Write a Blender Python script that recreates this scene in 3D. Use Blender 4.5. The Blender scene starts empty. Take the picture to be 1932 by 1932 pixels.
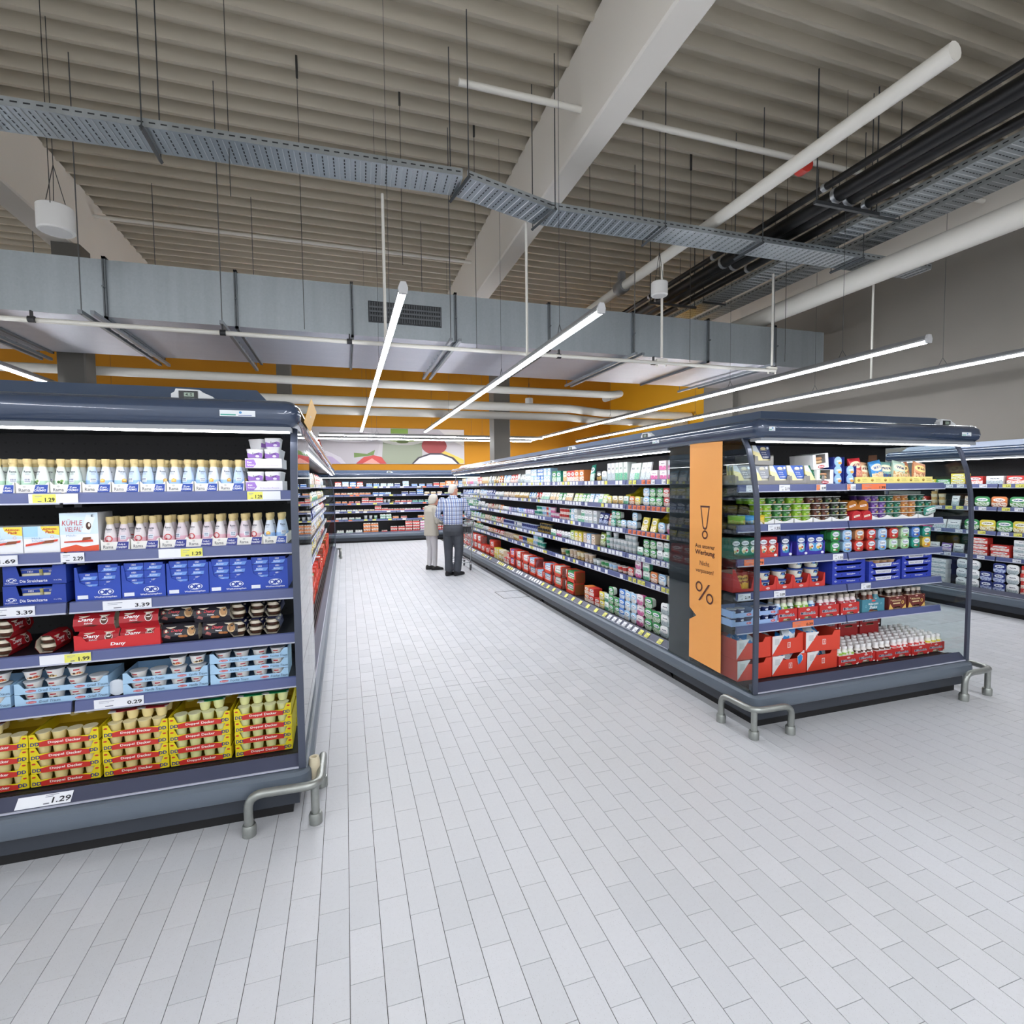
import bpy, math, random
from mathutils import Vector, Matrix
SC = bpy.context.scene
COL = SC.collection
R = math.radians
random.seed(7)

# ------------------------------------------------------------------ camera, world, exposure
cd = bpy.data.cameras.new('camera'); cd.sensor_width = 36.0; cd.lens = 988.0 / 1932.0 * 36.0
cd.clip_start = 0.05; cd.clip_end = 100
cam = bpy.data.objects.new('camera', cd); COL.objects.link(cam)
cam.matrix_world = Matrix(((0.95272, 0.02527, -0.30283, 0.0), (-0.30372, 0.04523, -0.95169, 0.0),
                           (-0.01035, 0.99866, 0.05077, 1.67), (0, 0, 0, 1)))
SC.camera = cam
wd = bpy.data.worlds.new('world'); SC.world = wd; wd.use_nodes = True
wd.node_tree.nodes['Background'].inputs[0].default_value = (0.93, 0.96, 1.0, 1)
wd.node_tree.nodes['Background'].inputs[1].default_value = 0.62
SC.view_settings.view_transform = 'Standard'; SC.view_settings.look = 'None'
SC.view_settings.gamma = 1.0; SC.view_settings.use_curve_mapping = False
SC.view_settings.exposure = 0.9
SC.cycles.max_bounces = 4; SC.cycles.diffuse_bounces = 3; SC.cycles.glossy_bounces = 3
SC.cycles.transparent_max_bounces = 8; SC.cycles.transmission_bounces = 2
SC.cycles.caustics_reflective = False; SC.cycles.caustics_refractive = False
SC.cycles.sample_clamp_indirect = 6.0
SC.cycles.use_denoising = True
SC.cycles.use_adaptive_sampling = True; SC.cycles.adaptive_threshold = 0.08; SC.cycles.adaptive_min_samples = 16; SC.cycles.use_light_tree = False
LAMP_E = 33.0      # hall strip lamps
STRIP_E = 13.0      # strip under the chiller canopies

# ------------------------------------------------------------------ helpers
def lin(h):
    h = h.lstrip('#')
    o = []
    for i in (0, 2, 4):
        c = int(h[i:i+2], 16) / 255.0
        o.append(c / 12.92 if c <= 0.04045 else ((c + 0.055) / 1.055) ** 2.4)
    return (o[0], o[1], o[2], 1.0)

MATS = {}
def M(h, rough=0.5, metal=0.0, spec=0.5, emit=0.0, coat=0.0):
    key = (h, rough, metal, spec, emit, coat)
    if key in MATS: return MATS[key]
    m = bpy.data.materials.new('m_' + h.lstrip('#')); m.use_nodes = True
    b = m.node_tree.nodes['Principled BSDF']
    b.inputs['Base Color'].default_value = lin(h)
    b.inputs['Roughness'].default_value = rough; b.inputs['Metallic'].default_value = metal
    b.inputs['Specular IOR Level'].default_value = spec
    b.inputs['Coat Weight'].default_value = coat
    if emit:
        b.inputs['Emission Color'].default_value = lin(h); b.inputs['Emission Strength'].default_value = emit
    m.diffuse_color = lin(h)
    MATS[key] = m
    return m

def nodes(m): return m.node_tree.nodes, m.node_tree.links
def mathn(nt, op, a, b=None, c=None):
    n = nt.nodes.new('ShaderNodeMath'); n.operation = op
    for i, v in enumerate((a, b, c)):
        if v is None: continue
        if isinstance(v, (int, float)): n.inputs[i].default_value = v
        else: nt.links.new(v, n.inputs[i])
    return n.outputs[0]
def mixc(nt, f, a, b):
    n = nt.nodes.new('ShaderNodeMix'); n.data_type = 'RGBA'
    for i, v in ((0, f), (6, a), (7, b)):
        if isinstance(v, (int, float)): n.inputs[i].default_value = v
        elif isinstance(v, tuple): n.inputs[i].default_value = v
        else: nt.links.new(v, n.inputs[i])
    return n.outputs[2]
def noise(nt, scale, detail=2, coord=None, rough=0.5):
    n = nt.nodes.new('ShaderNodeTexNoise'); n.inputs['Scale'].default_value = scale; n.inputs['Detail'].default_value = detail
    n.inputs['Roughness'].default_value = rough
    if coord is not None: nt.links.new(coord, n.inputs['Vector'])
    return n.outputs['Fac']
def texco(nt, kind='Object'):
    n = nt.nodes.new('ShaderNodeTexCoord'); return n.outputs[kind]
def mapping(nt, v, s):
    n = nt.nodes.new('ShaderNodeMapping'); nt.links.new(v, n.inputs[0]); n.inputs['Scale'].default_value = s; return n.outputs[0]

class MB:
    """collects faces, then becomes one mesh"""
    def __init__(s): s.v = []; s.f = []; s.m = []; s.uv = []
    def face(s, pts, mi=0, uv=None):
        b = len(s.v); s.v += [tuple(p) for p in pts]; s.f.append(tuple(range(b, b + len(pts)))); s.m.append(mi)
        s.uv.append(uv if uv else [(-1.0, -1.0)] * len(pts))
    def box(s, x0, x1, y0, y1, z0, z1, mi=0, front=None, skip='', top=None):
        P = lambda x, y, z: (x, y, z)
        U = [(0, 0), (1, 0), (1, 1), (0, 1)]
        if 'f' not in skip: s.face([P(x0,y0,z0),P(x1,y0,z0),P(x1,y0,z1),P(x0,y0,z1)], mi if front is None else front, U)
        if 'b' not in skip: s.face([P(x1,y1,z0),P(x0,y1,z0),P(x0,y1,z1),P(x1,y1,z1)], mi)
        if 'l' not in skip: s.face([P(x0,y1,z0),P(x0,y0,z0),P(x0,y0,z1),P(x0,y1,z1)], mi)
        if 'r' not in skip: s.face([P(x1,y0,z0),P(x1,y1,z0),P(x1,y1,z1),P(x1,y0,z1)], mi)
        if 't' not in skip: s.face([P(x0,y0,z1),P(x1,y0,z1),P(x1,y1,z1),P(x0,y1,z1)], mi if top is None else top, U if top is not None else None)
        if 'd' not in skip: s.face([P(x0,y1,z0),P(x1,y1,z0),P(x1,y0,z0),P(x0,y0,z0)], mi)
        return s
    def prism(s, poly, a, b, axis='x', mi=0, caps=True, capm=None):
        """poly: 2D points; axis x -> (y,z); y -> (x,z); z -> (x,y)"""
        def P(p, t):
            return (t, p[0], p[1]) if axis == 'x' else ((p[0], t, p[1]) if axis == 'y' else (p[0], p[1], t))
        n = len(poly)
        for i in range(n):
            p, q = poly[i], poly[(i + 1) % n]
            s.face([P(p, a), P(q, a), P(q, b), P(p, b)], mi)
        if caps:
            cm = mi if capm is None else capm
            xs = [p[0] for p in poly]; ys = [p[1] for p in poly]
            w = max(max(xs) - min(xs), 1e-6); h = max(max(ys) - min(ys), 1e-6)
            U = [((p[0]-min(xs))/w, (p[1]-min(ys))/h) for p in poly]
            s.face([P(p, a) for p in poly], cm, U)
            s.face([P(p, b) for p in reversed(poly)], mi)
        return s
    def lathe(s, prof, n=14, c=(0, 0, 0), mis=None, axis='z', capm=None, caps=True):
        """prof: list of (r, t)"""
        def P(r, t, k):
            a = 2 * math.pi * k / n; x, y = r * math.cos(a), r * math.sin(a)
            if axis == 'z': return (c[0] + x, c[1] + y, c[2] + t)
            if axis == 'y': return (c[0] + x, c[1] + t, c[2] + y)
            return (c[0] + t, c[1] + x, c[2] + y)
        for i in range(len(prof) - 1):
            (r0, t0), (r1, t1) = prof[i], prof[i + 1]
            mi = mis[i] if mis else 0
            for k in range(n):
                s.face([P(r0, t0, k), P(r0, t0, k + 1), P(r1, t1, k + 1), P(r1, t1, k)], mi)
        if caps:
            if prof[0][0] > 1e-6: s.face([P(*prof[0], k) for k in reversed(range(n))], mis[0] if mis else 0, [(0.5+0.5*math.cos(2*math.pi*k/n), 0.5+0.5*math.sin(2*math.pi*k/n)) for k in reversed(range(n))] if capm is not None else None)
            if prof[-1][0] > 1e-6: s.face([P(*prof[-1], k) for k in range(n)], capm if capm is not None else (mis[-1] if mis else 0), [(0.5+0.5*math.cos(2*math.pi*k/n), 0.5+0.5*math.sin(2*math.pi*k/n)) for k in range(n)])
        return s
    def loft(s, rings, mis=None, cap0=True, cap1=True, capm=None, capuv=True):
        n = len(rings[0])
        for i in range(len(rings) - 1):
            for k in range(n):
                k2 = (k + 1) % n
                s.face([rings[i][k], rings[i][k2], rings[i+1][k2], rings[i+1][k]], mis[i] if mis else 0)
        if cap0: s.face(list(reversed(rings[0])), mis[0] if mis else 0)
        if cap1:
            r = rings[-1]; lo = [min(p[j] for p in r) for j in range(3)]; hi = [max(p[j] for p in r) for j in range(3)]
            ax = sorted(range(3), key=lambda j: hi[j] - lo[j])[1:]; ax = sorted(ax)
            U = [((p[ax[0]]-lo[ax[0]])/max(hi[ax[0]]-lo[ax[0]], 1e-6), (p[ax[1]]-lo[ax[1]])/max(hi[ax[1]]-lo[ax[1]], 1e-6)) for p in r]
            s.face(r, capm if capm is not None else (mis[-1] if mis else 0), U)
        return s
    def tube(s, pts, r, n=8, mi=0, closed=False):
        pts = [Vector(p) for p in pts]; rings = []
        up = None
        N = len(pts)
        for i, p in enumerate(pts):
            if closed: t = (pts[(i+1) % N] - pts[i-1])
            else: t = pts[min(i+1, N-1)] - pts[max(i-1, 0)]
            t.normalize()
            if up is None:
                up = Vector((0, 0, 1)) if abs(t.z) < 0.9 else Vector((1, 0, 0))
            a = t.cross(up); a.normalize(); b = a.cross(t); b.normalize(); up = b
            rr = r[i] if isinstance(r, (list, tuple)) else r
            rings.append([tuple(p + a * (rr*math.cos(2*math.pi*k/n)) + b * (rr*math.sin(2*math.pi*k/n))) for k in range(n)])
        if closed: rings.append(rings[0])
        s.loft(rings, [mi] * (len(rings)-1), not closed, not closed)
        return s
    def sweep(s, prof, path, mi=0, caps=True, mis=None):
        """prof: (inset, z) ; path: plan points, inset goes to the left of the walking direction"""
        P = [Vector((p[0], p[1])) for p in path]; dirs = []
        for i in range(len(P)):
            if i == 0: t = (P[1]-P[0]).normalized(); nrm = Vector((-t.y, t.x))
            elif i == len(P)-1: t = (P[-1]-P[-2]).normalized(); nrm = Vector((-t.y, t.x))
            else:
                t0 = (P[i]-P[i-1]).normalized(); t1 = (P[i+1]-P[i]).normalized()
                n0 = Vector((-t0.y, t0.x)); n1 = Vector((-t1.y, t1.x)); nrm = (n0+n1).normalized()
                nrm = nrm / max(nrm.dot(n0), 0.3)
            dirs.append(nrm)
        rings = [[(P[i].x + dirs[i].x*o, P[i].y + dirs[i].y*o, z) for (o, z) in prof] for i in range(len(P))]
        for i in range(len(rings)-1):
            for k in range(len(prof)-1):
                s.face([rings[i][k], rings[i+1][k], rings[i+1][k+1], rings[i][k+1]], mis[k] if mis else mi)
        if caps:
            s.face(list(reversed(rings[0])), mi); s.face(rings[-1], mi)
        return s
    def mesh(s, name, mats, smooth=False):
        me = bpy.data.meshes.new(name)
        idx = {}; vv = []; ff = []
        for f in s.f:
            g = []
            for i in f:
                k = (round(s.v[i][0], 5), round(s.v[i][1], 5), round(s.v[i][2], 5))
                j = idx.get(k)
                if j is None: j = len(vv); idx[k] = j; vv.append(s.v[i])
                g.append(j)
            ff.append(g)
        keep = [q for q in range(len(ff)) if len(set(ff[q])) >= 3]
        F = []
        for q in keep:
            g = []
            for j in ff[q]:
                if not g or g[-1] != j: g.append(j)
            if g[0] == g[-1] and len(g) > 1: g.pop()
            F.append(g)
        me.from_pydata(vv, [], F)
        for m in (mats if isinstance(mats, (list, tuple)) else [mats]): me.materials.append(m)
        if len(me.polygons) == len(keep):
            for p, q in zip(me.polygons, keep): p.material_index = s.m[q]
            if any(u[0] != (-1.0, -1.0) for u in s.uv):
                uvl = me.uv_layers.new(name='UVMap')
                for p, q in zip(me.polygons, keep):
                    if len(F[keep.index(q)] if False else p.vertices) == len(s.uv[q]):
                        for li, u in zip(p.loop_indices, s.uv[q]): uvl.data[li].uv = u
                    else:
                        for li in p.loop_indices: uvl.data[li].uv = (-1, -1)
        me.validate()
        if smooth:
            for p in me.polygons: p.use_smooth = True
            me.set_sharp_from_angle(angle=R(38 if smooth is True else smooth))
        return me

def link(name, data, parent=None, loc=None, rz=0.0, kind=None, label=None, cat=None, group=None):
    o = bpy.data.objects.new(name, data); COL.objects.link(o)
    if parent is not None: o.parent = parent
    if loc is not None: o.location = loc
    if rz: o.rotation_euler = (0, 0, rz)
    if kind: o['kind'] = kind
    if label: o['label'] = label
    if cat: o['category'] = cat
    if group: o['group'] = group
    return o
def part(name, mb, mats, parent, smooth=False, label=None, kind=None):
    return link(name, mb.mesh(name, mats, smooth), parent, kind=kind, label=label)
def thing(name, label, cat, loc=(0, 0, 0), rz=0.0, group=None, kind=None):
    return link(name, None, None, loc, rz, kind, label, cat, group)

ORD = ['first', 'second', 'third', 'fourth', 'fifth', 'sixth', 'seventh', 'eighth', 'ninth', 'tenth', 'eleventh', 'twelfth']
def od(i): return ORD[i] if i < 12 else ('%d%s' % (i+1, {1: 'st', 2: 'nd', 3: 'rd'}.get((i+1) % 10, 'th') if (i+1) % 100 not in (11, 12, 13) else 'th'))

# ---- lettering
TXT = {}
def text_verts(s, bold=0.0):
    k = (s, bold)
    if k in TXT: return TXT[k]
    cu = bpy.data.curves.new('t', 'FONT'); cu.body = s; cu.size = 1.0; cu.resolution_u = 2; cu.offset = bold
    ob = bpy.data.objects.new('t', cu)
    me = bpy.data.meshes.new_from_object(ob)
    vs = [(v.co.x, v.co.y) for v in me.vertices]; fs = [tuple(p.vertices) for p in me.polygons]
    bpy.data.objects.remove(ob); bpy.data.curves.remove(cu); bpy.data.meshes.remove(me)
    if not vs: vs = [(0, 0), (1, 0), (1, 1)]; fs = [(0, 1, 2)]
    x0 = min(v[0] for v in vs); x1 = max(v[0] for v in vs); y0 = min(v[1] for v in vs); y1 = max(v[1] for v in vs)
    vs = [((v[0]-x0)/max(x1-x0, 1e-6)-0.5, (v[1]-y0)/max(y1-y0, 1e-6)-0.5) for v in vs]
    TXT[k] = (vs, fs); return TXT[k]

def decal(name, items, ymap=None, base=0.0006):
    """flat print on a front (facing -y): items in drawing order
    ('q',x0,x1,z0,z1,c) ('e',cx,cz,rx,rz,c) ('p',[(x,z)..],c) ('t',text,cx,cz,w,h,c,bold,shear) ('r',cx,cz,ro,ri,c)"""
    mb = MB(); mats = []; seen = {}
    ym = ymap or (lambda x, z: 0.0)
    def mi(c):
        if c not in seen:
            seen[c] = len(mats); mats.append(M(c, 0.45) if isinstance(c, str) else c)
        return seen[c]
    for k, it in enumerate(items):
        off = -(base + 0.0003 * k)
        pt = lambda x, z: (x, ym(x, z) + off, z)
        t = it[0]
        if t == 'q':
            _, x0, x1, z0, z1, c = it; n = 1 if ymap is None else 6
            for j in range(n):
                a = x0 + (x1-x0)*j/n; b = x0 + (x1-x0)*(j+1)/n
                mb.face([pt(a, z0), pt(b, z0), pt(b, z1), pt(a, z1)], mi(c), [(j/n, 0), ((j+1)/n, 0), ((j+1)/n, 1), (j/n, 1)])
        elif t == 'e':
            _, cx, cz, rx, rz, c = it
            mb.face([pt(cx + rx*math.cos(2*math.pi*j/18), cz + rz*math.sin(2*math.pi*j/18)) for j in range(18)], mi(c))
        elif t == 'r':
            _, cx, cz, ro, ri, c = it
            for j in range(28):
                a, b = 2*math.pi*j/28, 2*math.pi*(j+1)/28
                mb.face([pt(cx+ro*math.cos(a), cz+ro*math.sin(a)), pt(cx+ro*math.cos(b), cz+ro*math.sin(b)),
                         pt(cx+ri*math.cos(b), cz+ri*math.sin(b)), pt(cx+ri*math.cos(a), cz+ri*math.sin(a))], mi(c))
        elif t == 'p':
            mb.face([pt(x, z) for x, z in it[1]], mi(it[2]))
        elif t == 't':
            _, s, cx, cz, w, h, c = it[:7]; bold = it[7] if len(it) > 7 else 0.0; sh = it[8] if len(it) > 8 else 0.0
            vs, fs = text_verts(s, bold)
            P = [pt(cx + x*w + sh*y*h, cz + y*h) for x, y in vs]
            for f in fs: mb.face([P[i] for i in f], mi(c))
    return mb.mesh(name, mats)

# ---- prototypes
class Proto:
    def __init__(s, name, cat, root=None): s.name = name; s.cat = cat; s.root = root; s.parts = []
    def add(s, name, me, loc=None, label=None, parent=None, rz=0.0):
        s.parts.append((name, me, loc, label, parent, rz)); return s
    def put(s, loc, rz, label, group=None, tilt=None, scale=None):
        o = link(s.name, s.root, None, loc, rz, None, label, s.cat, group)
        if tilt: o.rotation_euler = (tilt[0], tilt[1], rz)
        if scale: o.scale = scale
        kids = []
        for (n, me, l, lb, pa, r2) in s.parts:
            kids.append(link(n, me, o if pa is None else kids[pa], l, r2, None, lb))
        return o

class Frame:
    """a chiller's own axes: x along the front, y into the depth"""
    def __init__(s, ox, oy, rz): s.o = (ox, oy); s.rz = rz; s.c = math.cos(rz); s.s = math.sin(rz)
    def w(s, x, y, z=0.0): return (s.o[0] + s.c*x - s.s*y, s.o[1] + s.s*x + s.c*y, z)

# ------------------------------------------------------------------ surface materials
def mat_base(name):
    m = bpy.data.materials.new(name); m.use_nodes = True
    return m, m.node_tree, m.node_tree.nodes['Principled BSDF']
def mk_tile():
    m, nt, b = mat_base('floor_tile')
    co = texco(nt)
    g = nt.nodes.new('ShaderNodeNewGeometry')
    sp = nt.nodes.new('ShaderNodeTexVoronoi'); sp.inputs['Scale'].default_value = 150; nt.links.new(g.outputs['Position'], sp.inputs['Vector'])
    dark = mathn(nt, 'LESS_THAN', sp.outputs['Distance'], 0.16)
    big = noise(nt, 1.1, 3, g.outputs['Position']); fine = noise(nt, 60, 3, g.outputs['Position'])
    c = mixc(nt, g.outputs['Random Per Island'], lin('#cccfd5'), lin('#d8dae0'))
    c = mixc(nt, mathn(nt, 'MULTIPLY', big, 0.35), c, lin('#c9c6bf'))
    c = mixc(nt, mathn(nt, 'MULTIPLY', fine, 0.25), c, lin('#b9b9bb'))
    c = mixc(nt, mathn(nt, 'MULTIPLY', dark, 0.35), c, lin('#8d8b88'))
    nt.links.new(c, b.inputs['Base Color'])
    nt.links.new(mathn(nt, 'MULTIPLY_ADD', fine, 0.25, 0.32), b.inputs['Roughness'])
    return m
def mk_brickfloor():
    m, nt, b = mat_base('floor_far')
    g = nt.nodes.new('ShaderNodeNewGeometry')
    br = nt.nodes.new('ShaderNodeTexBrick')
    mp = nt.nodes.new('ShaderNodeMapping'); nt.links.new(g.outputs['Position'], mp.inputs[0]); mp.inputs['Rotation'].default_value = (0, 0, R(90))
    nt.links.new(mp.outputs[0], br.inputs['Vector'])
    br.inputs['Scale'].default_value = 1.0; br.inputs['Brick Width'].default_value = 0.2268; br.inputs['Row Height'].default_value = 0.113
    br.inputs['Mortar Size'].default_value = 0.0016
    br.inputs['Color1'].default_value = lin('#cfcfd0'); br.inputs['Color2'].default_value = lin('#d9d8d8'); br.inputs['Mortar'].default_value = lin('#7d7b78')
    nt.links.new(br.outputs[0], b.inputs['Base Color']); b.inputs['Roughness'].default_value = 0.42
    return m
def mk_wallpaint(name, h, h2, sc=0.8):
    m, nt, b = mat_base(name)
    g = nt.nodes.new('ShaderNodeNewGeometry')
    n1 = noise(nt, sc, 3, g.outputs['Position'])
    nt.links.new(mixc(nt, n1, lin(h), lin(h2)), b.inputs['Base Color']); b.inputs['Roughness'].default_value = 0.75
    return m
def mk_galv(name, h, h2, rough=0.35, metal=0.85, sc=(3, 1, 1)):
    m, nt, b = mat_base(name)
    g = nt.nodes.new('ShaderNodeNewGeometry')
    v = nt.nodes.new('ShaderNodeTexVoronoi'); v.inputs['Scale'].default_value = 45; nt.links.new(g.outputs['Position'], v.inputs['Vector'])
    n1 = noise(nt, 2.2, 3, mapping(nt, g.outputs['Position'], sc))
    f = mathn(nt, 'MULTIPLY_ADD', n1, 0.75, mathn(nt, 'MULTIPLY', v.outputs['Color'], 0.2))
    nt.links.new(mixc(nt, f, lin(h), lin(h2)), b.inputs['Base Color'])
    b.inputs['Metallic'].default_value = metal
    nt.links.new(mathn(nt, 'MULTIPLY_ADD', n1, 0.2, rough - 0.08), b.inputs['Roughness'])
    return m
def mk_glass(name, tint='#eef4f4', strength=1.0):
    m = bpy.data.materials.new(name); m.use_nodes = True; nt = m.node_tree; nt.nodes.clear()
    out = nt.nodes.new('ShaderNodeOutputMaterial'); tr = nt.nodes.new('ShaderNodeBsdfTransparent'); gl = nt.nodes.new('ShaderNodeBsdfGlossy')
    tr.inputs[0].default_value = lin(tint); gl.inputs['Roughness'].default_value = 0.0
    fr = nt.nodes.new('ShaderNodeLayerWeight'); fr.inputs[0].default_value = 0.5
    refl = mathn(nt, 'MULTIPLY_ADD', mathn(nt, 'POWER', fr.outputs['Facing'], 5.0), 0.96 * strength, 0.045 * strength)
    mx = nt.nodes.new('ShaderNodeMixShader')
    nt.links.new(refl, mx.inputs[0]); nt.links.new(tr.outputs[0], mx.inputs[1]); nt.links.new(gl.outputs[0], mx.inputs[2])
    nt.links.new(mx.outputs[0], out.inputs[0])
    return m
def mk_perf(name, base, hole, px, pz, r, ax=('X', 'Z'), metal=0.0, rough=0.6):
    """sheet with a grid of punched holes"""
    m, nt, b = mat_base(name)
    s = nt.nodes.new('ShaderNodeSeparateXYZ'); nt.links.new(texco(nt, 'Object'), s.inputs[0])
    fx = mathn(nt, 'SUBTRACT', mathn(nt, 'FRACT', mathn(nt, 'DIVIDE', s.outputs[ax[0]], px)), 0.5)
    fz = mathn(nt, 'SUBTRACT', mathn(nt, 'FRACT', mathn(nt, 'DIVIDE', s.outputs[ax[1]], pz)), 0.5)
    d = mathn(nt, 'ADD', mathn(nt, 'POWER', mathn(nt, 'MULTIPLY', fx, px/r), 2), mathn(nt, 'POWER', mathn(nt, 'MULTIPLY', fz, pz/r), 2))
    nt.links.new(mixc(nt, mathn(nt, 'LESS_THAN', d, 1.0), lin(base), lin(hole)), b.inputs['Base Color'])
    b.inputs['Roughness'].default_value = rough; b.inputs['Metallic'].default_value = metal
    return m

TILE = mk_tile(); FARFLOOR = mk_brickfloor()
GREYWALL = mk_wallpaint('grey_wall_paint', '#7c7770', '#86817a')
ORANGE = mk_wallpaint('orange_wall_paint', '#b97a05', '#c4860c')
CEIL = mk_wallpaint('deck_paint', '#c8c0af', '#d2cab9')
BEAMC = mk_wallpaint('beam_concrete', '#f0ebe2', '#f4f0e8')
GALV = mk_galv('galvanised_duct', '#a3acb1', '#bfc7cc', 0.42, 0.7, (5, 5, 0.3))
GALV_LIT = mk_galv('galvanised_underside_lit', '#bfc2cc', '#d8d9e0', 0.46, 0.55, (0.6, 2.4, 1))  # duct metal made paler: light thrown up from the floor, put into the colour
TRAYM = mk_galv('tray_metal', '#a9b2b8', '#c2c9ce', 0.35, 0.75)
PIPEGALV = mk_galv('guard_metal', '#8f938f', '#b0b3ae', 0.35, 0.8, (8, 8, 8))
GLASS = mk_glass('side_glass'); 
NAVY = M('#36455e', 0.2, 0.1, 0.5, 0, 0.9)
NAVYL = M('#46546a', 0.3, 0.1)
BUMP = M('#646e7a', 0.34, 0.1)
KICK = M('#343942', 0.4)
BLACK = M('#0f0e10', 0.6)
INNER = M('#17161a', 0.55)
RAILM = M('#565f8c', 0.35)
RAILD = M('#3e4258', 0.35)
WHITE = M('#f4f4f4', 0.4)
PWHITE = M('#efece3', 0.45)
STEEL = M('#8b8f92', 0.35, 0.8)
LED = M('#f6f9ff', 0.5, emit=LAMP_E)
STRIP = M('#fbfcff', 0.5, emit=STRIP_E)

# ------------------------------------------------------------------ floor
fl = MB(); fl.box(-14, 16, -9, 17.4, -0.30, -0.006)
link('floor', fl.mesh('floor', FARFLOOR), kind='structure', label='pale grey rectangular tiled supermarket floor')
FLOOR = bpy.data.objects['floor']
gr = MB(); gr.face([(-2.6, 0.2, -0.0032), (8.6, 0.2, -0.0032), (8.6, 17.3, -0.0032), (-2.6, 17.3, -0.0032)])
part('grout', gr, M('#4a4844', 0.8), FLOOR)
PX, PY, GAP = 0.113, 0.22705, 0.0024
regions = [(-2.4, 7.8, 0.55, 2.98), (-0.40, 2.78, 2.98, 16.45), (4.50, 7.8, 2.98, 9.0)]
cells = set(); tiles = []
for (x0, x1, y0, y1) in regions:
    k0 = math.floor((x0 + 0.1385) / PX); k1 = math.ceil((x1 + 0.1385) / PX)
    for k in range(k0, k1):
        off = 0.0 if k % 2 == 1 else 0.5
        for j in range(int((y0 - 4.262) / PY) - 2, int((y1 - 4.262) / PY) + 2):
            a = 4.262 + (j + off) * PY; b = a + PY
            if a < 4.262 - 1e-6 < b - 2e-6:
                segs = [(a, 4.260), (4.264, b)]
            else: segs = [(a, b)]
            for si, (p, q) in enumerate(segs):
                cx, cy = -0.1385 + (k + 0.5) * PX, (p + q) / 2
                if not (x0 <= cx <= x1 and y0 <= cy <= y1): continue
                if (k, j, si) in cells: continue
                cells.add((k, j, si)); tiles.append((cx, cy, q - p))
ci = cam.matrix_world.inverted()
def seen(cx, cy):
    p = ci @ Vector((cx, cy, 0))
    if p.z > -0.3: return None
    u, v = 966 + 988 * p.x / -p.z, 966 - 988 * p.y / -p.z
    return (u, v, -p.z)
near = []
for t in tiles:
    s = seen(t[0], t[1])
    if s and 0 < s[0] < 1932 and s[1] < 1612: near.append((s[2], t))
near.sort(key=lambda q: q[0]); pick = set(id(q[1]) for q in near[:300])
def tilebox(mb, cx, cy, ly):
    mb.box(cx - PX/2 + GAP/2, cx + PX/2 - GAP/2, cy - ly/2 + GAP/2, cy + ly/2 - GAP/2, -0.0055, 0.0, skip='d')
tp = MB(); tilebox(tp, 0, 0, PY); TM = tp.mesh('tile', TILE)
rest = MB()
for t in tiles:
    if id(t) in pick:
        if abs(t[2] - PY) < 1e-4: link('tile', TM, FLOOR, (t[0], t[1], 0))
        else:
            q = MB(); tilebox(q, 0, 0, t[2]); link('tile', q.mesh('tile', TILE), FLOOR, (t[0], t[1], 0))
    else: tilebox(rest, t[0], t[1], t[2])
part('tile_field', rest, TILE, FLOOR, kind='stuff')
# service hatch cut into the tiles
hm = MB()
for a, b in (((2.20, 7.35), (2.60, 7.35)), ((2.60, 7.35), (2.60, 7.85)), ((2.60, 7.85), (2.20, 7.85)), ((2.20, 7.85), (2.20, 7.35))):
    x0, x1 = min(a[0], b[0]) - .006, max(a[0], b[0]) + .006; y0, y1 = min(a[1], b[1]) - .006, max(a[1], b[1]) + .006
    hm.box(x0, x1, y0, y1, 0.0, 0.002)
part('hatch_frame', hm, M('#6a6864', .5, .4), FLOOR)

# ------------------------------------------------------------------ walls, ceiling, beams, columns
w = MB(); w.box(-14, 12, 17.4, 17.7, 0, 6.9)
link('wall_back', w.mesh('wall_back', ORANGE), kind='structure', label='orange painted back wall')
w = MB(); w.box(9.35, 9.65, -9, 11.9, 0, 6.9)
link('wall_right', w.mesh('wall_right', GREYWALL), kind='structure', label='dark grey side wall')
w = MB(); w.box(9.35, 9.65, 11.9, 17.4, 0, 6.9)
link('wall_right', w.mesh('wall_orange', mk_wallpaint('orange_wall_paint_lit', '#dca012', '#e4aa1a')), kind='structure', label='orange stretch of the side wall')  # back wall's orange made brighter in the colour, standing in for stronger light
w = MB(); w.box(9.2, 9.36, 10.8, 11.9, 0, 6.9)
link('trim_1', w.mesh('trim', M('#8b8781', .7)), kind='structure', label='paler grey pilaster on the side wall')
# trapezoidal steel deck, ribs across the hall
prof = []
y = -3.0; zt, zb = 6.58, 6.43
while y < 17.6:
    prof += [(y, zb), (y + 0.05, zb), (y + 0.08, zt), (y + 0.28, zt)]
    y += 0.31
cb = MB()
for i in range(len(prof) - 1):
    (a, za), (b, zb2) = prof[i], prof[i + 1]
    cb.face([(-14, a, za), (-14, b, zb2), (10, b, zb2), (10, a, za)])
link('ceiling', cb.mesh('ceiling', CEIL), kind='structure', label='ribbed grey steel deck ceiling')
for i, (x0, x1) in enumerate(((-10.74, -10.36), (-4.24, -3.86), (2.55, 2.86), (9.08, 9.36))):
    b = MB(); c = 0.02
    b.prism([(x0 + c, 5.42), (x1 - c, 5.42), (x1, 5.44), (x1, 6.46), (x0, 6.46), (x0, 5.44)], -3.0, 17.4, 'y')
    link('beam', b.mesh('beam', BEAMC), kind='structure', label=['far concrete roof beam', 'concrete beam beside the hanging white speaker', 'concrete beam crossing above the cable tray', 'concrete beam along the grey wall'][i])
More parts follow.
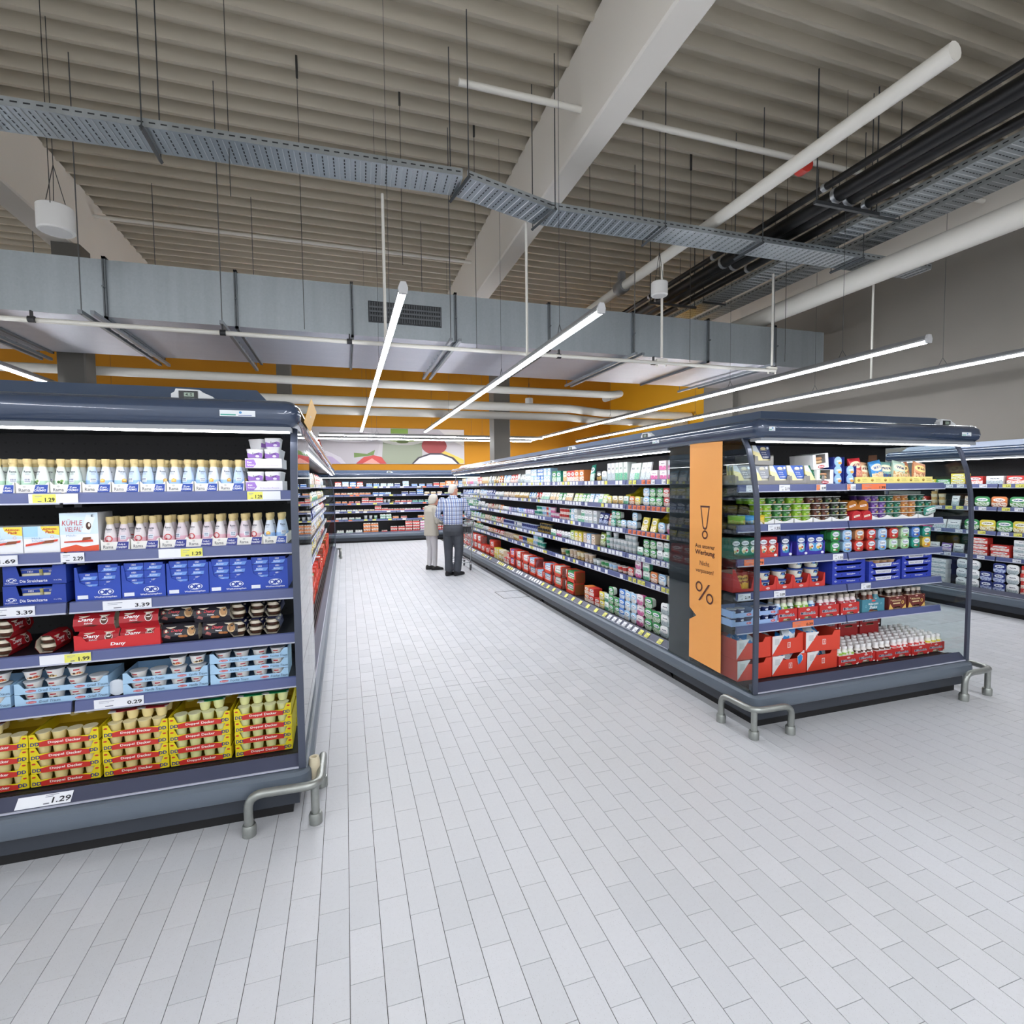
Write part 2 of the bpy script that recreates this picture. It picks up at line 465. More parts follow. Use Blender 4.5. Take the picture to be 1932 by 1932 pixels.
for (x0, x1, y, lb) in ((3.96, 4.43, 14.0, 'grey column behind the long aisle chiller'), (-1.52, -1.2, 14.0, 'slim grey column behind the cream bottle chiller'), (-4.13, -3.77, 9.8, 'grey column under the duct beside the orange wall')):
    b = MB(); b.prism([(x0, y), (x1 - .02, y), (x1, y + .02), (x1, y + x1 - x0), (x0, y + x1 - x0)], 0.0, 5.42, 'z')
    link('column', b.mesh('column', M('#6b6862', .7)), kind='structure', label=lb)
# food photograph on the back wall: jars of yoghurt and fruit
pp = MB(); pp.box(-2.6, 3.86, 17.36, 17.399, 2.40, 3.55)
po = thing('wall_poster', 'long photo poster of yoghurt jars and fruit on orange wall', 'poster')
part('board', pp, M('#c9c4c4', .5), po)
it = [('q', -2.6, 3.86, 2.40, 3.55, '#bcb6b8'), ('p', [(-2.6, 2.4), (-1.2, 2.4), (-1.2, 3.0), (-2.6, 3.3)], '#6d7a35'), ('e', -1.4, 3.4, .45, .15, '#d98b4c'),
      ('e', -.95, 3.02, .42, .20, '#c9503a'), ('p', [(-1.35, 2.62), (-.55, 2.7), (-.6, 2.95), (-1.3, 2.9)], '#6d7a3a'),
      ('p', [(-.5, 2.41), (.95, 2.41), (1.15, 3.3), (-.75, 3.3)], '#b3acb0'), ('e', .2, 3.26, .95, .18, '#d5d0d4'), ('e', .2, 3.3, .8, .12, '#c7c0c8'),
      ('p', [(-1.9, 2.41), (.05, 2.41), (-.1, 2.6), (-.5, 2.8), (-1.0, 2.85), (-1.6, 2.75)], '#c9c2c8'), ('p', [(-1.75, 2.41), (-.1, 2.41), (-.35, 2.62), (-.9, 2.72), (-1.5, 2.65)], '#b39fc0'),
      ('p', [(1.15, 2.41), (2.45, 2.41), (2.45, 3.1), (1.2, 3.1)], '#8f957f'), ('e', 1.82, 3.15, .66, .14, '#cdcbc2'), ('e', 1.82, 3.2, .5, .1, '#b7c48c'),
      ('q', 1.45, 2.0, 3.38, 3.54, '#7fa045'), ('e', 1.82, 3.12, .2, .05, '#56682d'),
      ('p', [(.35, 2.41), (1.3, 2.41), (1.15, 2.62), (.9, 2.68), (.6, 2.62)], '#c23a35'), ('p', [(.55, 2.41), (1.1, 2.41), (.85, 2.58)], '#e79a8c'), ('p', [(.3, 2.6), (.9, 2.68), (.95, 2.85), (.7, 2.72), (.3, 2.75)], '#66803a'),
      ('p', [(2.5, 3.15), (3.84, 2.55), (3.84, 2.42), (3.3, 2.42), (2.5, 2.9)], '#e0bd52'), ('e', 2.85, 3.0, .42, .28, '#9a2f2f'), ('e', 2.85, 3.3, .6, .12, '#b9aeb2'),
      ('p', [(2.1, 2.41), (3.7, 2.41), (3.5, 2.62), (3.1, 2.76), (2.7, 2.76), (2.3, 2.62)], '#332b35'), ('p', [(2.16, 2.41), (3.62, 2.41), (3.42, 2.59), (3.08, 2.71), (2.72, 2.71), (2.36, 2.59)], '#d9d5da'),
      ('p', [(3.0, 3.54), (3.85, 3.54), (3.85, 3.0), (3.4, 3.2)], '#d6cfca')]
link('picture', decal('picture', it), po, (0, 17.36, 0))

# ------------------------------------------------------------------ ventilation duct across the hall
du = thing('ventilation_duct', 'wide galvanised rectangular ventilation duct under the ceiling', 'duct')
DY0, DY1, DZ0, DZ1 = 7.42, 9.45, 3.70, 4.36
seams = [-11.2, -9.75, -8.35, -6.9, -5.47, -4.04, -2.62, -1.24, 0.15, 1.55, 2.97, 4.39, 5.80, 7.19, 8.3]
DZ = lambda x: 0.012 * (x + 4)       # the duct climbs very slightly
for i in range(len(seams) - 1):
    x0, x1 = seams[i] + .004, seams[i + 1] - .004
    d = MB(); n = 4
    d.box(x0, x1, DY0, DY1, DZ0, DZ1, 0)
    d.m[-1] = 1
    part('duct_section', d, [GALV, GALV_LIT], du)
    if i:
        f = MB(); x = seams[i]
        for (a, b, c, e) in ((DY0 - .03, DY0, DZ0 - .03, DZ1 + .03), (DY1, DY1 + .03, DZ0 - .03, DZ1 + .03), (DY0 - .03, DY1 + .03, DZ0 - .03, DZ0), (DY0 - .03, DY1 + .03, DZ1, DZ1 + .03)):
            f.box(x - .018, x - .003, a, b, c, e); f.box(x + .003, x + .018, a, b, c, e)
        f.lathe([(.012, -.05), (.012, .0)], 6, (x, DY0 - .03, (DZ0 + DZ1) / 2), axis='y')
        part('flange', f, M('#777c80', .45, .6), du)
g = MB(); g.box(0.36, 1.35, DY0 - .012, DY0, 3.89, 4.17, 0)
gp = part('grille', g, M('#4a4d50', .5, .4), du)
sl = MB()
for k in range(30):
    x = 0.375 + k * 0.0328; sl.box(x, x + .011, DY0 - .03, DY0 - .012, 3.905, 4.155)
for z in (3.972, 4.03, 4.088): sl.box(.37, 1.34, DY0 - .034, DY0 - .03, z - .012, z + .012)
link('louvre', sl.mesh('louvre', M('#6c7074', .5, .4)), gp, kind='stuff')
# trapeze rails below the duct
for x, n in ((-4.3, 2), (-2.75, 2), (-1.35, 1), (1.42, 2), (4.25, 2), (6.88, 1)):
    t = MB()
    for k in range(n):
        xx = x + k * .12
        t.box(xx - .02, xx + .02, DY0 - .35, DY1 + .3, DZ0 - .075, DZ0 - .035)
        for q in range(8): t.box(xx - .028, xx + .028, DY0 + .1 + q * .26, DY0 + .14 + q * .26, DZ0 - .05, DZ0 - .032)
    tz = thing('trapeze_rail', 'steel hanger rail under the duct, %s along it' % od([-4.3, -2.75, -1.35, 1.42, 4.25, 6.88].index(x)), 'hanger rail', group='hanger rails under the duct')
    part('rail', t, M('#8d9398', .4, .6), tz)
    for yy in (DY0 - .3, DY1 + .25):
        rd = MB(); rd.tube([(x, yy, DZ0 - .08), (x, yy, 6.43)], .006, 6)
        part('threaded_rod', rd, M('#6f7173', .4, .6), tz)

# ------------------------------------------------------------------ pipes
def pipe(name, label, pts, r, mat, cat='pipe', n=12, group=None):
    mb = MB(); mb.tube(pts, r, n); return link(name, mb.mesh(name, mat, 60), None, None, 0, None, label, cat, group)
def bendpath(pts, r, n=5):
    out = [Vector(pts[0])]
    for i in range(1, len(pts) - 1):
        p = Vector(pts[i]); a = (Vector(pts[i-1]) - p).normalized(); b = (Vector(pts[i+1]) - p).normalized()
        p0 = p + a * r; p1 = p + b * r
        for k in range(n + 1):
            t = k / n; out.append((p0 * (1-t) + p * t) * (1-t) + (p * (1-t) + p1 * t) * t)
    out.append(Vector(pts[-1])); return out
sp = thing('sprinkler_pipe', 'thin white sprinkler pipe running below the duct front', 'pipe')
mb = MB(); mb.tube([(-11, 6.95, 3.47), (6.66, 6.85, 3.47)], .026, 10); part('pipe_run', mb, PWHITE, sp, 60)
for x in (-3.1, -1.3, .1, 2.9, 4.42, 6.62):
    c = MB(); c.lathe([(.034, -.03), (.034, .03)], 10, (x, 6.88, 3.47), axis='x'); c.box(x - .008, x + .008, 6.86, 6.9, 3.47, 3.56)
    part('clamp', c, M('#3a3a3c', .5, .3), sp)
pipe('water_pipe', 'thick white pipe crossing behind the duct with an elbow end', bendpath([(-11, 10.35, 3.62), (5.6, 10.35, 3.62), (6.1, 10.75, 3.75), (6.1, 11.6, 3.75)], .25), .075, PWHITE)
pipe('water_pipe', 'upper of two wide pale pipes crossing before the orange wall', [(-11, 12.3, 3.56), (5.4, 12.1, 3.56), (6.6, 12.6, 3.56), (9.3, 12.6, 3.56)], .10, PWHITE)
pipe('water_pipe', 'lower of two wide pale pipes crossing before the orange wall', [(-11, 12.5, 3.37), (5.4, 12.3, 3.37), (6.6, 12.8, 3.37), (9.3, 12.8, 3.37)], .09, M('#bdbab2', .5))
pipe('sprinkler_main', 'white sprinkler main rising past the white hanging speaker', [(4.62, 3.0, 5.02), (4.5, 12.2, 4.98)], .075, PWHITE)
rc = MB(); rc.lathe([(.095, -.05), (.095, .05)], 12, (4.69, 4.5, 5.02), axis='y')
link('pipe_coupling', rc.mesh('pipe_coupling', M('#c23a30', .4), 40), None, None, 0, None, 'red coupling on the white sprinkler main', 'coupling')
cp = MB(); cp.lathe([(.1, -.12), (.115, -.1), (.115, .1), (.1, .12)], 12, (4.55, 8.05, 5.0), axis='y'); cp.box(4.5, 4.6, 8.0, 8.1, 5.1, 5.25)
link('pipe_coupling', cp.mesh('pipe_coupling', M('#8b8d8f', .4, .5), 40), None, None, 0, None, 'grey grooved coupling on the sprinkler main near the duct', 'coupling')
pipe('branch_pipe', 'slim white pipe under the deck in front of the beams', [(1.2, 5.4, 5.75), (9.0, 5.4, 5.75)], .035, PWHITE)
pipe('branch_pipe', 'slim pale conduit fixed between the beams near the duct', [(-3.87, 10.6, 6.2), (2.56, 10.6, 6.2)], .03, PWHITE)
for i, (x, r, z) in enumerate(((5.45, .04, 5.12), (5.64, .085, 5.06), (5.835, .09, 5.06), (6.10, .055, 5.02))):
    bp = thing('insulated_pipe', 'black insulated pipe under the ceiling, %s from the white main' % od(i), 'pipe', group='black insulated pipes')
    mb = MB(); mb.tube([(x, -2, z), (x, 15, z)], r, 12); part('pipe_run', mb, M('#101011', .45), bp, 60)
    for yy in (4.9, 6.85, 8.6):
        c = MB(); c.lathe([(r + .008, -.025), (r + .008, .025)], 12, (x, yy, z), axis='y'); part('clamp', c, M('#c9cccf', .3, .8), bp, 40)
pipe('supply_pipe', 'very thick white pipe running along the grey side wall', [(7.17, -2, 4.60), (7.17, 9.2, 4.60)], .15, PWHITE, n=18)
for i, yy in enumerate((4.9, 8.4)):
    b = MB(); b.box(5.3, 6.3, yy - .02, yy + .02, 4.91, 4.95)
    for x in (5.33, 6.27): b.tube([(x, yy, 4.93), (x, yy, 6.43)], .008, 6)
    link('pipe_bracket', b.mesh('pipe_bracket', M('#55585b', .45, .6)), None, None, 0, None, ['steel bracket carrying black pipes, the one nearer the camera', 'steel bracket carrying black pipes, the one beside the duct'][i], 'bracket')

# ------------------------------------------------------------------ cable trays (perforated)
def cable_tray(label, pts, wd, rods, rung=0.10):
    t = thing('cable_tray', label, 'cable tray')
    bed = MB(); rails = MB(); rungs = MB()
    for i in range(len(pts) - 1):
        a, b = Vector(pts[i]), Vector(pts[i + 1]); d = (b - a); L = d.length; d.normalize()
        s = Vector((-d.y, d.x, 0)).normalized() * (wd / 2); up = Vector((0, 0, .075))
        for sg in (-1, 1):
            p, q = a + s * sg, b + s * sg
            o = s.normalized() * (.006 * sg)
            rails.face([p, q, q + up, p + up]); rails.face([p + up, q + up, q + up - o * 3, p + up - o * 3]); rails.face([p - o, p + up - o, q + up - o, q - o])
            n = max(1, int(L / .09))
            for k in range(n):      # slots punched along the sides
                c0 = p + d * (k + .2) * (L / n); c1 = p + d * (k + .75) * (L / n)
                e = s.normalized() * (sg * .0015)
                rungs.face([c0 + e + up * .45, c1 + e + up * .45, c1 + e + up * .62, c0 + e + up * .62], 1)
        e = Vector((0, 0, -.0012))
        bed.face([a - s, b - s, b + s, a + s])
        n = max(1, int(L / rung))
        for k in range(n):
            c0 = a + d * ((k + .5) * L / n)
            for j in range(6):
                f0 = -0.86 + j * 0.29
                p0, p1 = c0 + s * f0, c0 + s * (f0 + .2); h = d * .006
                rungs.face([p0 - h + e, p1 - h + e, p1 + h + e, p0 + h + e], 1)
            h = d * .004
            rungs.face([c0 - s * .95 + d * (L / n * .5) - h + e, c0 + s * .95 + d * (L / n * .5) - h + e, c0 + s * .95 + d * (L / n * .5) + h + e * 4, c0 - s * .95 + d * (L / n * .5) + h + e * 4], 2)
    part('bed', bed, TRAYM, t); part('side_rail', rails, TRAYM, t)
    part('slot_row', rungs, [TRAYM, M('#33363a', .6), M('#dfe4e8', .35, .6)], t, kind='stuff')
    for (x, y, z, ang) in rods:
        h = MB(); c, s_ = math.cos(ang), math.sin(ang)
        hw = wd / 2 + .07
        for sg in (-1, 1): h.tube([(x + c*hw*sg*.95, y + s_*hw*sg*.95, z - .05), (x + c*hw*sg*.95, y + s_*hw*sg*.95, 6.43)], .006, 6)
        h.tube([(x - c*hw, y - s_*hw, z - .03), (x + c*hw, y + s_*hw, z - .03)], .02, 4)
        part('hanger', h, M('#5a5e61', .4, .6), t)
cable_tray('perforated cable tray crossing the ceiling with a kink', [(-6, 5.81, 4.835), (1.235, 5.6, 4.835), (2.28, 5.84, 4.785), (8.3, 5.81, 4.785)], .39,
           [(-1.6, 5.7, 4.835, R(90)), (1.235, 5.6, 4.835, R(100)), (2.28, 5.84, 4.785, R(100)), (3.75, 5.84, 4.785, R(90)), (5.2, 5.84, 4.785, R(90)), (6.9, 5.82, 4.785, R(90))])
cable_tray('perforated cable tray beside the black insulated pipes', [(6.55, -2, 5.0), (6.55, 12, 5.0)], .36, [(6.55, 5.0, 5.0, 0), (6.55, 8.2, 5.0, 0)])
cable_tray('narrow cable tray between black pipes and thick white pipe', [(7.2, -2, 5.05), (7.2, 12, 5.05)], .30, [(7.2, 6.4, 5.05, 0)], .12)

# ------------------------------------------------------------------ strip lamps
def strip_lamp(label, a, b, z, wires=(), group='strip lamps of the hall', poles=()):
    t = thing('strip_lamp', label, 'lamp', (a[0], a[1], z), 0, group)
    dx, dy = b[0] - a[0], b[1] - a[1]; L = math.hypot(dx, dy); t.rotation_euler = (0, 0, math.atan2(-dx, dy))
    h = MB(); h.prism([(-.031, .012), (.031, .012), (.034, .03), (.018, .07), (-.018, .07), (-.034, .03)], 0, L, 'y'); part('housing', h, M('#9a9b9d', .35, .5), t)
    d = MB(); d.prism([(-.023, -.010), (.023, -.010), (.029, .013), (-.029, .013)], 0.004, L - .004, 'y', caps=False); part('diffuser', d, LED, t)
    for y0, y1 in ((-.03, 0), (L, L + .03)):
        c = MB(); c.prism([(-.030, -.014), (.030, -.014), (.038, .03), (.02, .075), (-.02, .075), (-.038, .03)], y0, y1, 'y'); part('end_cap', c, M('#d6d7d9', .4), t)
    for wy in wires:
        w_ = MB(); w_.tube([(0, wy - .05, .07), (0, wy, .16), (0, wy + .05, .07)], .004, 5); w_.tube([(0, wy, .16), (0, wy, 6.43 - z)], .0025, 5); part('hanger_wire', w_, M('#55585a', .4, .5), t)
    for wy in poles:
        w_ = MB(); w_.tube([(0, wy, .08), (0, wy, 4.79 - z)], .016, 8); part('cable_conduit', w_, PWHITE, t, 60)
    return t
strip_lamp('white strip lamp hanging in front of the duct grille', (.46, 4.14), (.46, 14.7), 3.15, (1.2, 2.9, 6.9, 9.2), poles=(1.75,))
strip_lamp('long white strip lamp crossing above the aisle to the column', (2.135, 4.14), (2.135, 14.45), 3.15, (.9, 3.0, 6.9, 9.2), poles=(1.9,))
strip_lamp('strip lamp above the orange banner chiller ending over its top', (5.95, 4.05), (5.95, 16.6), 3.15, (1.0, 3.0, 7.0), poles=())
strip_lamp('strip lamp running along the grey wall out of view', (7.65, 3.6), (7.65, 16.6), 3.15, (1.4, 3.4, 6.6), poles=(2.4,))
strip_lamp('strip lamp peeking over the cream bottle chiller', (-3.9, 4.1), (-3.9, 14), 3.15, (2.6, 7.0))
strip_lamp('nearer of two strip lamps parallel to the poster', (-.62, 15.0), (5.75, 15.0), 3.07, (1.5, 4.5))
strip_lamp('farther of two strip lamps parallel to the poster', (-.7, 16.0), (5.75, 16.0), 3.07, (1.5, 4.5))
for i, x in enumerate((-2.9, .46, 2.135, 5.95)):
    strip_lamp('strip lamp over the cross aisle behind the viewer, %s of four' % od(i), (x, -6.5), (x, 1.0), 3.25, (2,), 'strip lamps over the cross aisle')
# conduit drops that end at the sprinkler pipe
for i, (x, y) in enumerate(((4.55, 6.86), (6.6, 6.86))):
    q = MB(); q.tube([(x, y, 3.55), (x, y, (4.94, 5.0)[i])], .018, 8); q.box(x - .09, x + .09, y - .02, y + .02, 3.49, 3.53)
    for s in (-.07, .07): q.tube([(x + s, y, 3.5), (x + s, y, 3.42)], .012, 6)
    link('conduit_drop', q.mesh('conduit_drop', PWHITE), None, None, 0, None, ['white conduit dropping to sprinkler pipe above the aisle chiller', 'white conduit dropping to the end of the sprinkler pipe'][i], 'conduit')
# thin drop wires with clips from the deck
WR = [(-2.6, 6.2), (-.4, 6.6), (.75, 6.7), (1.75, 7.0), (3.2, 6.5), (5.0, 6.8), (-.95, 5.6), (6.4, 6.4)]
for i, (x, y) in enumerate(WR):
    q = MB(); q.tube([(x, y, 3.5 if i % 2 else 4.4), (x, y, 6.56)], .004, 5); q.box(x - .012, x + .012, y - .012, y + .012, 6.3, 6.56)
    link('drop_wire', q.mesh('drop_wire', M('#4c4c4a', .5, .4)), None, None, 0, None, 'thin steel drop wire from the deck, %s across the hall' % od(i), 'wire', 'drop wires from the deck')
# hanging drum speakers
for (x, y, z, r, h, lb) in ((-2.76, 6.68, 4.32, .16, .25, 'white drum speaker hanging by wires beside concrete beam'), (4.27, 6.5, 4.30, .115, .19, 'small white drum speaker hanging beside the sprinkler main'), (4.6, 12.9, 3.72, .1, .2, 'tiny white drum speaker hanging behind the column')):
    t = thing('pendant_speaker', lb, 'speaker', (x, y, z))
    m = MB(); m.lathe([(r - .012, 0), (r, .012), (r, h - .012), (r - .012, h)], 22); part('drum', m, M('#e4e3e0', .5), t, True)
    m = MB(); m.lathe([(r - .03, -.002), (r - .03, .004)], 22); part('grille_cloth', m, M('#d2d1cf', .8), t)
    m = MB()
    for k in range(3):
        a = k * 2.1; m.tube([(r * .6 * math.cos(a), r * .6 * math.sin(a), h), (0, 0, h + .42)], .004, 5)
    m.tube([(0, 0, h + .42), (0, 0, 6.57 - z)], .004, 5); part('hanger_wire', m, M('#444442', .5), t)

# ------------------------------------------------------------------ refrigerated cabinets
BACKM = mk_perf('perforated_back', '#1b1a1e', '#050506', .05, .05, .006)
BACKC = M('#2b2d35', .4)
GRILLE = M('#16161a', .5)
def upath(L, D, r=.07, left=True, right=True):
    p = []
    if left:
        p += [(0, D)] + [(r - r*math.cos(a), r - r*math.sin(a)) for a in (0, R(22), R(45), R(68), R(90))]
    else: p += [(0, 0)]
    if right:
        p += [(L - r + r*math.sin(a), r - r*math.cos(a)) for a in (0, R(22), R(45), R(68), R(90))] + [(L, D)]
    else: p += [(L, 0)]
    return p
POST = [(.052, .25), (.05, .9), (.048, 1.35), (.062, 1.58), (.095, 1.76), (.14, 1.9), (.185, 1.975)]
def shelf_part(cab, x0, x1, z, ysh, ydeep, tags=(), tagtext=None):
    s = MB(); s.box(x0, x1, ysh + .004, ydeep, z + .022, z + .046); s.box(x0 + .02, x0 + .05, ysh + .05, ydeep, z - .02, z + .022); s.box(x1 - .05, x1 - .02, ysh + .05, ydeep, z - .02, z + .022)
    so = part('shelf', s, M('#24252c', .45), cab)
    r = MB(); r.prism([(ysh - .010, z), (ysh - .014, z + .004), (ysh - .006, z + .048), (ysh + .006, z + .052), (ysh + .006, z)], x0 + .004, x1 - .004, 'x')
    r.box(x0 + .004, x1 - .004, ysh - .017, ysh - .008, z - .003, z + .004, 1)
    link('price_rail', r.mesh('price_rail', [RAILM, M('#c3c6d6', .3)]), so)
    return so
TAGC = {'w': '#eceef4', 'y': '#e9e56a', 'o': '#ee7d52', 'b': None}
TAGM = {}
def tag_mesh(c, w, h=.040, txt=None):
    k = (c, w, h, txt)
    if k in TAGM: return TAGM[k]
    mb = MB(); mb.box(-w/2, w/2, -.002, 0, 0, h); me = mb.mesh('price_tag', M(TAGC.get(c, c), .45))
    TAGM[k] = me; return me
TPR = {}
def tag_print(txt, w, h=.040):
    k = (txt, w)
    if k not in TPR:
        TPR[k] = decal('price', [('q', -w*.42, -w*.1, h*.72, h*.8, '#8c8f9c'), ('q', -w*.42, -w*.2, h*.5, h*.56, '#a5a7b2'), ('t', txt, w*.18, h*.38, w*.5, h*.48, '#23232b', .012)])
    return TPR[k]
def rail_tags(so, xs, w, ysh, z, cols, txts=None):
    for i, x in enumerate(xs):
        c = cols[i % len(cols)]
        if c == 'b': continue
        t = link('price_tag', tag_mesh(c, w), so, (x, ysh - .0125, z + .006))
        if txts and i in txts:
            link('price', tag_print(txts[i], w), t, (0, -.002, 0))
def chiller(name, label, fr, L, D, zs, ysh, kind='line', left=False, right=False, segs=2, zdeck=.262, strip=True, back=None, cap_l=True, cap_r=True, zcan=0.0):
    cab = thing(name, label, 'refrigerated cabinet', fr.w(0, 0, 0), fr.rz)
    P = upath(L, D, .07, left, right)
    PS = ([(0, D)] if left else []) + [(0, 0), (L, 0)] + ([(L, D)] if right else [])
    k = MB(); k.sweep([(.095, 0.0), (.095, .055), (.06, .062), (.06, .15)], PS, mis=[0, 0, 1]); part('kick_panel', k, [BLACK, KICK], cab)
    b = MB(); b.sweep([(.07, .150), (.012, .152), (.0, .165), (-.003, .2), (.0, .232), (.016, .246), (.07, .248)], P); part('bumper', b, BUMP, cab, True)
    x0, x1 = (.045 if left else 0.0), (L - .045 if right else L)
    l = MB(); l.prism([(.05, .248), (.045, .256), (.098, .304), (.108, .300), (.108, .26)], x0, x1, 'x'); lip = part('deck_lip', l, RAILD, cab)
    e = MB(); e.box(x0, x1, .042, .05, .251, .259); link('lip_edge', e.mesh('lip_edge', M('#b9bccb', .3)), lip)
    d = MB(); d.box(x0, x1, .108, .80, .2, zdeck, 0); part('deck_pan', d, INNER, cab)
    g = MB(); n = int(L / .03)
    for i in range(n): g.prism([(.108, .282), (.108, .288), (.178, .272), (.178, .266)], x0 + (x1-x0)*i/n, x0 + (x1-x0)*i/n + .009, 'x')
    for q in range(4): g.box(x0, x1, .112 + q*.02, .118 + q*.02, .284 - q*.0045, .290 - q*.0045)
    part('air_grille', g, GRILLE, cab, kind='stuff')
    bk = MB(); bk.box(x0, x1, .74, .80, zdeck, 2.0); part('back_panel', bk, back or BACKM, cab)
    zc = zcan
    tp = MB(); tp.box(x0, x1, .13, .76, 1.975 + zc, 2.01 + zc); part('canopy_ceiling', tp, M('#3a3b40', .5), cab)
    c = MB(); c.sweep([(.14, 1.962 + zc), (.03, 1.965 + zc), (.004, 1.99 + zc), (-.004, 2.025 + zc), (.004, 2.06 + zc), (.03, 2.086 + zc), (.07, 2.096 + zc), (.15, 2.092 + zc)], P); part('canopy', c, NAVY, cab, 50)
    u = MB(); u.sweep([(.15, 2.06 + zc), (.15, 2.092 + zc), (.215, 2.168 + zc), (.24, 2.172 + zc), (.24, 2.12 + zc)], PS); part('canopy_crown', u, NAVYL, cab)
    rf = MB(); rf.box(.22 if left else 0, L - .22 if right else L, .22, D, 2.10 + zc, 2.165 + zc); part('roof_panel', rf, M('#50565f', .5), cab)
    if strip:
        h = MB(); h.box(x0, x1, .03, .125, 1.945 + zc, 1.965 + zc); hs = part('lamp_housing', h, M('#8f9399', .4), cab)
        s = MB(); s.box(x0 + .01, x1 - .01, .066, .086, 1.938 + zc, 1.9455 + zc); link('light_strip', s.mesh('light_strip', STRIP), hs)
    w = (x1 - x0) / segs; sh = []
    for z in zs:
        row = []
        for i in range(segs): row.append(shelf_part(cab, x0 + i*w + .003, x0 + (i+1)*w - .003, z, ysh, .72))
        sh.append(row)
    for on, xx in ((left, .028), (right, L - .028)):
        if not on: continue
        gl = MB(); pl = POST + [(D - .02, 1.975), (D - .02, .25)]
        gl.prism(pl, xx - .004, xx + .004, 'x'); go = part('glass_side', gl, GLASS, cab)
        p = MB(); q = [(y - .012, z) for y, z in POST] + [(y + .006, z) for y, z in reversed(POST)]
        pa, pb = sorted((xx - (.004 if xx < .5 else -.004), xx + (.030 if xx < .5 else -.030))); p.prism(q, pa, pb, 'x'); link('post', p.mesh('post', M('#4a5060', .4, .2)), go)
        dk = MB(); sg = 1 if xx < .5 else -1
        a, b2 = sorted((xx + sg*.012, xx + sg*.03)); dk.box(a, b2, .745, D - .02, .25, 1.97); part('inner_wall', dk, M('#20232c', .45), cab)
    return cab, sh
ZS = [1.606, 1.325, 1.084, .843, .604]
ZC = [1.663, 1.410, 1.158, .905, .668]
ZE = [1.63, 1.385, 1.13, .885, .64]
ZF = [1.575, 1.285, .975, .655]
YSH = .25
FA = Frame(-2.34, 2.75, 0); FB = Frame(2.55, 2.75, 0); LB = 2.14
FE = Frame(-1.6, 16.25, 0)
cabA, shA = chiller('refrigerated_cabinet', 'dark open chiller in front filled with cream bottles and puddings', FA, 2.14, 1.05, ZS, YSH, left=True, right=True)
cabB, shB = chiller('refrigerated_cabinet', 'end chiller with glass sides and orange banner', FB, LB, 1.05, ZS, YSH, left=True, right=True)
LC = 9.25; NC = 3; UC = LC / NC
FCs = [Frame(2.55, 13.05 - i * UC, R(-90)) for i in range(NC)]; CC = []
for i, f in enumerate(FCs):
    CC.append(chiller('refrigerated_cabinet', ['far end unit of the long aisle chiller', 'middle unit of the long aisle chiller', 'unit of the long aisle chiller next to the orange banner'][i], f, UC, 1.05, ZC, .24, left=(i == 0), right=False, segs=3, back=BACKC))
UD = 4.6
FDs = [Frame(-.20, 3.80 + i * UD, R(90)) for i in range(2)]; CD = []
for i, f in enumerate(FDs):
    CD.append(chiller('refrigerated_cabinet', ['oblique aisle chiller behind the cream bottle chiller', 'far unit of the oblique aisle chiller'][i], f, UD, 1.05, ZC, .24, left=False, right=(i == 1), segs=4, back=BACKC))
LE = 6.2
CE = [chiller('refrigerated_cabinet', ['back wall chiller below the poster', 'back wall chiller hidden behind the aisle chiller'][i], Frame(-1.6 + i * LE, 16.25, 0), LE, 1.05, ZE, .2, segs=4, back=BACKC) for i in range(1)]
FF = Frame(7.60, 5.75, R(-90))
CF = chiller('refrigerated_cabinet', 'chiller along the grey wall seen past the glass', FF, 5.2, 1.05, ZF, .22, left=True, segs=4)
# rear neighbours back to back with the aisle units (their canopies and backs only show from the side)
bk = MB(); bk.box(3.62, 4.62, 3.85, 13.0, .05, 2.165)
link('refrigerated_cabinet', bk.mesh('rear_cabinet', M('#4b515c', .5)), None, None, 0, None, 'closed rear side of chillers behind the long aisle chiller', 'refrigerated cabinet')
bk = MB(); bk.box(-2.3, -1.26, 3.85, 13.0, .05, 2.165)
link('refrigerated_cabinet', bk.mesh('rear_cabinet', M('#4b515c', .5)), None, None, 0, None, 'closed rear side of chillers behind the oblique aisle chiller', 'refrigerated cabinet')
# glass end panel on the seam: clear pane between near chiller and aisle unit is part of cabA / cabB already
# ------------------------------------------------------------------ price tags that can be read
def ax(v): return (v - 2.34) * .98 + 2.34
def bx(v): return (v + 2.55) * .98 - 2.55
def price_tag(fr, x0, x1, ysh, z, card, txt, label, pos=.5, yel=None, orange=None):
    w = x1 - x0
    o = link('price_tag', tag_mesh(card, round(w, 4), .043), None, fr.w((x0 + x1) / 2, ysh - .0135, z + .004), fr.rz, None, label, 'price tag', 'readable price tags')
    it = []
    if yel: it.append(('q', -w/2 + w*yel[0], -w/2 + w*yel[1], .002, .041, '#ece86c')); a, b = -w/2 + w*yel[0], -w/2 + w*yel[1]
    else: a, b = -w/2, w/2
    if orange: it.append(('q', -w/2, -w/2 + w*.38, .002, .041, '#ef8a5a'))
    ww = b - a; pw = min(ww*.42, .062)
    it += [('q', a + ww*.1, a + ww*.4, .031, .0335, '#8d8fa0'), ('q', a + ww*.1, a + ww*.3, .024, .026, '#a9abb8'), ('q', a + ww*.22, a + ww*.38, .006, .010, '#70727e'),
           ('t', txt, b - pw*.62, .0155, pw, .019, '#1e1e26', .02)]
    link('price', decal('price', it), o, (0, -.002, 0))
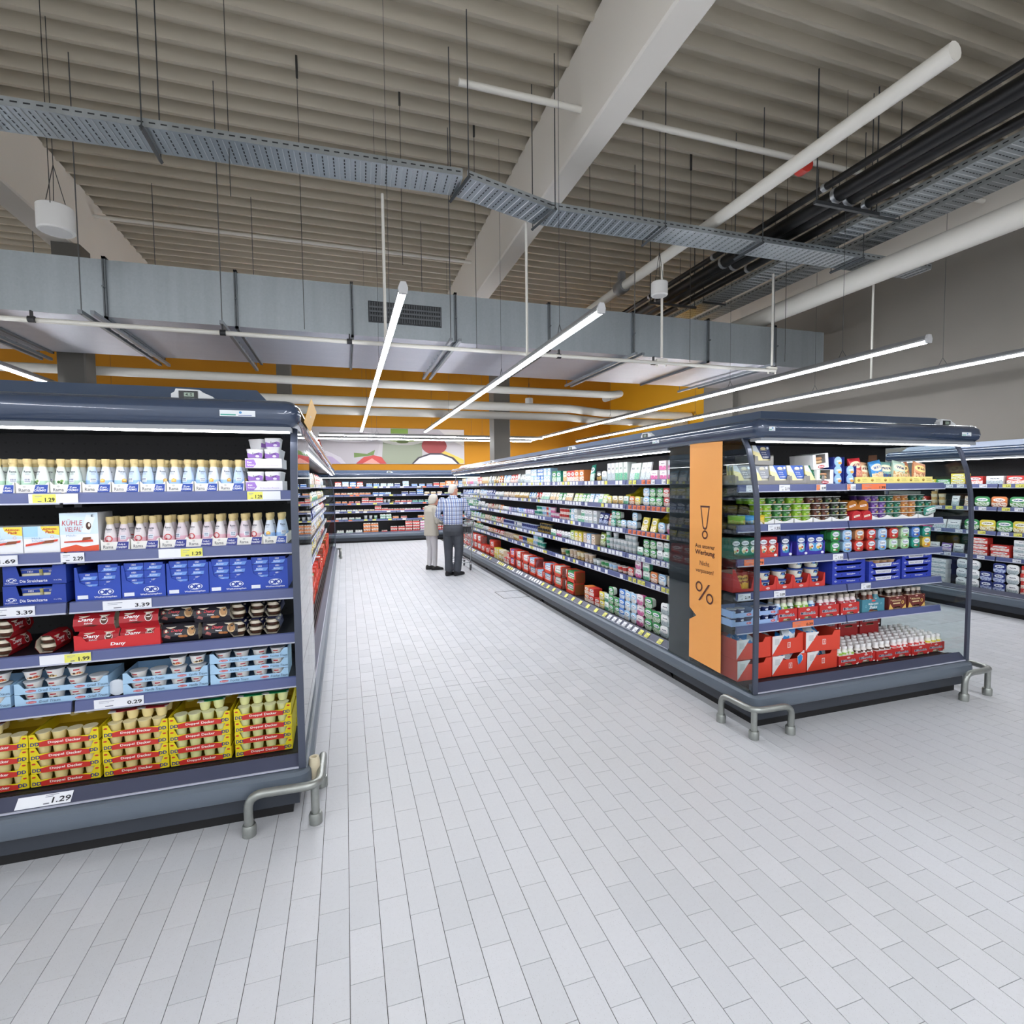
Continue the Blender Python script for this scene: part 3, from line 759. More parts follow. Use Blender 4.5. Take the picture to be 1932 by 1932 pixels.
TA = [(0, .917, 1.111, 'w', '1.29', (0.08, .55), 'yellow and white tag 1.29 under the green cream bottles'), (0, 1.85, 2.011, 'w', '1.29', (0.0, .46), 'yellow and white tag 1.29 under the purple tubs'),
      (1, .700, .862, 'w', '1.69', None, 'white price tag 1.69 under the chocolate snack boxes'), (1, 1.029, 1.124, 'w', '2.29', None, 'white price tag 2.29 under the tall snack box'),
      (1, 1.436, 1.632, 'w', '1.29', (.5, 1.0), 'yellow and white tag 1.29 under the pink cream bottles'), (2, .740, .917, 'w', '3.39', None, 'white price tag 3.39 under the stacked blue spread trays'),
      (2, 1.189, 1.396, 'w', '3.39', None, 'white price tag 3.39 under the blue butter boxes'), (3, .924, 1.13, 'w', '1.99', (.48, 1.0), 'yellow and white tag 1.99 under the red pudding tray'),
      (4, 1.132, 1.343, 'w', '0.29', None, 'white price tag 0.29 under the pale blue dessert trays')]
for (r, a, b, c, t, yl, lb) in TA: price_tag(FA, ax(a), ax(b), YSH, ZS[r], c, t, lb, yel=yl)
o = link('price_tag', tag_mesh('w', .205, .05), None, FA.w(1.02, .049, .262), 0, None, 'large white price tag 1.29 below the yellow pudding stacks', 'price tag', 'readable price tags')
o.rotation_euler = (R(-47), 0, 0)
link('price', decal('price', [('q', 0, .03, .036, .039, '#8d8fa0'), ('q', 0, .05, .043, .046, '#8d8fa0'), ('q', .0, .022, .006, .011, '#70727e'), ('t', '1.29', .065, .02, .07, .025, '#1e1e26', .02)]), o, (0, -.002, 0))
TB = [(0, .17, .278, 'w', '2.19', None, 'white tag 2.19 behind the glass post', None), (0, .464, .562, 'w', '2.19', None, 'white tag 2.19 under the blue cheese packs', None),
      (0, .812, .905, 'w', '3.99', None, 'white and orange tag under the tilted white box', 1), (0, 1.115, 1.202, 'w', '1.55', None, 'white and orange tag under the round cheese cartons', 1),
      (0, 1.267, 1.518, 'o', '1.99', None, 'orange tag 1.99 under the crisp bags', None), (1, .368, .479, 'w', '1.55', None, 'white tag 1.55 under the green dessert cups', None),
      (2, .16, .335, 'o', '1.79', None, 'orange tag 1.79 behind the glass post', None), (2, .988, 1.09, 'w', '1.55', None, 'white tag 1.55 under the green cream cheese tubs', None),
      (3, .431, .534, 'w', '3.09', None, 'white tag 3.09 under the red cartons of tubs', None), (3, 1.283, 1.383, 'w', '0.85', None, 'white tag 0.85 under the blue yoghurt trays', None),
      (4, .609, .808, 'o', '0.39', None, 'orange tag 0.39 under the milk drink cartons', None), (3, .11, .22, 'w', '2.19', None, 'white tag 2.19 behind the glass under the red cheese box', None)]
for (r, a, b, c, t, yl, lb, og) in TB: price_tag(FB, bx(a), bx(b), YSH, ZS[r], c, t, lb, orange=og)
# tags on the long rails (parts of the shelves)
rt = random.Random(3)
PRICES = ['1.55', '1.29', '0.99', '2.19', '1.79', '0.85', '1.19']
for u in range(NC):
    cab, sh = CC[u]
    for r in range(5):
        for s in range(3):
            w = UC / 3; n = 11 if u == 2 else 13; x0 = s * w
            xs = [x0 + .05 + (w - .1) * (k + .5) / n + rt.uniform(-.008, .008) for k in range(n)]
            cols = []
            for k in range(n):
                q = rt.random(); c = 'w' if q < .66 else ('y' if q < .80 else 'b')
                if u == 2 and r in (1, 2) and s == 2 and k < 8: c = 'o'
                if u == 2 and r == 0 and s == 2: c = 'yyboowbwywyb'[k % 12]
                if u == 2 and r == 4 and s == 2: c = 'yyyybwwyyyy'[k % 11]
                if u == 2 and r in (1, 2) and s == 2 and k >= 8: c = 'yby'[k - 8]
                if u == 0 and r == 3 and k < 6 and s == 0: c = 'o'
                cols.append(c)
            tx = {k: PRICES[(k + r) % 7] for k in range(n)} if u == 2 and s == 2 else None
            rail_tags(sh[r][s], xs, .062 if u == 2 else .056, .24, ZC[r], cols, tx)
    lip = [o for o in cab.children if o.name.startswith('deck_lip')][0]
    n = 30
    for k in range(n):
        c = rt.choice('yybwb') if u == 2 else rt.choice('wwybb')
        if u == 2 and 19 <= k <= 24: c = 'w'
        if u == 2 and k >= 25: c = 'yybyb'[k - 25]
        if u == 2 and k < 19: c = 'yb'[k % 2]
        if c == 'b': continue
        t = link('price_tag', tag_mesh(c, .062, .05), lip, (UC * (k + .5) / n, .049, .262)); t.rotation_euler = (R(-47), 0, 0)
        if u == 2 and k > 17: link('price', tag_print('1.55', .062, .05), t, (0, -.002, 0))
for u in range(2):
    cab, sh = CD[u]
    for r in range(5):
        for s in range(4):
            w = UD / 4; n = 11; xs = [s*w + .05 + (w - .1) * (k + .5) / n for k in range(n)]
            rail_tags(sh[r][s], xs, .07, .24, ZC[r], [rt.choice('wwwyb') for _ in range(n)])
cab, sh = CE[0]
for r in range(5):
    for s in range(4):
        w = LE / 4; n = 6; xs = [s*w + .08 + (w - .16) * (k + .5) / n + rt.uniform(-.05, .05) for k in range(n)]
        rail_tags(sh[r][s], xs, .11, .2, ZE[r], [rt.choice('wwoybb') for _ in range(n)])
cab, sh = CF
for r in range(4):
    for s in range(4):
        w = 5.2 / 4; n = 9; xs = [s*w + .06 + (w - .12) * (k + .5) / n for k in range(n)]
        rail_tags(sh[r][s], xs, .085, .22, ZF[r], [rt.choice('wwwwyb') for _ in range(n)], {k: ['2.49', '2.29', '1.79', '1.89'][r] for k in range(n)} if s < 3 else None)

# ------------------------------------------------------------------ goods: shared shapes
def rrect(w, d, r, z, n=3, cx=0.0, cy=0.0):
    pts = []
    for (sx, sy, a0) in ((1, 1, 0), (-1, 1, 90), (-1, -1, 180), (1, -1, 270)):
        for k in range(n + 1):
            a = R(a0 + 90 * k / n); pts.append((cx + sx*(w/2 - r) + r*math.cos(a), cy + sy*(d/2 - r) + r*math.sin(a), z))
    return pts
def frrect(w, h, r, y, n=3, cz=0.0):
    """rounded rectangle standing in the xz plane at depth y (walked so that the last cap faces -y)"""
    return [(p[0], y, p[1] + cz) for p in rrect(w, h, r, 0, n)]
def tray_mesh(name, w, d, fp, hs, col, inner, hb=None, t=.003, bottom=True):
    """carton tray: fp = outline of the front wall [(x,z)...]"""
    mb = MB(); hb = hs if hb is None else hb
    mb.prism(fp, 0.0, t, 'y', 0)
    mb.box(-w/2, -w/2 + t, t, d, 0, hs, 0); mb.box(w/2 - t, w/2, t, d, 0, hs, 0); mb.box(-w/2, w/2, d - t, d, 0, hb, 1)
    if bottom: mb.box(-w/2 + t, w/2 - t, t, d - t, 0, .003, 1)
    return mb.mesh(name, [M(col, .55), M(inner, .6)])
def lowfront(w, hl, hh, post, slope=.012):
    return [(-w/2, 0), (w/2, 0), (w/2, hh), (w/2 - post, hh), (w/2 - post - slope, hl), (-w/2 + post + slope, hl), (-w/2 + post, hh), (-w/2, hh)]
def cup_mesh(name, r0, r1, h, body, lid, band=None, n=12):
    mb = MB()
    mb.lathe([(r0, 0), (r0 + (r1-r0)*.35, h*.35), (r0 + (r1-r0)*.8, h*.8), (r1, h*.95), (r1 + .003, h*.96), (r1 + .003, h)], n, mis=[0, 1, 0, 0, 2], capm=2)
    return mb.mesh(name, [M(body, .4), M(band or body, .4), M(lid, .35)], True)

# ---- cream bottle
def bottle_proto(tint, tint2, food, name='cream_bottle'):
    p = Proto(name, 'bottle')
    b = MB(); b.lathe([(.024, 0), (.0275, .004), (.0285, .03), (.027, .055), (.0225, .085), (.0165, .112), (.0145, .121), (.0138, .135)], 14, mis=[0, 0, 0, 1, 1, 1, 2])
    p.add('body', b.mesh('body', [M(tint, .35), M(tint2, .35), M('#d9c68e', .4)], 60))
    c = MB(); c.lathe([(.0155, .131), (.0160, .134), (.0160, .137), (.0172, .138), (.0172, .156), (.0155, .158)], 14, mis=[0]*5)
    p.add('cap', c.mesh('cap', M('#dcc58c', .35), True), label='gold screw cap')
    ym = lambda x, z: -math.sqrt(max(.0285**2 - x*x, 1e-6)) * (1.0 if z < .05 else max(.52, 1.0 - (z - .05) * 6.2)) - .0006
    it = [('t', 'Rama', 0, .098, .024, .0095, '#1e2640', .015)] + [('q', -.008, .008, .089 - k*.006, .0905 - k*.006, '#8d97a5') for k in range(2)]
    if food == 'greens': it += [('e', 0, .05, .016, .016, '#e9efe2'), ('e', -.006, .048, .006, .007, '#3d6b34'), ('e', .006, .053, .006, .006, '#6f9a4a'), ('e', .004, .043, .005, .005, '#2f5a2c')]
    if food == 'orange': it += [('p', [(-.002, .045), (.018, .045), (.018, .058), (.008, .064), (-.002, .058)], '#edb04a'), ('e', .008, .055, .007, .005, '#f4d27a')]
    if food == 'berry': it += [('r', 0, .05, .016, .012, '#c94b4b'), ('e', .004, .05, .007, .006, '#e8d7d7'), ('e', -.006, .042, .004, .004, '#b33a3a')]
    if food == 'bar': it += [('q', -.012, .012, .046, .066, '#e6edf4'), ('q', -.010, .010, .05, .052, '#3b4d7c')] + [('q', -.009 + k*.004, -.007 + k*.004, .056, .064, '#3b4d7c') for k in range(5)]
    p.add('print', decal('print', it, ym))
    return p
BG = bottle_proto('#b6d6c0', '#dfe6e2', 'greens'); BGb = bottle_proto('#b4d4c0', '#d3e0d8', 'bar')
BB = bottle_proto('#9fc2ea', '#dbe2ec', 'orange'); BBb = bottle_proto('#98bdea', '#c3d6ee', 'bar')
BP = bottle_proto('#e6bcc6', '#e0dadb', 'berry'); BPb = bottle_proto('#dcaec0', '#d9cdd4', 'bar')
def rama_tray(w, word, c2):
    p = Proto('carton_tray', 'carton tray', tray_mesh('carton_tray', w, .26, [(-w/2, 0), (w/2, 0), (w/2, .055), (w/2 - .012, .04), (-w/2 + .012, .04), (-w/2, .055)], .05, '#eceae4', '#d8d2c4'))
    it = [('p', [(.002, .002), (w/2 - .006, .002), (w/2 - .002, .039), (.012, .039)], c2), ('t', 'Rama', -w*.24, .016, w*.34, .015, '#3a3f4c'), ('e', -w*.24, .031, .006, .005, '#c9c9c4')]
    if len(word) == 1: it.append(('t', word[0], w*.23, .018, w*.34, .012, '#f2f4fa', .02, .2))
    else: it += [('t', word[0], w*.24, .026, w*.24, .009, '#f2f4fa', .015, .2), ('t', word[1], w*.23, .013, w*.36, .010, '#f2f4fa', .02, .2)]
    p.add('print', decal('print', it)); return p
RT1 = rama_tray(.116, ('Zum', 'CREMIG'), '#2f4fa8'); RT2 = rama_tray(.118, ('Fluffig &', 'STANDFEST'), '#343c8f')
rg = random.Random(11)
ys0 = YSH + .012
def near(fr, x, y, z): return fr.w(x, y, z)
edges = [.755, .854, .989, 1.117, 1.239, 1.359, 1.474, 1.599, 1.710, 1.835]
z1 = ZS[0] + .05; nb = 0
for i in range(9):
    c = ax((edges[i] + edges[i+1]) / 2); sc = (edges[i+1] - edges[i]) * .98 / .121
    RT1.put(FA.w(c, ys0, z1), 0, 'white cream bottle tray on top shelf, %s from the corner post' % od(8 - i), 'cream bottle trays', scale=(min(1.08, sc), 1, 1))
    pair = (BG, BGb) if i < 3 else (BB, BBb)
    for k in (0, 1):
        for q in range(3):
            pr = pair[(k + i + q) % 2 if q == 0 else rg.randrange(2)]
            x = c + (k - .5) * .058 + rg.uniform(-.002, .002) + q*.004
            lb = ('%s cream bottle with gold cap, %s from corner post on top shelf' % ('green' if i < 3 else 'blue', od(17 - (2*i + k)))) if q == 0 else ('%s row gold capped cream bottle, %s from post on top shelf' % (['', 'second', 'third'][q], od(17 - (2*i + k))))
            pr.put(FA.w(x, ys0 + .035 + q * .062, z1 + .004), R(rg.uniform(-35, 35)), lb, 'cream bottles on the top shelf')
# ---- purple tubs
def tub_proto(name, w, d, h, body, lid, items, band=None):
    p = Proto(name, 'tub')
    b = MB(); b.loft([rrect(w*.80, d*.80, .014, 0), rrect(w*.9, d*.9, .016, h*.5), rrect(w*.97, d*.97, .018, h*.86)], [1, 0], True, True)
    p.add('body', b.mesh('body', [M(body, .4), M(band or body, .4)], True))
    l = MB(); l.loft([rrect(w*.98, d*.98, .018, h*.85), rrect(w, d, .019, h*.88), rrect(w, d, .019, h*.96), rrect(w*.95, d*.95, .017, h)], [0, 0, 0])
    p.add('lid', l.mesh('lid', M(lid, .35), True))
    if items: p.add('print', decal('print', items, lambda x, z: -d*(.40 + .08 * z / h) - .002))
    return p
PT = tub_proto('spread_tub', .082, .10, .058, '#efeef2', '#f3f2f5', [('p', [(-.034, .012), (.034, .012), (.036, .034), (.02, .04), (-.01, .03), (-.035, .036)], '#9a6fc4'), ('t', 'Rama', .004, .034, .03, .011, '#2c3550'), ('e', .012, .02, .01, .006, '#e9e3f2')])
tr = Proto('carton_tray', 'carton tray', tray_mesh('purple_tray', .175, .24, lowfront(.175, .048, .05, .01), .05, '#f0eef4', '#ddd8e4'))
tr.add('print', decal('print', [('p', [(-.086, .003), (-.05, .003), (-.035, .02), (-.045, .045), (-.086, .045)], '#9f78c9'), ('t', 'Zum', -.068, .03, .022, .009, '#ffffff', .02), ('t', 'Verfeinern', -.062, .016, .034, .008, '#ffffff', .02), ('t', 'für besondere Momente', .025, .014, .09, .007, '#b9a2d8')]))
cx = ax(1.93)
for lv, zz in enumerate((z1, z1 + .118)):
    tr.put(FA.w(cx, ys0, zz), 0, 'purple and white tub tray beside the corner post, %s one' % ('lower', 'upper')[lv], 'purple tub trays')
    for k in range(2):
        for q in range(2):
            PT.put(FA.w(cx - .043 + k*.086, ys0 + .06 + q*.105, zz + .042), R(rg.uniform(-6, 6)), 'purple and white spread tub, %s tray, %s row, %s one' % (('lower', 'upper')[lv], ('front', 'back')[q], ('outer', 'post side')[k]), 'purple spread tubs')
PT.put(FA.w(cx + .045, ys0 + .06, z1 + .218), 0, 'purple spread tub topping the stack next to the post', 'purple spread tubs')
PT.put(FA.w(cx - .03, ys0 + .12, z1 + .218), R(50), 'turned purple spread tub on top of the stack', 'purple spread tubs')

# ---- second shelf: snack boxes, pink bottles
z2 = ZS[1] + .05
def snack_box(kind, w, h, d):
    p = Proto('snack_box', 'box'); b = MB(); b.box(-w/2, w/2, 0, d, 0, h); p.add('carton', b.mesh('carton', M('#f1f3f6', .4)))
    if kind == 'a':
        it = [('q', -w/2, w/2, h*.55, h, '#cfe6f6'), ('q', -w/2, -w*.1, h*.62, h, '#a9d6f2'), ('p', [(-w*.02, h), (w/2, h), (w/2, h*.66), (w*.2, h*.72), (w*.02, h*.86)], '#f4de4e'),
              ('t', 'Aktions-', w*.24, h*.9, w*.42, h*.09, '#c0302b', .03, .2), ('t', 'Pack', w*.25, h*.79, w*.26, h*.1, '#c0302b', .03, .2),
              ('t', 'Milch-', -w*.12, h*.55, w*.3, h*.07, '#8fb4d8'), ('t', 'Schnitte', -w*.08, h*.46, w*.38, h*.07, '#8fb4d8'),
              ('p', [(-w*.45, h*.26), (w*.1, h*.36), (w*.44, h*.42), (w*.46, h*.5), (w*.1, h*.44), (-w*.44, h*.34)], '#d8452f'), ('p', [(.0, h*.34), (w*.33, h*.38), (w*.36, h*.48), (w*.1, h*.46)], '#8a4a2c'), ('q', .0, w*.3, h*.29, h*.33, '#fbf6ea'), ('r', w*.3, h*.6, w*.05, w*.038, '#e2a9a4')]
    else:
        it = [('q', -w/2, w/2, h*.45, h, '#d5e8f5'), ('p', [(-w/2, 0), (w/2, 0), (w/2, h*.16), (w*.1, h*.12), (-w*.1, h*.18), (-w/2, h*.1)], '#e2532f'), ('t', 'KÜHLE', -w*.17, h*.76, w*.52, h*.16, '#c22f2c', .0, .1), ('t', 'VIELFALT', -w*.12, h*.58, w*.5, h*.12, '#c22f2c', .0, .1),
              ('p', [(w*.06, h*.5), (w*.28, h*.46), (w*.45, h*.92), (w*.2, h*.96)], '#e9f3fa'), ('e', w*.25, h*.66, w*.07, h*.1, '#4a2a1e'), ('e', w*.27, h*.68, w*.03, h*.05, '#efe6dc'), ('t', 'E', w*.36, h*.92, w*.06, h*.06, '#22303e', .02),
              ('p', [(-w*.4, h*.24), (w*.36, h*.24), (w*.34, h*.3), (-w*.4, h*.27)], '#d8452f'), ('p', [(.06*w, h*.28), (w*.3, h*.31), (w*.3, h*.37), (w*.1, h*.36)], '#8a4a2c'), ('t', 'Milch-', -w*.2, h*.42, w*.26, h*.05, '#8fb4d8')]
    p.add('print', decal('print', it)); return p
SA = snack_box('a', .138, .125, .16); SV = snack_box('v', .15, .185, .2)
for i, x in enumerate((.645, .795, .940)): SA.put(FA.w(ax(x) + .005, ys0 + .004, z2), R(rg.uniform(-2, 2)), 'white snack box with yellow corner, %s from the tall snack box' % od(2 - i), 'yellow cornered snack boxes')
SV.put(FA.w(ax(1.098), ys0, z2), R(3), 'tall white snack box with red lettering and orange wave', 'tall snack boxes')
e2 = [1.184, 1.303, 1.438, 1.556, 1.677, 1.79, 1.913, 2.035]
for i in range(7):
    c = ax((e2[i] + e2[i+1]) / 2); last = i == 6
    (RT2 if not last else RT1).put(FA.w(c, ys0, z2), 0, 'white cream bottle tray on second shelf, %s from the corner post' % od(6 - i), 'cream bottle trays')
    for k in (0, 1):
        for q in range(2):
            pr = (BB, BBb)[(k) % 2] if last else (BP, BPb)[(k + q) % 2]
            if i in (0, 4, 5) and not last: pr = (BPb, BP)[k] if i == 5 else pr
            lb = '%s cream bottle, %s from the corner post on second shelf%s' % ('blue' if last else 'pink', od(13 - 2*i - k), '' if q == 0 else ', back row')
            pr.put(FA.w(c + (k - .5) * .058, ys0 + .035 + q*.075, z2 + .004), R(rg.uniform(-30, 30)), lb, 'cream bottles on the second shelf')

# ---- third shelf: blue spread trays and butter boxes
z3 = ZS[2] + .05
BLUE = '#24409f'
st = Proto('carton_tray', 'carton tray', tray_mesh('spread_tray', .242, .3, [(-.121, 0), (.121, 0), (.121, .09), (.07, .09), (.06, .042), (-.06, .042), (-.07, .09), (-.121, .09)], .09, BLUE, '#20357f'))
LOGO = lambda cx, cz, s: [('e', cx, cz, s, s*.48, '#e9eef8'), ('r', cx - s*.5, cz, s*.36, s*.2, BLUE), ('r', cx + s*.5, cz, s*.36, s*.2, BLUE), ('p', [(cx - s*.2, cz - s*.3), (cx + s*.1, cz - s*.3), (cx + s*.2, cz + s*.3), (cx - s*.1, cz + s*.3)], BLUE)]
st.add('print', decal('print', LOGO(-.09, .025, .02) + [('t', 'Weihenstephan', -.09, .010, .05, .007, '#f2f4fa', .01), ('t', 'Die Streichzarte', -.005, .019, .105, .014, '#f2f4fa', .012), ('t', '16 x 250g', .088, .018, .03, .007, '#f2f4fa')]))
ST = tub_proto('butter_tub', .09, .11, .056, '#d7cf8a', '#2a4bb0', [('q', -.034, .034, .012, .026, '#f3efd8'), ('q', -.034, .034, .03, .046, '#26439f'), ('t', '1021', 0, .038, .02, .009, '#ffffff', .02)], '#efe9c8')
for lv in range(2):
    st.put(FA.w(ax(.912) - (.004 if lv == 0 else 0), ys0, z3 + .0925*lv), 0, 'dark blue spread tray under the snack boxes, %s one' % ('lower', 'upper')[lv], 'blue spread trays')
    for k in range(2): ST.put(FA.w(ax(.885) + k*.085, ys0 + .07, z3 + .0925*lv + .022), R(rg.uniform(-4, 4)), 'butter spread tub in the %s blue tray, %s one' % (('lower', 'upper')[lv], ('outer', 'inner')[k]), 'butter spread tubs')
w, h = .186, .162
bb = Proto('butter_box', 'carton box', tray_mesh('butter_box', w, .3, [(-w/2, 0), (w/2, 0), (w/2, h), (w/2 - .01, h), (w/2 - .022, h*.62), (w*.1, h*.42), (-w*.2, h*.42), (-w/2 + .02, h*.55), (-w/2 + .01, h), (-w/2, h)], h, '#2b4bb2', '#223a8c'))
bb.add('print', decal('print', LOGO(w*.17, h*.24, .033) + [('t', 'Weihenstephan', w*.16, h*.085, w*.5, h*.07, '#f2f4fa', .012), ('q', -w*.45, -w*.22, h*.06, h*.17, '#e7ebf5')]))
bp = Proto('butter_pack', 'butter pack'); b = MB(); b.box(-.041, .041, 0, .16, 0, .037); bp.add('wrapper', b.mesh('wrapper', M('#2a4cb6', .35)))
bp.add('print', decal('print', [('p', [(-.03, .003), (.03, .003), (.04, .02), (-.01, .02)], '#6f9be4'), ('t', '1021', 0, .028, .018, .008, '#ffffff', .02), ('t', 'Butter', 0, .013, .034, .011, '#dfe9fb', .01)]))
e3 = [1.067, 1.259, 1.456, 1.652, 1.842, 2.03]
for i in range(5):
    c = ax((e3[i] + e3[i+1]) / 2)
    bb.put(FA.w(c, ys0, z3), 0, 'blue butter box with white crest, %s from the corner post' % od(4 - i), 'blue butter boxes')
    for r_ in range(3):
        for k in range(2):
            if i == 0 and k == 0 and r_ == 2: continue
            bp.put(FA.w(c - .042 + k*.084, ys0 + .006, z3 + .058 + r_*.0385), 0, 'butter pack in %s blue box from post, %s row %s side' % (od(4 - i), ('lowest', 'middle', 'top')[r_], ('outer', 'post')[k]), 'butter packs')

# ---- fourth shelf: pudding sleeves
z4 = ZS[3] + .05
HEX = [(.018, 0), (.068, 0), (.086, .03), (.08, .062), (.06, .084), (.026, .084), (.006, .062), (0, .03)]
def sleeve(col, items, L=.168, brown='#4a2a1c', cream='#e6dcc8', name='pudding_pack'):
    p = Proto(name, 'pudding pack'); b = MB()
    b.prism(HEX, -L/2, L/2, 'x', 0, caps=False); q = [(.043 + (y - .043)*.96, .042 + (z - .042)*.96) for y, z in HEX]
    b.prism(list(reversed(q)), -L/2, L/2, 'x', 1, caps=False)
    p.add('sleeve', b.mesh('sleeve', [M(col, .4), M('#cfc6b4', .6)]))
    for k, x in enumerate((-L/2 + .042, L/2 - .042)):
        for lv in range(2):
            c = MB(); c.lathe([(.026, .0), (.031, .016), (.033, .017), (.034, .030), (.036, .0305), (.036, .0325)], 12, (x, .043, .006 + lv*.036), mis=[0, 0, 1, 1, 1])
            p.add('cup', c.mesh('cup', [M(brown, .35), M(cream, .4)], True))
    if items: p.add('print', decal('print', items, lambda x, z: (.018 - (z / .03) * .018) if z < .03 else ((z - .03) / .032 * .006 if z < .062 else .006 + (z - .062) / .022 * .02)))
    return p
DR = [('t', 'Dany', -.03, .056, .066, .021, '#ffffff', .025, .15), ('t', 'Sahne', -.022, .040, .034, .008, '#ffffff', .01, .15), ('e', .042, .052, .017, .022, '#ffffff'), ('e', .042, .049, .013, .016, '#5a3020'), ('e', .042, .058, .012, .009, '#f4efe6'), ('p', [(-.05, .028), (.0, .022), (.02, .03), (-.01, .034)], '#5a2018')]
DK = [('t', 'Dany', -.012, .056, .052, .019, '#d8404a', .025, .15), ('t', 'Premium', -.006, .041, .03, .008, '#ffffff', .02, .15), ('p', [(-.07, .046), (-.048, .05), (-.05, .068), (-.072, .064)], '#a8332e'), ('e', -.06, .057, .006, .007, '#e4d6bc'), ('p', [(-.07, .026), (-.045, .016), (-.04, .03), (-.06, .04)], '#b06a66'),
      ('e', .052, .05, .019, .025, '#d9b98c'), ('e', .052, .052, .014, .018, '#b98a58'), ('e', .006, .028, .013, .007, '#c98655'), ('e', .024, .027, .012, .007, '#c07a48')]
SR = sleeve('#b5222c', DR); SK = sleeve('#2a2830', DK, .165, '#5a3a24'); SBL = sleeve('#262a55', None, .165, '#43281c')
def plc(p, x, y, z, rz, lb): p.put(FA.w(x, y, z), rz, lb, 'pudding packs on the fourth shelf')
for i, (x, lv) in enumerate(((.80, 0), (.80, 1), (.975, 0))):
    plc(SR, ax(x) + (.01 if lv else 0), ys0 + .1, z4 + .086*lv, R(90), 'red pudding pack seen end on, %s' % ('lower one by the frame edge', 'upper one by the frame edge', 'beside the red tray')[i])
w = .36
dt = Proto('carton_tray', 'carton tray', tray_mesh('dany_tray', w, .2, [(-w/2, 0), (w/2, 0), (w/2, .085), (w/2 - .02, .085), (w/2 - .03, .06), (.0, .058), (-.012, .05), (-w/2 + .05, .042), (-w/2 + .03, .07), (-w/2, .075)], .07, '#cf2a2e', '#b9242a'))
dt.add('print', decal('print', [('t', 'Dany', .0, .02, .062, .02, '#ffffff', .025, .15)]))
dt.put(FA.w(ax(1.237), ys0 - .004, z4), 0, 'red pudding tray lettered in white with packs on top')
for i, (x, lv) in enumerate(((1.148, 0), (1.325, 0), (1.13, 1), (1.322, 1))):
    plc(SR, ax(x), ys0 + .012 + .004*lv, z4 + .004 + .083*lv, 0, 'red pudding pack in the red tray, %s' % ('lower outer one', 'lower inner one', 'upper outer one', 'upper inner one')[i])
for i, (x, lv, dy) in enumerate(((1.503, 0, .0), (1.69, 0, .0), (1.655, 1, .0), (1.48, 1, .05))):
    plc(SK, ax(x), ys0 + .01 + dy, z4 + .086*lv, 0, 'black pudding pack, %s' % ('lower one next to the red tray', 'lower one next to the end-on packs', 'upper front one', 'upper one set back')[i])
for i, (x, lv) in enumerate(((1.82, 0), (1.903, 0), (1.985, 0), (1.815, 1), (1.91, 1), (1.99, 1))):
    plc(SBL, ax(x), ys0 + (.09 if lv == 0 else .12), z4 + .086*lv, R(90), 'dark blue pudding pack seen end on, %s %s from the post' % (('lower', 'upper')[lv], od([2, 1, 0][i % 3])))

# ---- fifth shelf: pale blue dessert trays
z5 = ZS[4] + .05
def traum_tray(word, w=.372):
    p = Proto('carton_tray', 'carton tray', tray_mesh('traum_tray', w, .2, lowfront(w, .026, .052, .018, .02), .05, '#a9cdea', '#8fb8dc'))
    it = []
    for s in (-.25, .27): it += [('e', w*s - .03, .0125, .021, .0055, '#c2333b'), ('t', 'Ehrmann', w*s - .03, .0125, .032, .0055, '#f3e6ea', .01), ('t', word + ' Traum', w*s + .042, .013, .085, .0125, '#3a4a63', .0, .25)]
    p.add('print', decal('print', it)); return p
TG, TV, TF = traum_tray('Grieß'), traum_tray('Vanille'), traum_tray('Früchte')
DC = []
for i, (b1, b2) in enumerate((('#d9a25c', '#c4483c'), ('#dcc07c', '#6a4a30'), ('#e4c890', '#c9583c'))):
    p = Proto('dessert_cup', 'cup'); c = MB(); c.lathe([(.026, 0), (.030, .012), (.034, .03), (.0365, .041), (.040, .0415), (.040, .0435)], 14, mis=[0, 0, 0, 1, 1], capm=1)
    p.add('cup_body', c.mesh('cup_body', [M('#eceae6', .4), M('#d7dee6', .3)], True))
    p.add('print', decal('print', [('q', -.012, .012, .027, .033, '#c2333b'), ('q', -.022, .022, .006, .014, b1), ('e', .008, .013, .009, .006, b2), ('e', -.01, .012, .006, .005, '#5a3a2a')], lambda x, z: -math.sqrt(max((.026 + z*.26)**2 - x*x, 1e-6)) - .0005))
    DC.append(p)
def traum(tp, c, layers, name, top):
    for lv in range(layers):
        tp.put(FA.w(c, ys0, z5 + .054*lv), 0, 'pale blue %s dessert tray, %s layer from the shelf' % (name, od(lv)), 'pale blue dessert trays')
        for k in range(4):
            DC[(k + lv) % 3].put(FA.w(c - .132 + k*.088, ys0 + .05, z5 + .006 + .054*lv), R(rg.uniform(-25, 25)), '%s dessert cup, %s in the %s tray layer' % (name, od(k), od(lv)), 'dessert cups')
    for j, k in enumerate(top):
        DC[j % 3].put(FA.w(c - .132 + k*.088, ys0 + .05, z5 + .007 + .054*layers - .002), R(rg.uniform(-25, 25)), '%s dessert cup standing loose on top, %s' % (name, od(j)), 'dessert cups')
traum(TG, ax(.60), 2, 'leftmost', (3,)); traum(TG, ax(.995), 2, 'semolina', (0, 1, 2)); traum(TV, ax(1.437), 2, 'vanilla', (2, 3)); traum(TF, ax(1.828), 3, 'fruit', ())
DC[0].put(FA.w(ax(1.215), ys0 + .06, z5 + .036), 0, 'dessert cup lying on its side between two pale blue trays', tilt=(R(90), 0))

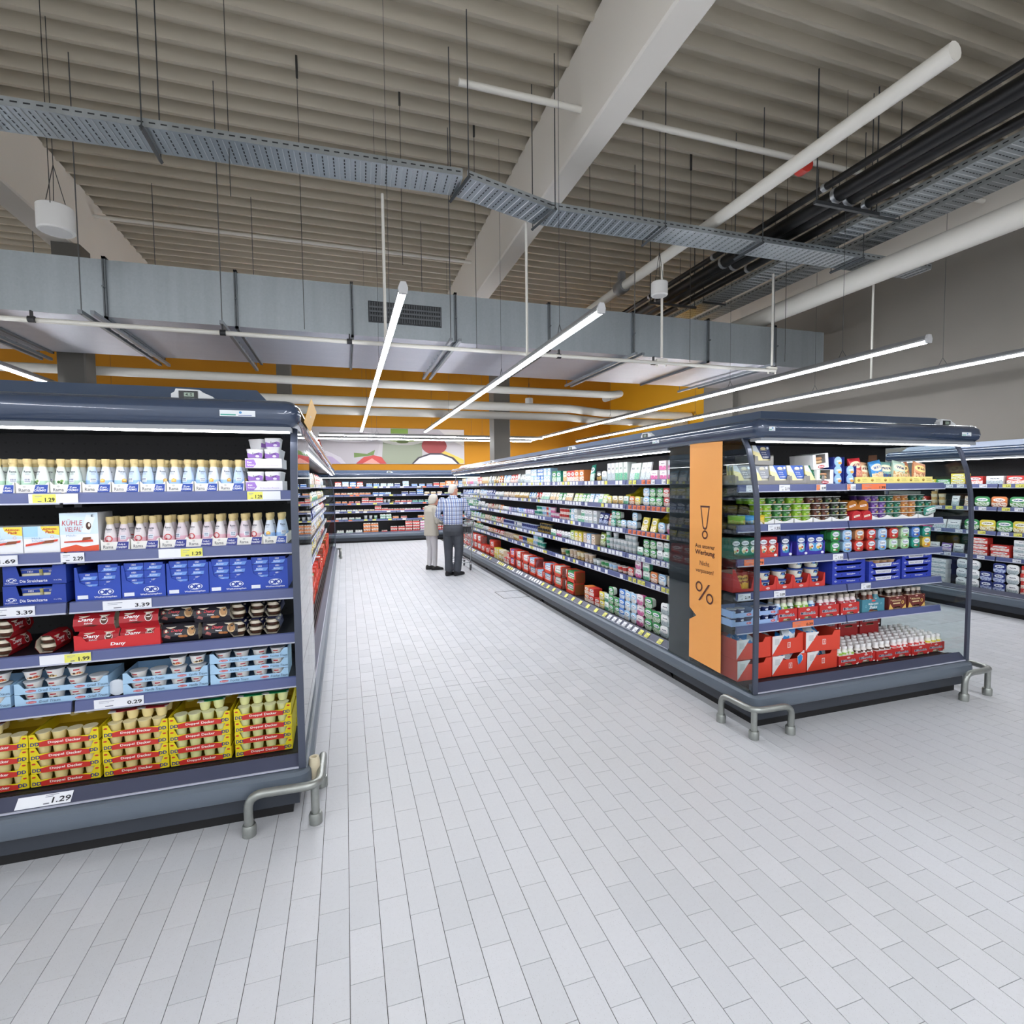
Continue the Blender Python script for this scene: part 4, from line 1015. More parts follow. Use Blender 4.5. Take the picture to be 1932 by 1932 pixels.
# ---- deck: yellow pudding stacks
zd = .268; yd = .232
YEL = '#e8d21a'
def deckx(v): return (v - 2.34) * .990 + 2.34
w = .275
yt = Proto('pudding_tray', 'carton tray', tray_mesh('pudding_tray', w, .27, lowfront(w, .030, .062, .022, .014), .056, YEL, '#cfae1c', hb=.05))
yt.add('print', decal('print', [('p', [(-.098, .001), (.098, .001), (.104, .022), (.06, .030), (0, .032), (-.06, .030), (-.104, .022)], '#c8322b'), ('t', 'Doppel', -.034, .0165, .06, .014, '#f6f1ea', .02), ('t', 'Decker', .036, .0175, .06, .013, '#f6f1ea', .02),
      ('t', 'DD', -.115, .015, .034, .017, '#27337f', .03), ('t', 'DD', .115, .018, .034, .017, '#27337f', .03), ('e', -.125, .047, .008, .004, '#c8322b'), ('e', .125, .05, .008, .004, '#c8322b')]))
PC = Proto('pudding_cup', 'cup'); c = MB(); c.lathe([(.020, 0), (.0235, .012), (.027, .040), (.029, .047), (.031, .0475), (.031, .0495)], 12, mis=[0, 0, 0, 1, 1], capm=1)
PC.add('cup_body', c.mesh('cup_body', [M('#e9d79a', .35), M('#e6dcb4', .35)], True))
PG = Proto('pudding_cup', 'cup'); PG.add('cup_body', c.mesh('cup_body', [M('#dfe0a2', .35), M('#e2e0b8', .35)], True))
def mk_lid(name, c1, c2):
    m, nt, b = mat_base(name); s = nt.nodes.new('ShaderNodeTexWave'); s.wave_type = 'RINGS'; s.inputs['Scale'].default_value = 9; s.inputs['Distortion'].default_value = 6; s.inputs['Detail'].default_value = 1
    nt.links.new(texco(nt, 'Object'), s.inputs['Vector'])
    f = mathn(nt, 'GREATER_THAN', s.outputs['Fac'], .72); nz = noise(nt, 16, 1, texco(nt, 'Object'))
    c = mixc(nt, f, lin('#f1efea'), lin(c1)); c = mixc(nt, mathn(nt, 'GREATER_THAN', nz, .66), c, lin(c2))
    nt.links.new(c, b.inputs['Base Color']); b.inputs['Roughness'].default_value = .3; return m
def lidpack(m, cupc, name):
    p = Proto('pudding_multipack', 'multipack'); f = MB(); f.box(-.063, .063, .0, .126, .0475, .0495); p.add('foil_lid', f.mesh('foil_lid', m))
    q = MB(); q.lathe([(.020, 0), (.0235, .012), (.027, .040), (.029, .0475)], 10)
    me = q.mesh('cup', M(cupc, .35), True)
    for k in range(4): p.add('cup', me, ((k % 2 - .5) * .063, .032 + (k // 2) * .063, 0))
    return p
LR = lidpack(mk_lid('lid_red', '#b8323c', '#5b6fb5'), '#e9d79a', 'red'); LG = lidpack(mk_lid('lid_green', '#1f9a5e', '#5b6fb5'), '#dfe0a2', 'green')
stacks = [(.734, 4), (1.018, 4), (1.311, 4), (1.597, 4), (1.893, 4)]
for i, (x, n) in enumerate(stacks):
    c = deckx(x)
    for lv in range(n):
        yt.put(FA.w(c + rg.uniform(-.003, .003), yd + rg.uniform(-.003, .003), zd + .0635*lv), R(rg.uniform(-.8, .8)), 'yellow pudding tray, %s from bottom in %s stack from the post' % (od(lv), od(4 - i)), 'yellow pudding trays')
        for k in range(4):
            (PG if i >= 3 else PC).put(FA.w(c - .094 + k*.0625, yd + .036, zd + .0635*lv + .012), 0, 'pudding cup, %s in %s tray up, %s yellow stack from post' % (od(k), od(lv), od(4 - i)), 'pudding cups in yellow trays')
zt = zd + .0635*3 + .012
for i, (x, row, m, tl) in enumerate(((.70, 0, LR, 6), (.80, 1, LR, 0), (1.02, 1, LR, 3), (1.255, 0, LR, 7), (1.378, 0, LR, -5), (1.31, 1, LR, 0), (1.645, 0, LG, 6), (1.54, 1, LG, 0), (1.66, 1, LG, 0), (1.83, 0, LG, 0), (1.955, 0, LG, 2), (1.83, 1, LG, 0), (1.955, 1, LG, 0))):
    m.put(FA.w(deckx(x), yd + .03 + row*.132, zt + .052 + (0.006 if row else 0)), R(tl), '%s foil pudding multipack, %s along the deck, %s row' % ('red' if m is LR else 'green', od(i), ('front', 'back')[row]), 'foil topped multipacks')
# second file of stacks behind, darker in the shade of the shelf
for i, (x, n) in enumerate(stacks):
    for lv in (2, 3):
        yt.put(FA.w(deckx(x) + .005, yd + .285, zd + .0635*lv), 0, 'yellow pudding tray in the rear file, %s up, %s from post' % (od(lv), od(4 - i)), 'rear yellow pudding trays')
    for lv in (0, 1): yt.put(FA.w(deckx(x) + .005, yd + .285, zd + .0635*lv), 0, 'yellow pudding tray in the rear file, %s up, %s from post' % (od(lv), od(4 - i)), 'rear yellow pudding trays')
    for k in range(4): (PG if i >= 3 else PC).put(FA.w(deckx(x) - .094 + k*.0625, yd + .33, zd + .0635*3 + .014), 0, 'pudding cup on the rear file, %s in %s stack from post' % (od(k), od(4 - i)), 'pudding cups in the rear file')

# ------------------------------------------------------------------ goods of the end chiller (orange banner)
zb = [z + .05 for z in ZS]; rb = random.Random(23)
def putB(p, x, y, z, rz, lb, grp=None, **k): return p.put(FB.w(x, ys0 + y, z), rz, lb, grp, **k)
# ---- cheese packs in grey trays
def cheese_pack(c1, c2, w=.15, h=.135):
    p = Proto('cheese_pack', 'cheese pack'); b = MB(); b.prism([(0, 0), (.022, .004), (.034, h), (.030, h)], -w/2, w/2, 'x'); p.add('film', b.mesh('film', M('#e8dca0', .3)))
    it = [('p', [(-w/2, 0), (w/2, 0), (w/2, h), (-w/2, h)], '#e9dfa6'), ('p', [(-w*.28, h), (w/2, h), (w/2, h*.28), (w*.02, h*.28)], c1), ('q', w*.0, w*.46, h*.2, h*.27, c2), ('p', [(-w/2, h), (-w*.28, h), (-w*.1, h*.6), (-w/2, h*.72)], '#cfd6dc'),
          ('e', w*.12, h*.84, w*.16, h*.08, c2), ('t', 'CASTELLO', w*.13, h*.76, w*.4, h*.06, '#d9c98a', .01), ('t', 'cremig', w*.12, h*.62, w*.26, h*.06, '#ffffff'), ('t', '& würzig', w*.14, h*.52, w*.26, h*.06, '#ffffff'), ('t', 'SCHEIBEN', w*.2, h*.38, w*.36, h*.06, '#ffffff', .02), ('e', w*.38, h*.86, w*.07, h*.07, '#dfe8f4')]
    p.add('print', decal('print', it, lambda x, z: z / h * .030)); return p
CPs = {'blue': cheese_pack('#2456b4', '#e9e4c8'), 'green': cheese_pack('#1d6a4c', '#e9e4c8'), 'grey': cheese_pack('#8c8f97', '#c9c6b4'), 'navy': cheese_pack('#20305e', '#cfc49a')}
w = .165
gt = Proto('carton_tray', 'carton tray', tray_mesh('grey_tray', w, .2, [(-w/2, 0), (w/2, 0), (w/2, .062), (w/2 - .025, .062), (w/2 - .03, .03), (-w/2 + .03, .03), (-w/2 + .025, .062), (-w/2, .062)], .07, '#8f8c88', '#7a7773'))
for i, (x, c) in enumerate(((.175, 'grey'), (.335, 'grey'), (.50, 'blue'), (.66, 'blue'), (.83, 'green'))):
    xx = bx(x) + .005
    putB(gt, xx, 0, zb[0], 0, 'grey cheese tray on top shelf, %s from the glass with banner' % od(i), 'grey cheese trays')
    for q in range(3): putB(CPs[c], xx, .006 + q*.03, zb[0] + .004, 0, '%s cheese slice pack, tray %s from the banner, %s row' % (c, od(i), ('front', 'second', 'third')[q]), 'cheese slice packs')
putB(gt, bx(.37), .02, zb[0] + .142, 0, 'grey cheese tray stacked above the others beside the post')
for q in range(2): putB(CPs['navy'], bx(.37), .03 + q*.03, zb[0] + .147, 0, 'navy cheese pack in the raised tray, %s row' % ('front', 'back')[q], 'cheese slice packs')
# ---- tilted white boxes with window
def window_box(w=.16, h=.105, d=.2):
    p = Proto('window_box', 'carton box'); b = MB()
    f = [(-w/2, 0), (w/2, 0), (w/2, h), (w/2 - .03, h), (w/2 - .03, h*.35), (-w/2 + .03, h*.35), (-w/2 + .03, h), (-w/2, h)]
    b.prism(f, 0, .004, 'y'); b.box(-w/2, -w/2 + .003, .004, d, 0, h); b.box(w/2 - .003, w/2, .004, d, 0, h); b.box(-w/2, w/2, .004, d, 0, .003); b.box(-w/2, w/2, d - .003, d, 0, h); b.box(-w/2, w/2, .0, d, h, h + .003)
    p.add('carton', b.mesh('carton', M('#efeff0', .5)))
    for k in range(3):
        s = MB(); s.loft([rrect(w*.56, .1, .02, 0, cy=.07), rrect(w*.6, .11, .02, .01, cy=.07), rrect(w*.56, .1, .02, .02, cy=.07)], [0, 0]); p.add('slice_pack', s.mesh('slice_pack', M(['#c9a27a', '#d8b890', '#c08f68'][k], .4), True), (0, 0, .004 + k*.024 + h*.1))
    p.add('print', decal('print', [('e', 0, h*.13, .035, .012, '#b8343c'), ('t', 'BERGLER', 0, h*.13, .05, .009, '#ffffff', .02)])); return p
wb = window_box()
putB(wb, bx(.925), .0, zb[0], R(0), 'white window box with brown slices, standing lower one')
putB(wb, bx(.90), .012, zb[0] + .116, R(4), 'white window box with brown slices, tilted upper one', tilt=(0, R(-7)))
# ---- round cheese cartons
w = .105
rc_ = Proto('cheese_carton', 'carton box'); b = MB(); b.box(-w/2, w/2, .01, .18, 0, .066); b.box(-w/2, -w/2 + .006, 0, .01, 0, .066); b.box(w/2 - .006, w/2, 0, .01, 0, .066); rc_.add('carton', b.mesh('carton', M('#1f2f7e', .45)))
c = MB(); c.lathe([(.036, .0), (.038, -.004), (.034, -.008)], 16, (0, .012, .033), axis='y', mis=[0, 0], capm=0); rc_.add('round_cheese', c.mesh('round_cheese', M('#9ec6ec', .35), True))
rc_.add('print', decal('print', [('e', .012, .022, .018, .010, '#eba64b'), ('p', [(-.022, .04), (.02, .046), (.018, .034), (-.02, .03)], '#eef4fa')], lambda x, z: .0), (0, .002, 0))
for i, (x, n) in enumerate(((1.06, 3), (1.185, 2))):
    for lv in range(n): putB(rc_, bx(x), .0, zb[0] + .067*lv, 0, 'navy round cheese carton, %s up in the %s stack' % (od(lv), ('taller', 'shorter')[i]), 'round cheese cartons')
# ---- bags behind a yellow tray
def pouch(w, h, d, mat, n=6, name='snack_bag', cat='bag'):
    """pillow pouch standing on its lower seam"""
    mb = MB(); N = 8; rings = []
    for i in range(n + 1):
        t = i / n; bul = (math.sin(math.pi * min(max(t, .02), .98))) ** .55
        ww = w / 2 * (1.0 - .06 * math.sin(math.pi * t)); dd = max(.002, d / 2 * bul)
        rings.append([(ww*math.cos(2*math.pi*k/N + math.pi/N), dd*math.sin(2*math.pi*k/N + math.pi/N) + d*.5, h*t) for k in range(N)])
    for i in range(n):
        for k in range(N):
            k2 = (k + 1) % N; pts = [rings[i][k], rings[i][k2], rings[i+1][k2], rings[i+1][k]]
            uv = [((p[0] + w/2) / w, p[2] / h) for p in pts] if math.sin(2*math.pi*(k + .5)/N + math.pi/N) < 0 else None
            mb.face(pts, 0, uv)
    mb.face(list(reversed(rings[0]))); mb.face(rings[-1])
    return Proto(name, cat, mb.mesh(name, mat, 70))
def pack_mat(base, accent, logo, logoc='#ffffff', food='#d8b060', seed=0, band=.42, emb=True):
    """printed pack front, driven by the front's own 0..1 coordinates"""
    m, nt, b = mat_base('pack_print')
    uv = nt.nodes.new('ShaderNodeUVMap'); s = nt.nodes.new('ShaderNodeSeparateXYZ'); nt.links.new(uv.outputs[0], s.inputs[0])
    u, v = s.outputs[0], s.outputs[1]
    mp = nt.nodes.new('ShaderNodeMapping'); nt.links.new(uv.outputs[0], mp.inputs[0]); mp.inputs['Location'].default_value = (seed * 3.1, seed * 1.7, 0)
    n1 = noise(nt, 3.2, 2, mp.outputs[0]); n2 = noise(nt, 9, 1, mp.outputs[0])
    front = mathn(nt, 'GREATER_THAN', u, -.5)
    low = mathn(nt, 'LESS_THAN', mathn(nt, 'ADD', v, mathn(nt, 'MULTIPLY', n1, .4)), band + .2)
    c = mixc(nt, low, lin(base), lin(accent))
    foodm = mathn(nt, 'MULTIPLY', mathn(nt, 'GREATER_THAN', n2, .56), mathn(nt, 'LESS_THAN', v, .48))
    c = mixc(nt, foodm, c, lin(food))
    if emb:
        d = mathn(nt, 'ADD', mathn(nt, 'POWER', mathn(nt, 'DIVIDE', mathn(nt, 'SUBTRACT', u, .5), .40), 2), mathn(nt, 'POWER', mathn(nt, 'DIVIDE', mathn(nt, 'SUBTRACT', v, .68), .17), 2))
        c = mixc(nt, mathn(nt, 'LESS_THAN', d, 1.0), c, lin(logoc))
        bar = mathn(nt, 'MULTIPLY', mathn(nt, 'LESS_THAN', mathn(nt, 'ABSOLUTE', mathn(nt, 'SUBTRACT', v, .68)), .06), mathn(nt, 'LESS_THAN', mathn(nt, 'ABSOLUTE', mathn(nt, 'SUBTRACT', u, .5)), .27))
        c = mixc(nt, mathn(nt, 'MULTIPLY', bar, mathn(nt, 'GREATER_THAN', noise(nt, 16, 0, mp.outputs[0]), .46)), c, lin(logo))
    c = mixc(nt, front, lin(base), c)
    nt.links.new(c, b.inputs['Base Color']); b.inputs['Roughness'].default_value = .38
    return m
BAGM = [pack_mat(*a, seed=i) for i, a in enumerate((('#c8323a', '#e8a08a', '#8a2030', '#e9d9b0', '#d98a5a'), ('#e2b48a', '#e9d2a2', '#7a3a2a', '#f0e2c0', '#c97a50'), ('#3f8fd0', '#e8d2b0', '#2a5a9a', '#f0e2c0', '#d8b07a'), ('#7fb0a8', '#2c5a9a', '#22406a', '#f0e2c0', '#7a4a3a'), ('#b8d0c0', '#e3cfa6', '#22406a', '#f0e2c0', '#c99a60'), ('#b06a4a', '#e0b890', '#5a2a20', '#f2dc90', '#7a9a4a'), ('#d99a70', '#e9c8a0', '#7a3a2a', '#f2dc90', '#a85a3a')))]
BAG = [pouch(.155, .165, .05, m) for m in BAGM]
for i, (x, k, tl, dz) in enumerate(((1.30, 0, -4, .03), (1.42, 1, 6, .0), (1.53, 2, -9, .012), (1.64, 3, 4, .004), (1.75, 4, 10, .008), (1.86, 5, -8, .0), (1.98, 6, 12, .0))):
    putB(BAG[k], bx(x), .02 + (i % 2)*.03, zb[0] + .006 + dz, R(rb.uniform(-8, 8)), 'snack bag %s in yellow tray row, %s from the cartons' % (['red', 'peach', 'blue', 'teal', 'pale green', 'brown', 'tan'][k], od(i)), 'snack bags in the yellow trays', tilt=(R(-8), R(tl)))
w = .137
yt2 = Proto('carton_tray', 'carton tray', tray_mesh('snack_tray', w, .16, [(-w/2, 0), (w/2, 0), (w/2, .05), (-w/2, .05)], .05, '#ecdc86', '#d8c878'))
yt2.add('print', decal('print', [('e', -.035, .025, .013, .010, '#5a4a20'), ('e', -.035, .027, .010, .004, '#e8b030'), ('t', 'Knabber', .025, .033, .05, .007, '#6a5a2a'), ('t', 'spass', .025, .018, .05, .006, '#6a5a2a')]))
for i in range(6): putB(yt2, bx(1.30 + i*.1405), -.002, zb[0], 0, 'pale yellow snack tray on top shelf, %s from the cheese cartons' % od(i), 'pale yellow snack trays')
kb = MB(); kb.prism([(-.05, 0), (.05, .004), (.045, .075), (-.045, .07)], 0, .006, 'y'); link('cardboard_flap', kb.mesh('cardboard_flap', M('#7a5038', .7)), None, FB.w(bx(1.72), .5, zb[0] + .16), 0, None, 'torn brown cardboard flap above the snack bags', 'cardboard')
fb = MB(); fb.box(-.12, .12, 0, .1, 0, .155); link('carton_box', fb.mesh('carton_box', M('#7a5038', .7)), None, FB.w(bx(1.72), .48, zb[0]), 0, None, 'brown carton behind the snack bags', 'carton box')

# ---- second shelf: dessert cup columns
CUPC = {'lime': ('#7fae2c', '#a9c94a', '#5a8a22'), 'green': ('#2f6a34', '#5a9a4a', '#204a26'), 'brown': ('#4a2a22', '#7a4a38', '#3a201a'), 'black': ('#20251f', '#4a6a3a', '#151a14'), 'purple': ('#5a3a86', '#9a70b8', '#40286a'), 'teal': ('#1d5a48', '#4a9a7a', '#123e32'), 'orange': ('#b0703a', '#e0a860', '#8a5028')}
CUPP = {}
for k, (c1, c2, c3) in CUPC.items():
    p = Proto('rice_dessert_cup', 'cup'); b = MB(); b.loft([rrect(.062, .06, .014, 0), rrect(.070, .068, .016, .036), rrect(.073, .07, .016, .041)], [0, 1]); p.add('cup_body', b.mesh('cup_body', [M(c1, .35), M(c3, .35)], True))
    l = MB(); l.loft([rrect(.079, .076, .016, .041), rrect(.079, .076, .016, .0445)], [0]); p.add('rim', l.mesh('rim', M('#eef0ee', .35)))
    p.add('print', decal('print', [('p', [(-.03, .004), (.0, .004), (-.012, .018), (-.03, .022)], c2), ('p', [(.005, .003), (.03, .003), (.03, .02), (.015, .016)], '#a89058'), ('t', 'müller', .004, .026, .034, .009, '#eef2ea', .01)], lambda x, z: -.031 - z*.1)); CUPP[k] = p
colsB = [('lime', 2, .33, 4), ('green', 2, .51, 3), ('lime', 2, .695, 3), ('brown', 2, .88, 3), ('black', 2, 1.06, 3), ('purple', 2, 1.47, 3), ('teal', 2, 1.635, 3), ('orange', 2, 1.80, 3), ('teal', 2, 1.985, 3)]
w = .165
wt = Proto('carton_tray', 'carton tray', tray_mesh('white_tray', w, .19, [(-w/2, 0), (w/2, 0), (w/2, .034), (w/2 - .02, .026), (.02, .014), (-.02, .014), (-w/2 + .02, .026), (-w/2, .034)], .034, '#f2f3f1', '#dfe0dc'))
for ci_, (c, n, x, hh) in enumerate(colsB):
    xx = bx(x) + .03
    putB(wt, xx, 0, zb[1], 0, 'white scalloped tray under the %s dessert cups, %s along the shelf' % (c, od(ci_)), 'white dessert trays')
    for k in range(2):
        for lv in range(4):
            for q in range(1 if lv < 3 else 2):
                putB(CUPP[c], xx - .041 + k*.082, .043 + q*.08 + (.0 if lv < 3 else .06), zb[1] + .004 + lv*.0455, 0, '%s dessert cup, %s up, %s in tray %s of the second shelf' % (c, od(lv), ('outer one', 'inner one')[k] if q == 0 else ('outer rear', 'inner rear')[k], od(ci_)), 'rice dessert cups')
def clam(col, txt):
    p = Proto('bakery_pack', 'pack'); b = MB(); pts = [(-.05, 0), (.05, 0), (.05, .03)] + [(.05*math.cos(a), .03 + .045*math.sin(a)) for a in (R(30), R(60), R(90), R(120), R(150))] + [(-.05, .03)]
    b.prism(pts, 0, .09, 'y'); p.add('shell', b.mesh('shell', M(col, .25)))
    p.add('print', decal('print', [('p', [(-.03, .02), (.03, .03), (.03, .045), (-.03, .036)], '#f0e6d8'), ('t', txt, 0, .033, .05, .009, '#b03a30', .02, .2)])); return p
CO, CR = clam('#b4702c', 'Waffel'), clam('#c03038', 'Snack')
for i in range(2):
    putB(CR, bx(1.275) + i*.105 - .02, .0, zb[1], 0, 'red rounded pack between the cup columns, %s' % ('outer', 'inner')[i]); putB(CO, bx(1.255) + i*.105 - .02, .02, zb[1] + .078, R(-4), 'orange bakery pack stacked on the red packs, %s' % ('outer', 'inner')[i], tilt=(0, R(-4 + 8*i)))
lay = pouch(.15, .06, .05, pack_mat('#4a9a8a', '#d8e6e0', '#1d5a48', food='#9ac0a8'), name='snack_pack', cat='pack'); putB(lay, bx(2.05), -.03, zb[1] + .03, R(6), 'teal snack pack lying on the rail at the shelf end', tilt=(0, R(-8)))

# ---- third shelf: cream cheese
EXL = lambda cx, cz, s: [('e', cx, cz, s, s*.55, '#eef2f8'), ('t', 'Exquisa', cx, cz, s*1.5, s*.6, '#27406f', .01, .15)]
def ex_card(c1, c2, food):
    w, h = .078, .142
    p = Proto('cheese_slice_pack', 'cheese pack'); b = MB(); b.box(-w/2, w/2, 0, .03, 0, h); p.add('sleeve', b.mesh('sleeve', M(c1, .4)))
    p.add('print', decal('print', [('q', -w/2, w/2, 0, h*.56, c2), ('e', 0, h*.4, w*.36, h*.17, '#f1efe6'), ('e', -w*.1, h*.34, w*.2, h*.07, food), ('e', w*.16, h*.4, w*.12, h*.05, '#c2402f'), ('e', w*.05, h*.26, w*.12, h*.05, '#4a9a8a'), ('q', -w*.4, w*.4, h*.58, h*.60, '#e9edf4')] + EXL(0, h*.76, w*.40) + [('e', w*.28, h*.06, w*.16, h*.035, '#f2f4fa')])); return p
EXC = {'red': ex_card('#a8242c', '#d8503c', '#e0b070'), 'navy': ex_card('#1c2c62', '#4a9ad0', '#e3cf8a'), 'blue': ex_card('#20409a', '#5aa8e0', '#e9c060'), 'green': ex_card('#0f5a4a', '#2f8a70', '#e0d090')}
exs = [('green', .10), ('green', .18), ('green', .26), ('red', .345), ('red', .428), ('navy', .545), ('blue', .695), ('blue', .79), ('blue', .872)]
for i, (c, x) in enumerate(exs):
    for q in range(3): putB(EXC[c], bx(x) + .02, .012 + q*.034, zb[2] + .002, R(rb.uniform(-3, 3)), '%s cream cheese slice pack, %s from the banner glass, %s row' % (c, od(i), ('front', 'second', 'third')[q]), 'cream cheese slice packs')
def ex_box(col, w):
    p = Proto('display_carton', 'carton box', tray_mesh('display_carton', w, .14, [(-w/2, 0), (w/2, 0), (w/2, .10), (w/2 - .012, .075), (w/2 - .02, .03), (.0, .022), (-w/2 + .02, .03), (-w/2 + .012, .075), (-w/2, .10)], .1, col, '#d9d4cc'))
    p.add('print', decal('print', [('e', w*.36, .014, .014, .009, '#eef1f8')])); return p
for i, (c, x, w) in enumerate((('#0f5a4a', .18, .24), ('#c8403c', .387, .16), ('#3a34a0', .545, .105), ('#3a34a0', .695, .1), ('#3a34a0', .831, .165))): putB(ex_box(c, w), bx(x) + .02, 0, zb[2], 0, '%s open display carton of cream cheese packs, %s from banner glass' % (['green', 'red', 'violet', 'violet', 'violet'][i], od(i)), 'cream cheese display cartons')
def ex_tub(c1, c2, c3):
    """tub standing on edge, lid to the front"""
    p = Proto('cream_cheese_tub', 'tub'); w, h = .088, .084
    b = MB(); b.loft([frrect(w*.8, h*.8, .016, .055, cz=h/2), frrect(w*.95, h*.95, .02, .010, cz=h/2)], [0], True, True); p.add('body', b.mesh('body', M(c1, .4), True))
    l = MB(); l.loft([frrect(w*.96, h*.96, .02, .010, cz=h/2), frrect(w, h, .022, .008, cz=h/2), frrect(w, h, .022, .003, cz=h/2), frrect(w*.95, h*.95, .02, 0, cz=h/2)], [0, 0, 0]); p.add('lid', l.mesh('lid', M(c1, .3), True))
    p.add('print', decal('print', [('p', [(-w*.42, h*.08), (w*.42, h*.08), (w*.44, h*.34), (0, h*.42), (-w*.44, h*.3)], c2), ('e', -w*.1, h*.28, w*.16, h*.09, c3), ('e', w*.14, h*.26, w*.1, h*.07, '#c2503a'), ('e', w*.02, h*.2, w*.1, h*.05, '#7aa84a')] + EXL(0, h*.66, w*.38), lambda x, z: -.0006)); return p
EXT = {'green': ex_tub('#3f9a58', '#1f7a3c', '#e9efe2'), 'sky': ex_tub('#a9cdf0', '#6aa0dc', '#e8d0b0'), 'red': ex_tub('#d8463c', '#b8302c', '#efe6d8'), 'amber': ex_tub('#dc9a6a', '#c8603c', '#dfe8c0'), 'mint': ex_tub('#bfe0b8', '#7ab87a', '#e9efe2'), 'teal': ex_tub('#2f9a86', '#1a7a68', '#efe6d8'), 'yellow': ex_tub('#e8c850', '#d89a3a', '#efe6d8'), 'blue': ex_tub('#5a8ad8', '#3a66b8', '#dfe8f4')}
low = ['green', 'sky', 'red', 'red', 'sky', 'mint', 'mint', 'teal', 'yellow']; up = ['green', 'sky', 'amber', 'red', 'sky', 'red', 'mint', 'blue', 'teal']
for lv, row in enumerate((low, up)):
    for k, c in enumerate(row):
        x = bx(1.045) + k*.1215
        for q in range(2): putB(EXT[c], x + rb.uniform(-.003, .003) + q*.012, .004 + q*.06, zb[2] + .086*lv, 0, '%s cream cheese tub, %s row, %s from the slice packs%s' % (c, ('lower', 'upper')[lv], od(k), '' if q == 0 else ', behind'), 'cream cheese tubs')
pk = MB(); pk.box(-.06, .06, 0, .1, 0, .04); pp_ = Proto('cream_cheese_box', 'box'); pp_.add('carton', pk.mesh('carton', M('#c8387a', .4))); pp_.add('print', decal('print', EXL(0, .026, .03))); putB(pp_, bx(1.10), .02, zb[2] + .173, 0, 'magenta cream cheese box on top of the green tubs')

# ---- fourth shelf: delicatessen tubs and blue yoghurt trays
dtub = Proto('salad_tub', 'tub'); b = MB(); b.lathe([(.040, 0), (.046, .02), (.0505, .052), (.052, .056)], 18, mis=[0, 0, 0]); dtub.add('body', b.mesh('body', M('#e6e1d2', .3), True))
l = MB(); l.lathe([(.053, .054), (.0545, .056), (.0545, .064), (.052, .066)], 18); dtub.add('lid', l.mesh('lid', M('#2f4c98', .35), True))
dtub.add('print', decal('print', [('q', -.03, .032, .014, .05, '#1f2f5c'), ('q', -.03, .032, .014, .028, '#dfe9dc'), ('e', -.016, .036, .008, .007, '#4a8ad8'), ('e', .014, .042, .010, .006, '#f2f2f2'), ('e', .01, .022, .01, .005, '#7ab07a')], lambda x, z: -math.sqrt(max((.0405 + z*.2)**2 - x*x, 1e-6)) - .0008))
def red_carton(w):
    p = Proto('display_carton', 'carton box', tray_mesh('red_carton', w, .2, [(-w/2, 0), (w/2, 0), (w/2, .10), (w/2 - .012, .09), (w/2 - .022, .045), (w/2 - .035, .035), (-w/2 + .035, .035), (-w/2 + .022, .045), (-w/2 + .012, .09), (-w/2, .1)], .1, '#cf3b34', '#c29a6c'))
    p.add('print', decal('print', [('e', 0, .016, .018, .008, '#f0e4e2'), ('t', 'popp', 0, .016, .026, .009, '#cf3b34', .02)])); return p
RC = red_carton(.150)
for i, x in enumerate((.40, .555, .712, .868)):
    putB(RC, bx(x), 0, zb[3], 0, 'red display carton of salad tubs, %s from the glass post' % od(i), 'red salad cartons')
    for lv in range(2 if i < 2 else 3): putB(dtub, bx(x), .062, zb[3] + .004 + lv*.068, R(rb.uniform(-15, 15)), 'white salad tub with blue lid, %s up in red carton %s' % (od(lv), od(i)), 'salad tubs')
w = .33
def blue_tray(kind):
    p = Proto('yoghurt_tray', 'carton tray', tray_mesh('yoghurt_tray', w, .28, lowfront(w, .036, .052, .03, .02), .052, '#2b3fae', '#22338c'))
    if kind == 'r': it = LOGO(-w*.40, .022, .013) + [('e', -w*.22, .018, .005, .005, '#10183c'), ('t', 'Rahmjoghurt', .02, .02, .085, .013, '#f2f4fa', .02), ('e', w*.33, .02, .005, .005, '#10183c')]
    else: it = LOGO(-w*.40, .022, .013) + [('p', [(-w*.31, .034), (w*.22, .034), (w*.19, .006), (-w*.28, .006)], '#dfe1e8'), ('t', 'MASCARPONE', -w*.045, .02, w*.42, .014, '#5a5d70'), ('t', 'Joghurt', w*.34, .022, w*.2, .014, '#f2f4fa', .02)]
    p.add('print', decal('print', it)); return p
BTR, BTM = blue_tray('r'), blue_tray('m')
yc = Proto('yoghurt_cup', 'cup', cup_mesh('yoghurt_cup', .028, .035, .05, '#c9a07a', '#d8cfc0'))
for si, (x, seq) in enumerate(((1.185, 'rrrr'), (1.56, 'mmm'), (1.925, 'rrmm'))):
    for lv, k in enumerate(seq):
        putB((BTR if k == 'r' else BTM), bx(x), (.0 if si != 1 else -.004) , zb[3] + .0525*lv, 0, 'blue yoghurt tray %s, %s up in the %s stack' % ('with white band' if k == 'm' else 'with small print', od(lv), od(si)), 'blue yoghurt trays')
    for k in range(4): putB(yc, bx(x) - .115 + k*.077, .05, zb[3] + .0525*(len(seq) - 1) + .004, 0, 'yoghurt cup in the top tray of %s blue stack, %s' % (od(si), od(k)), 'yoghurt cups in blue trays')
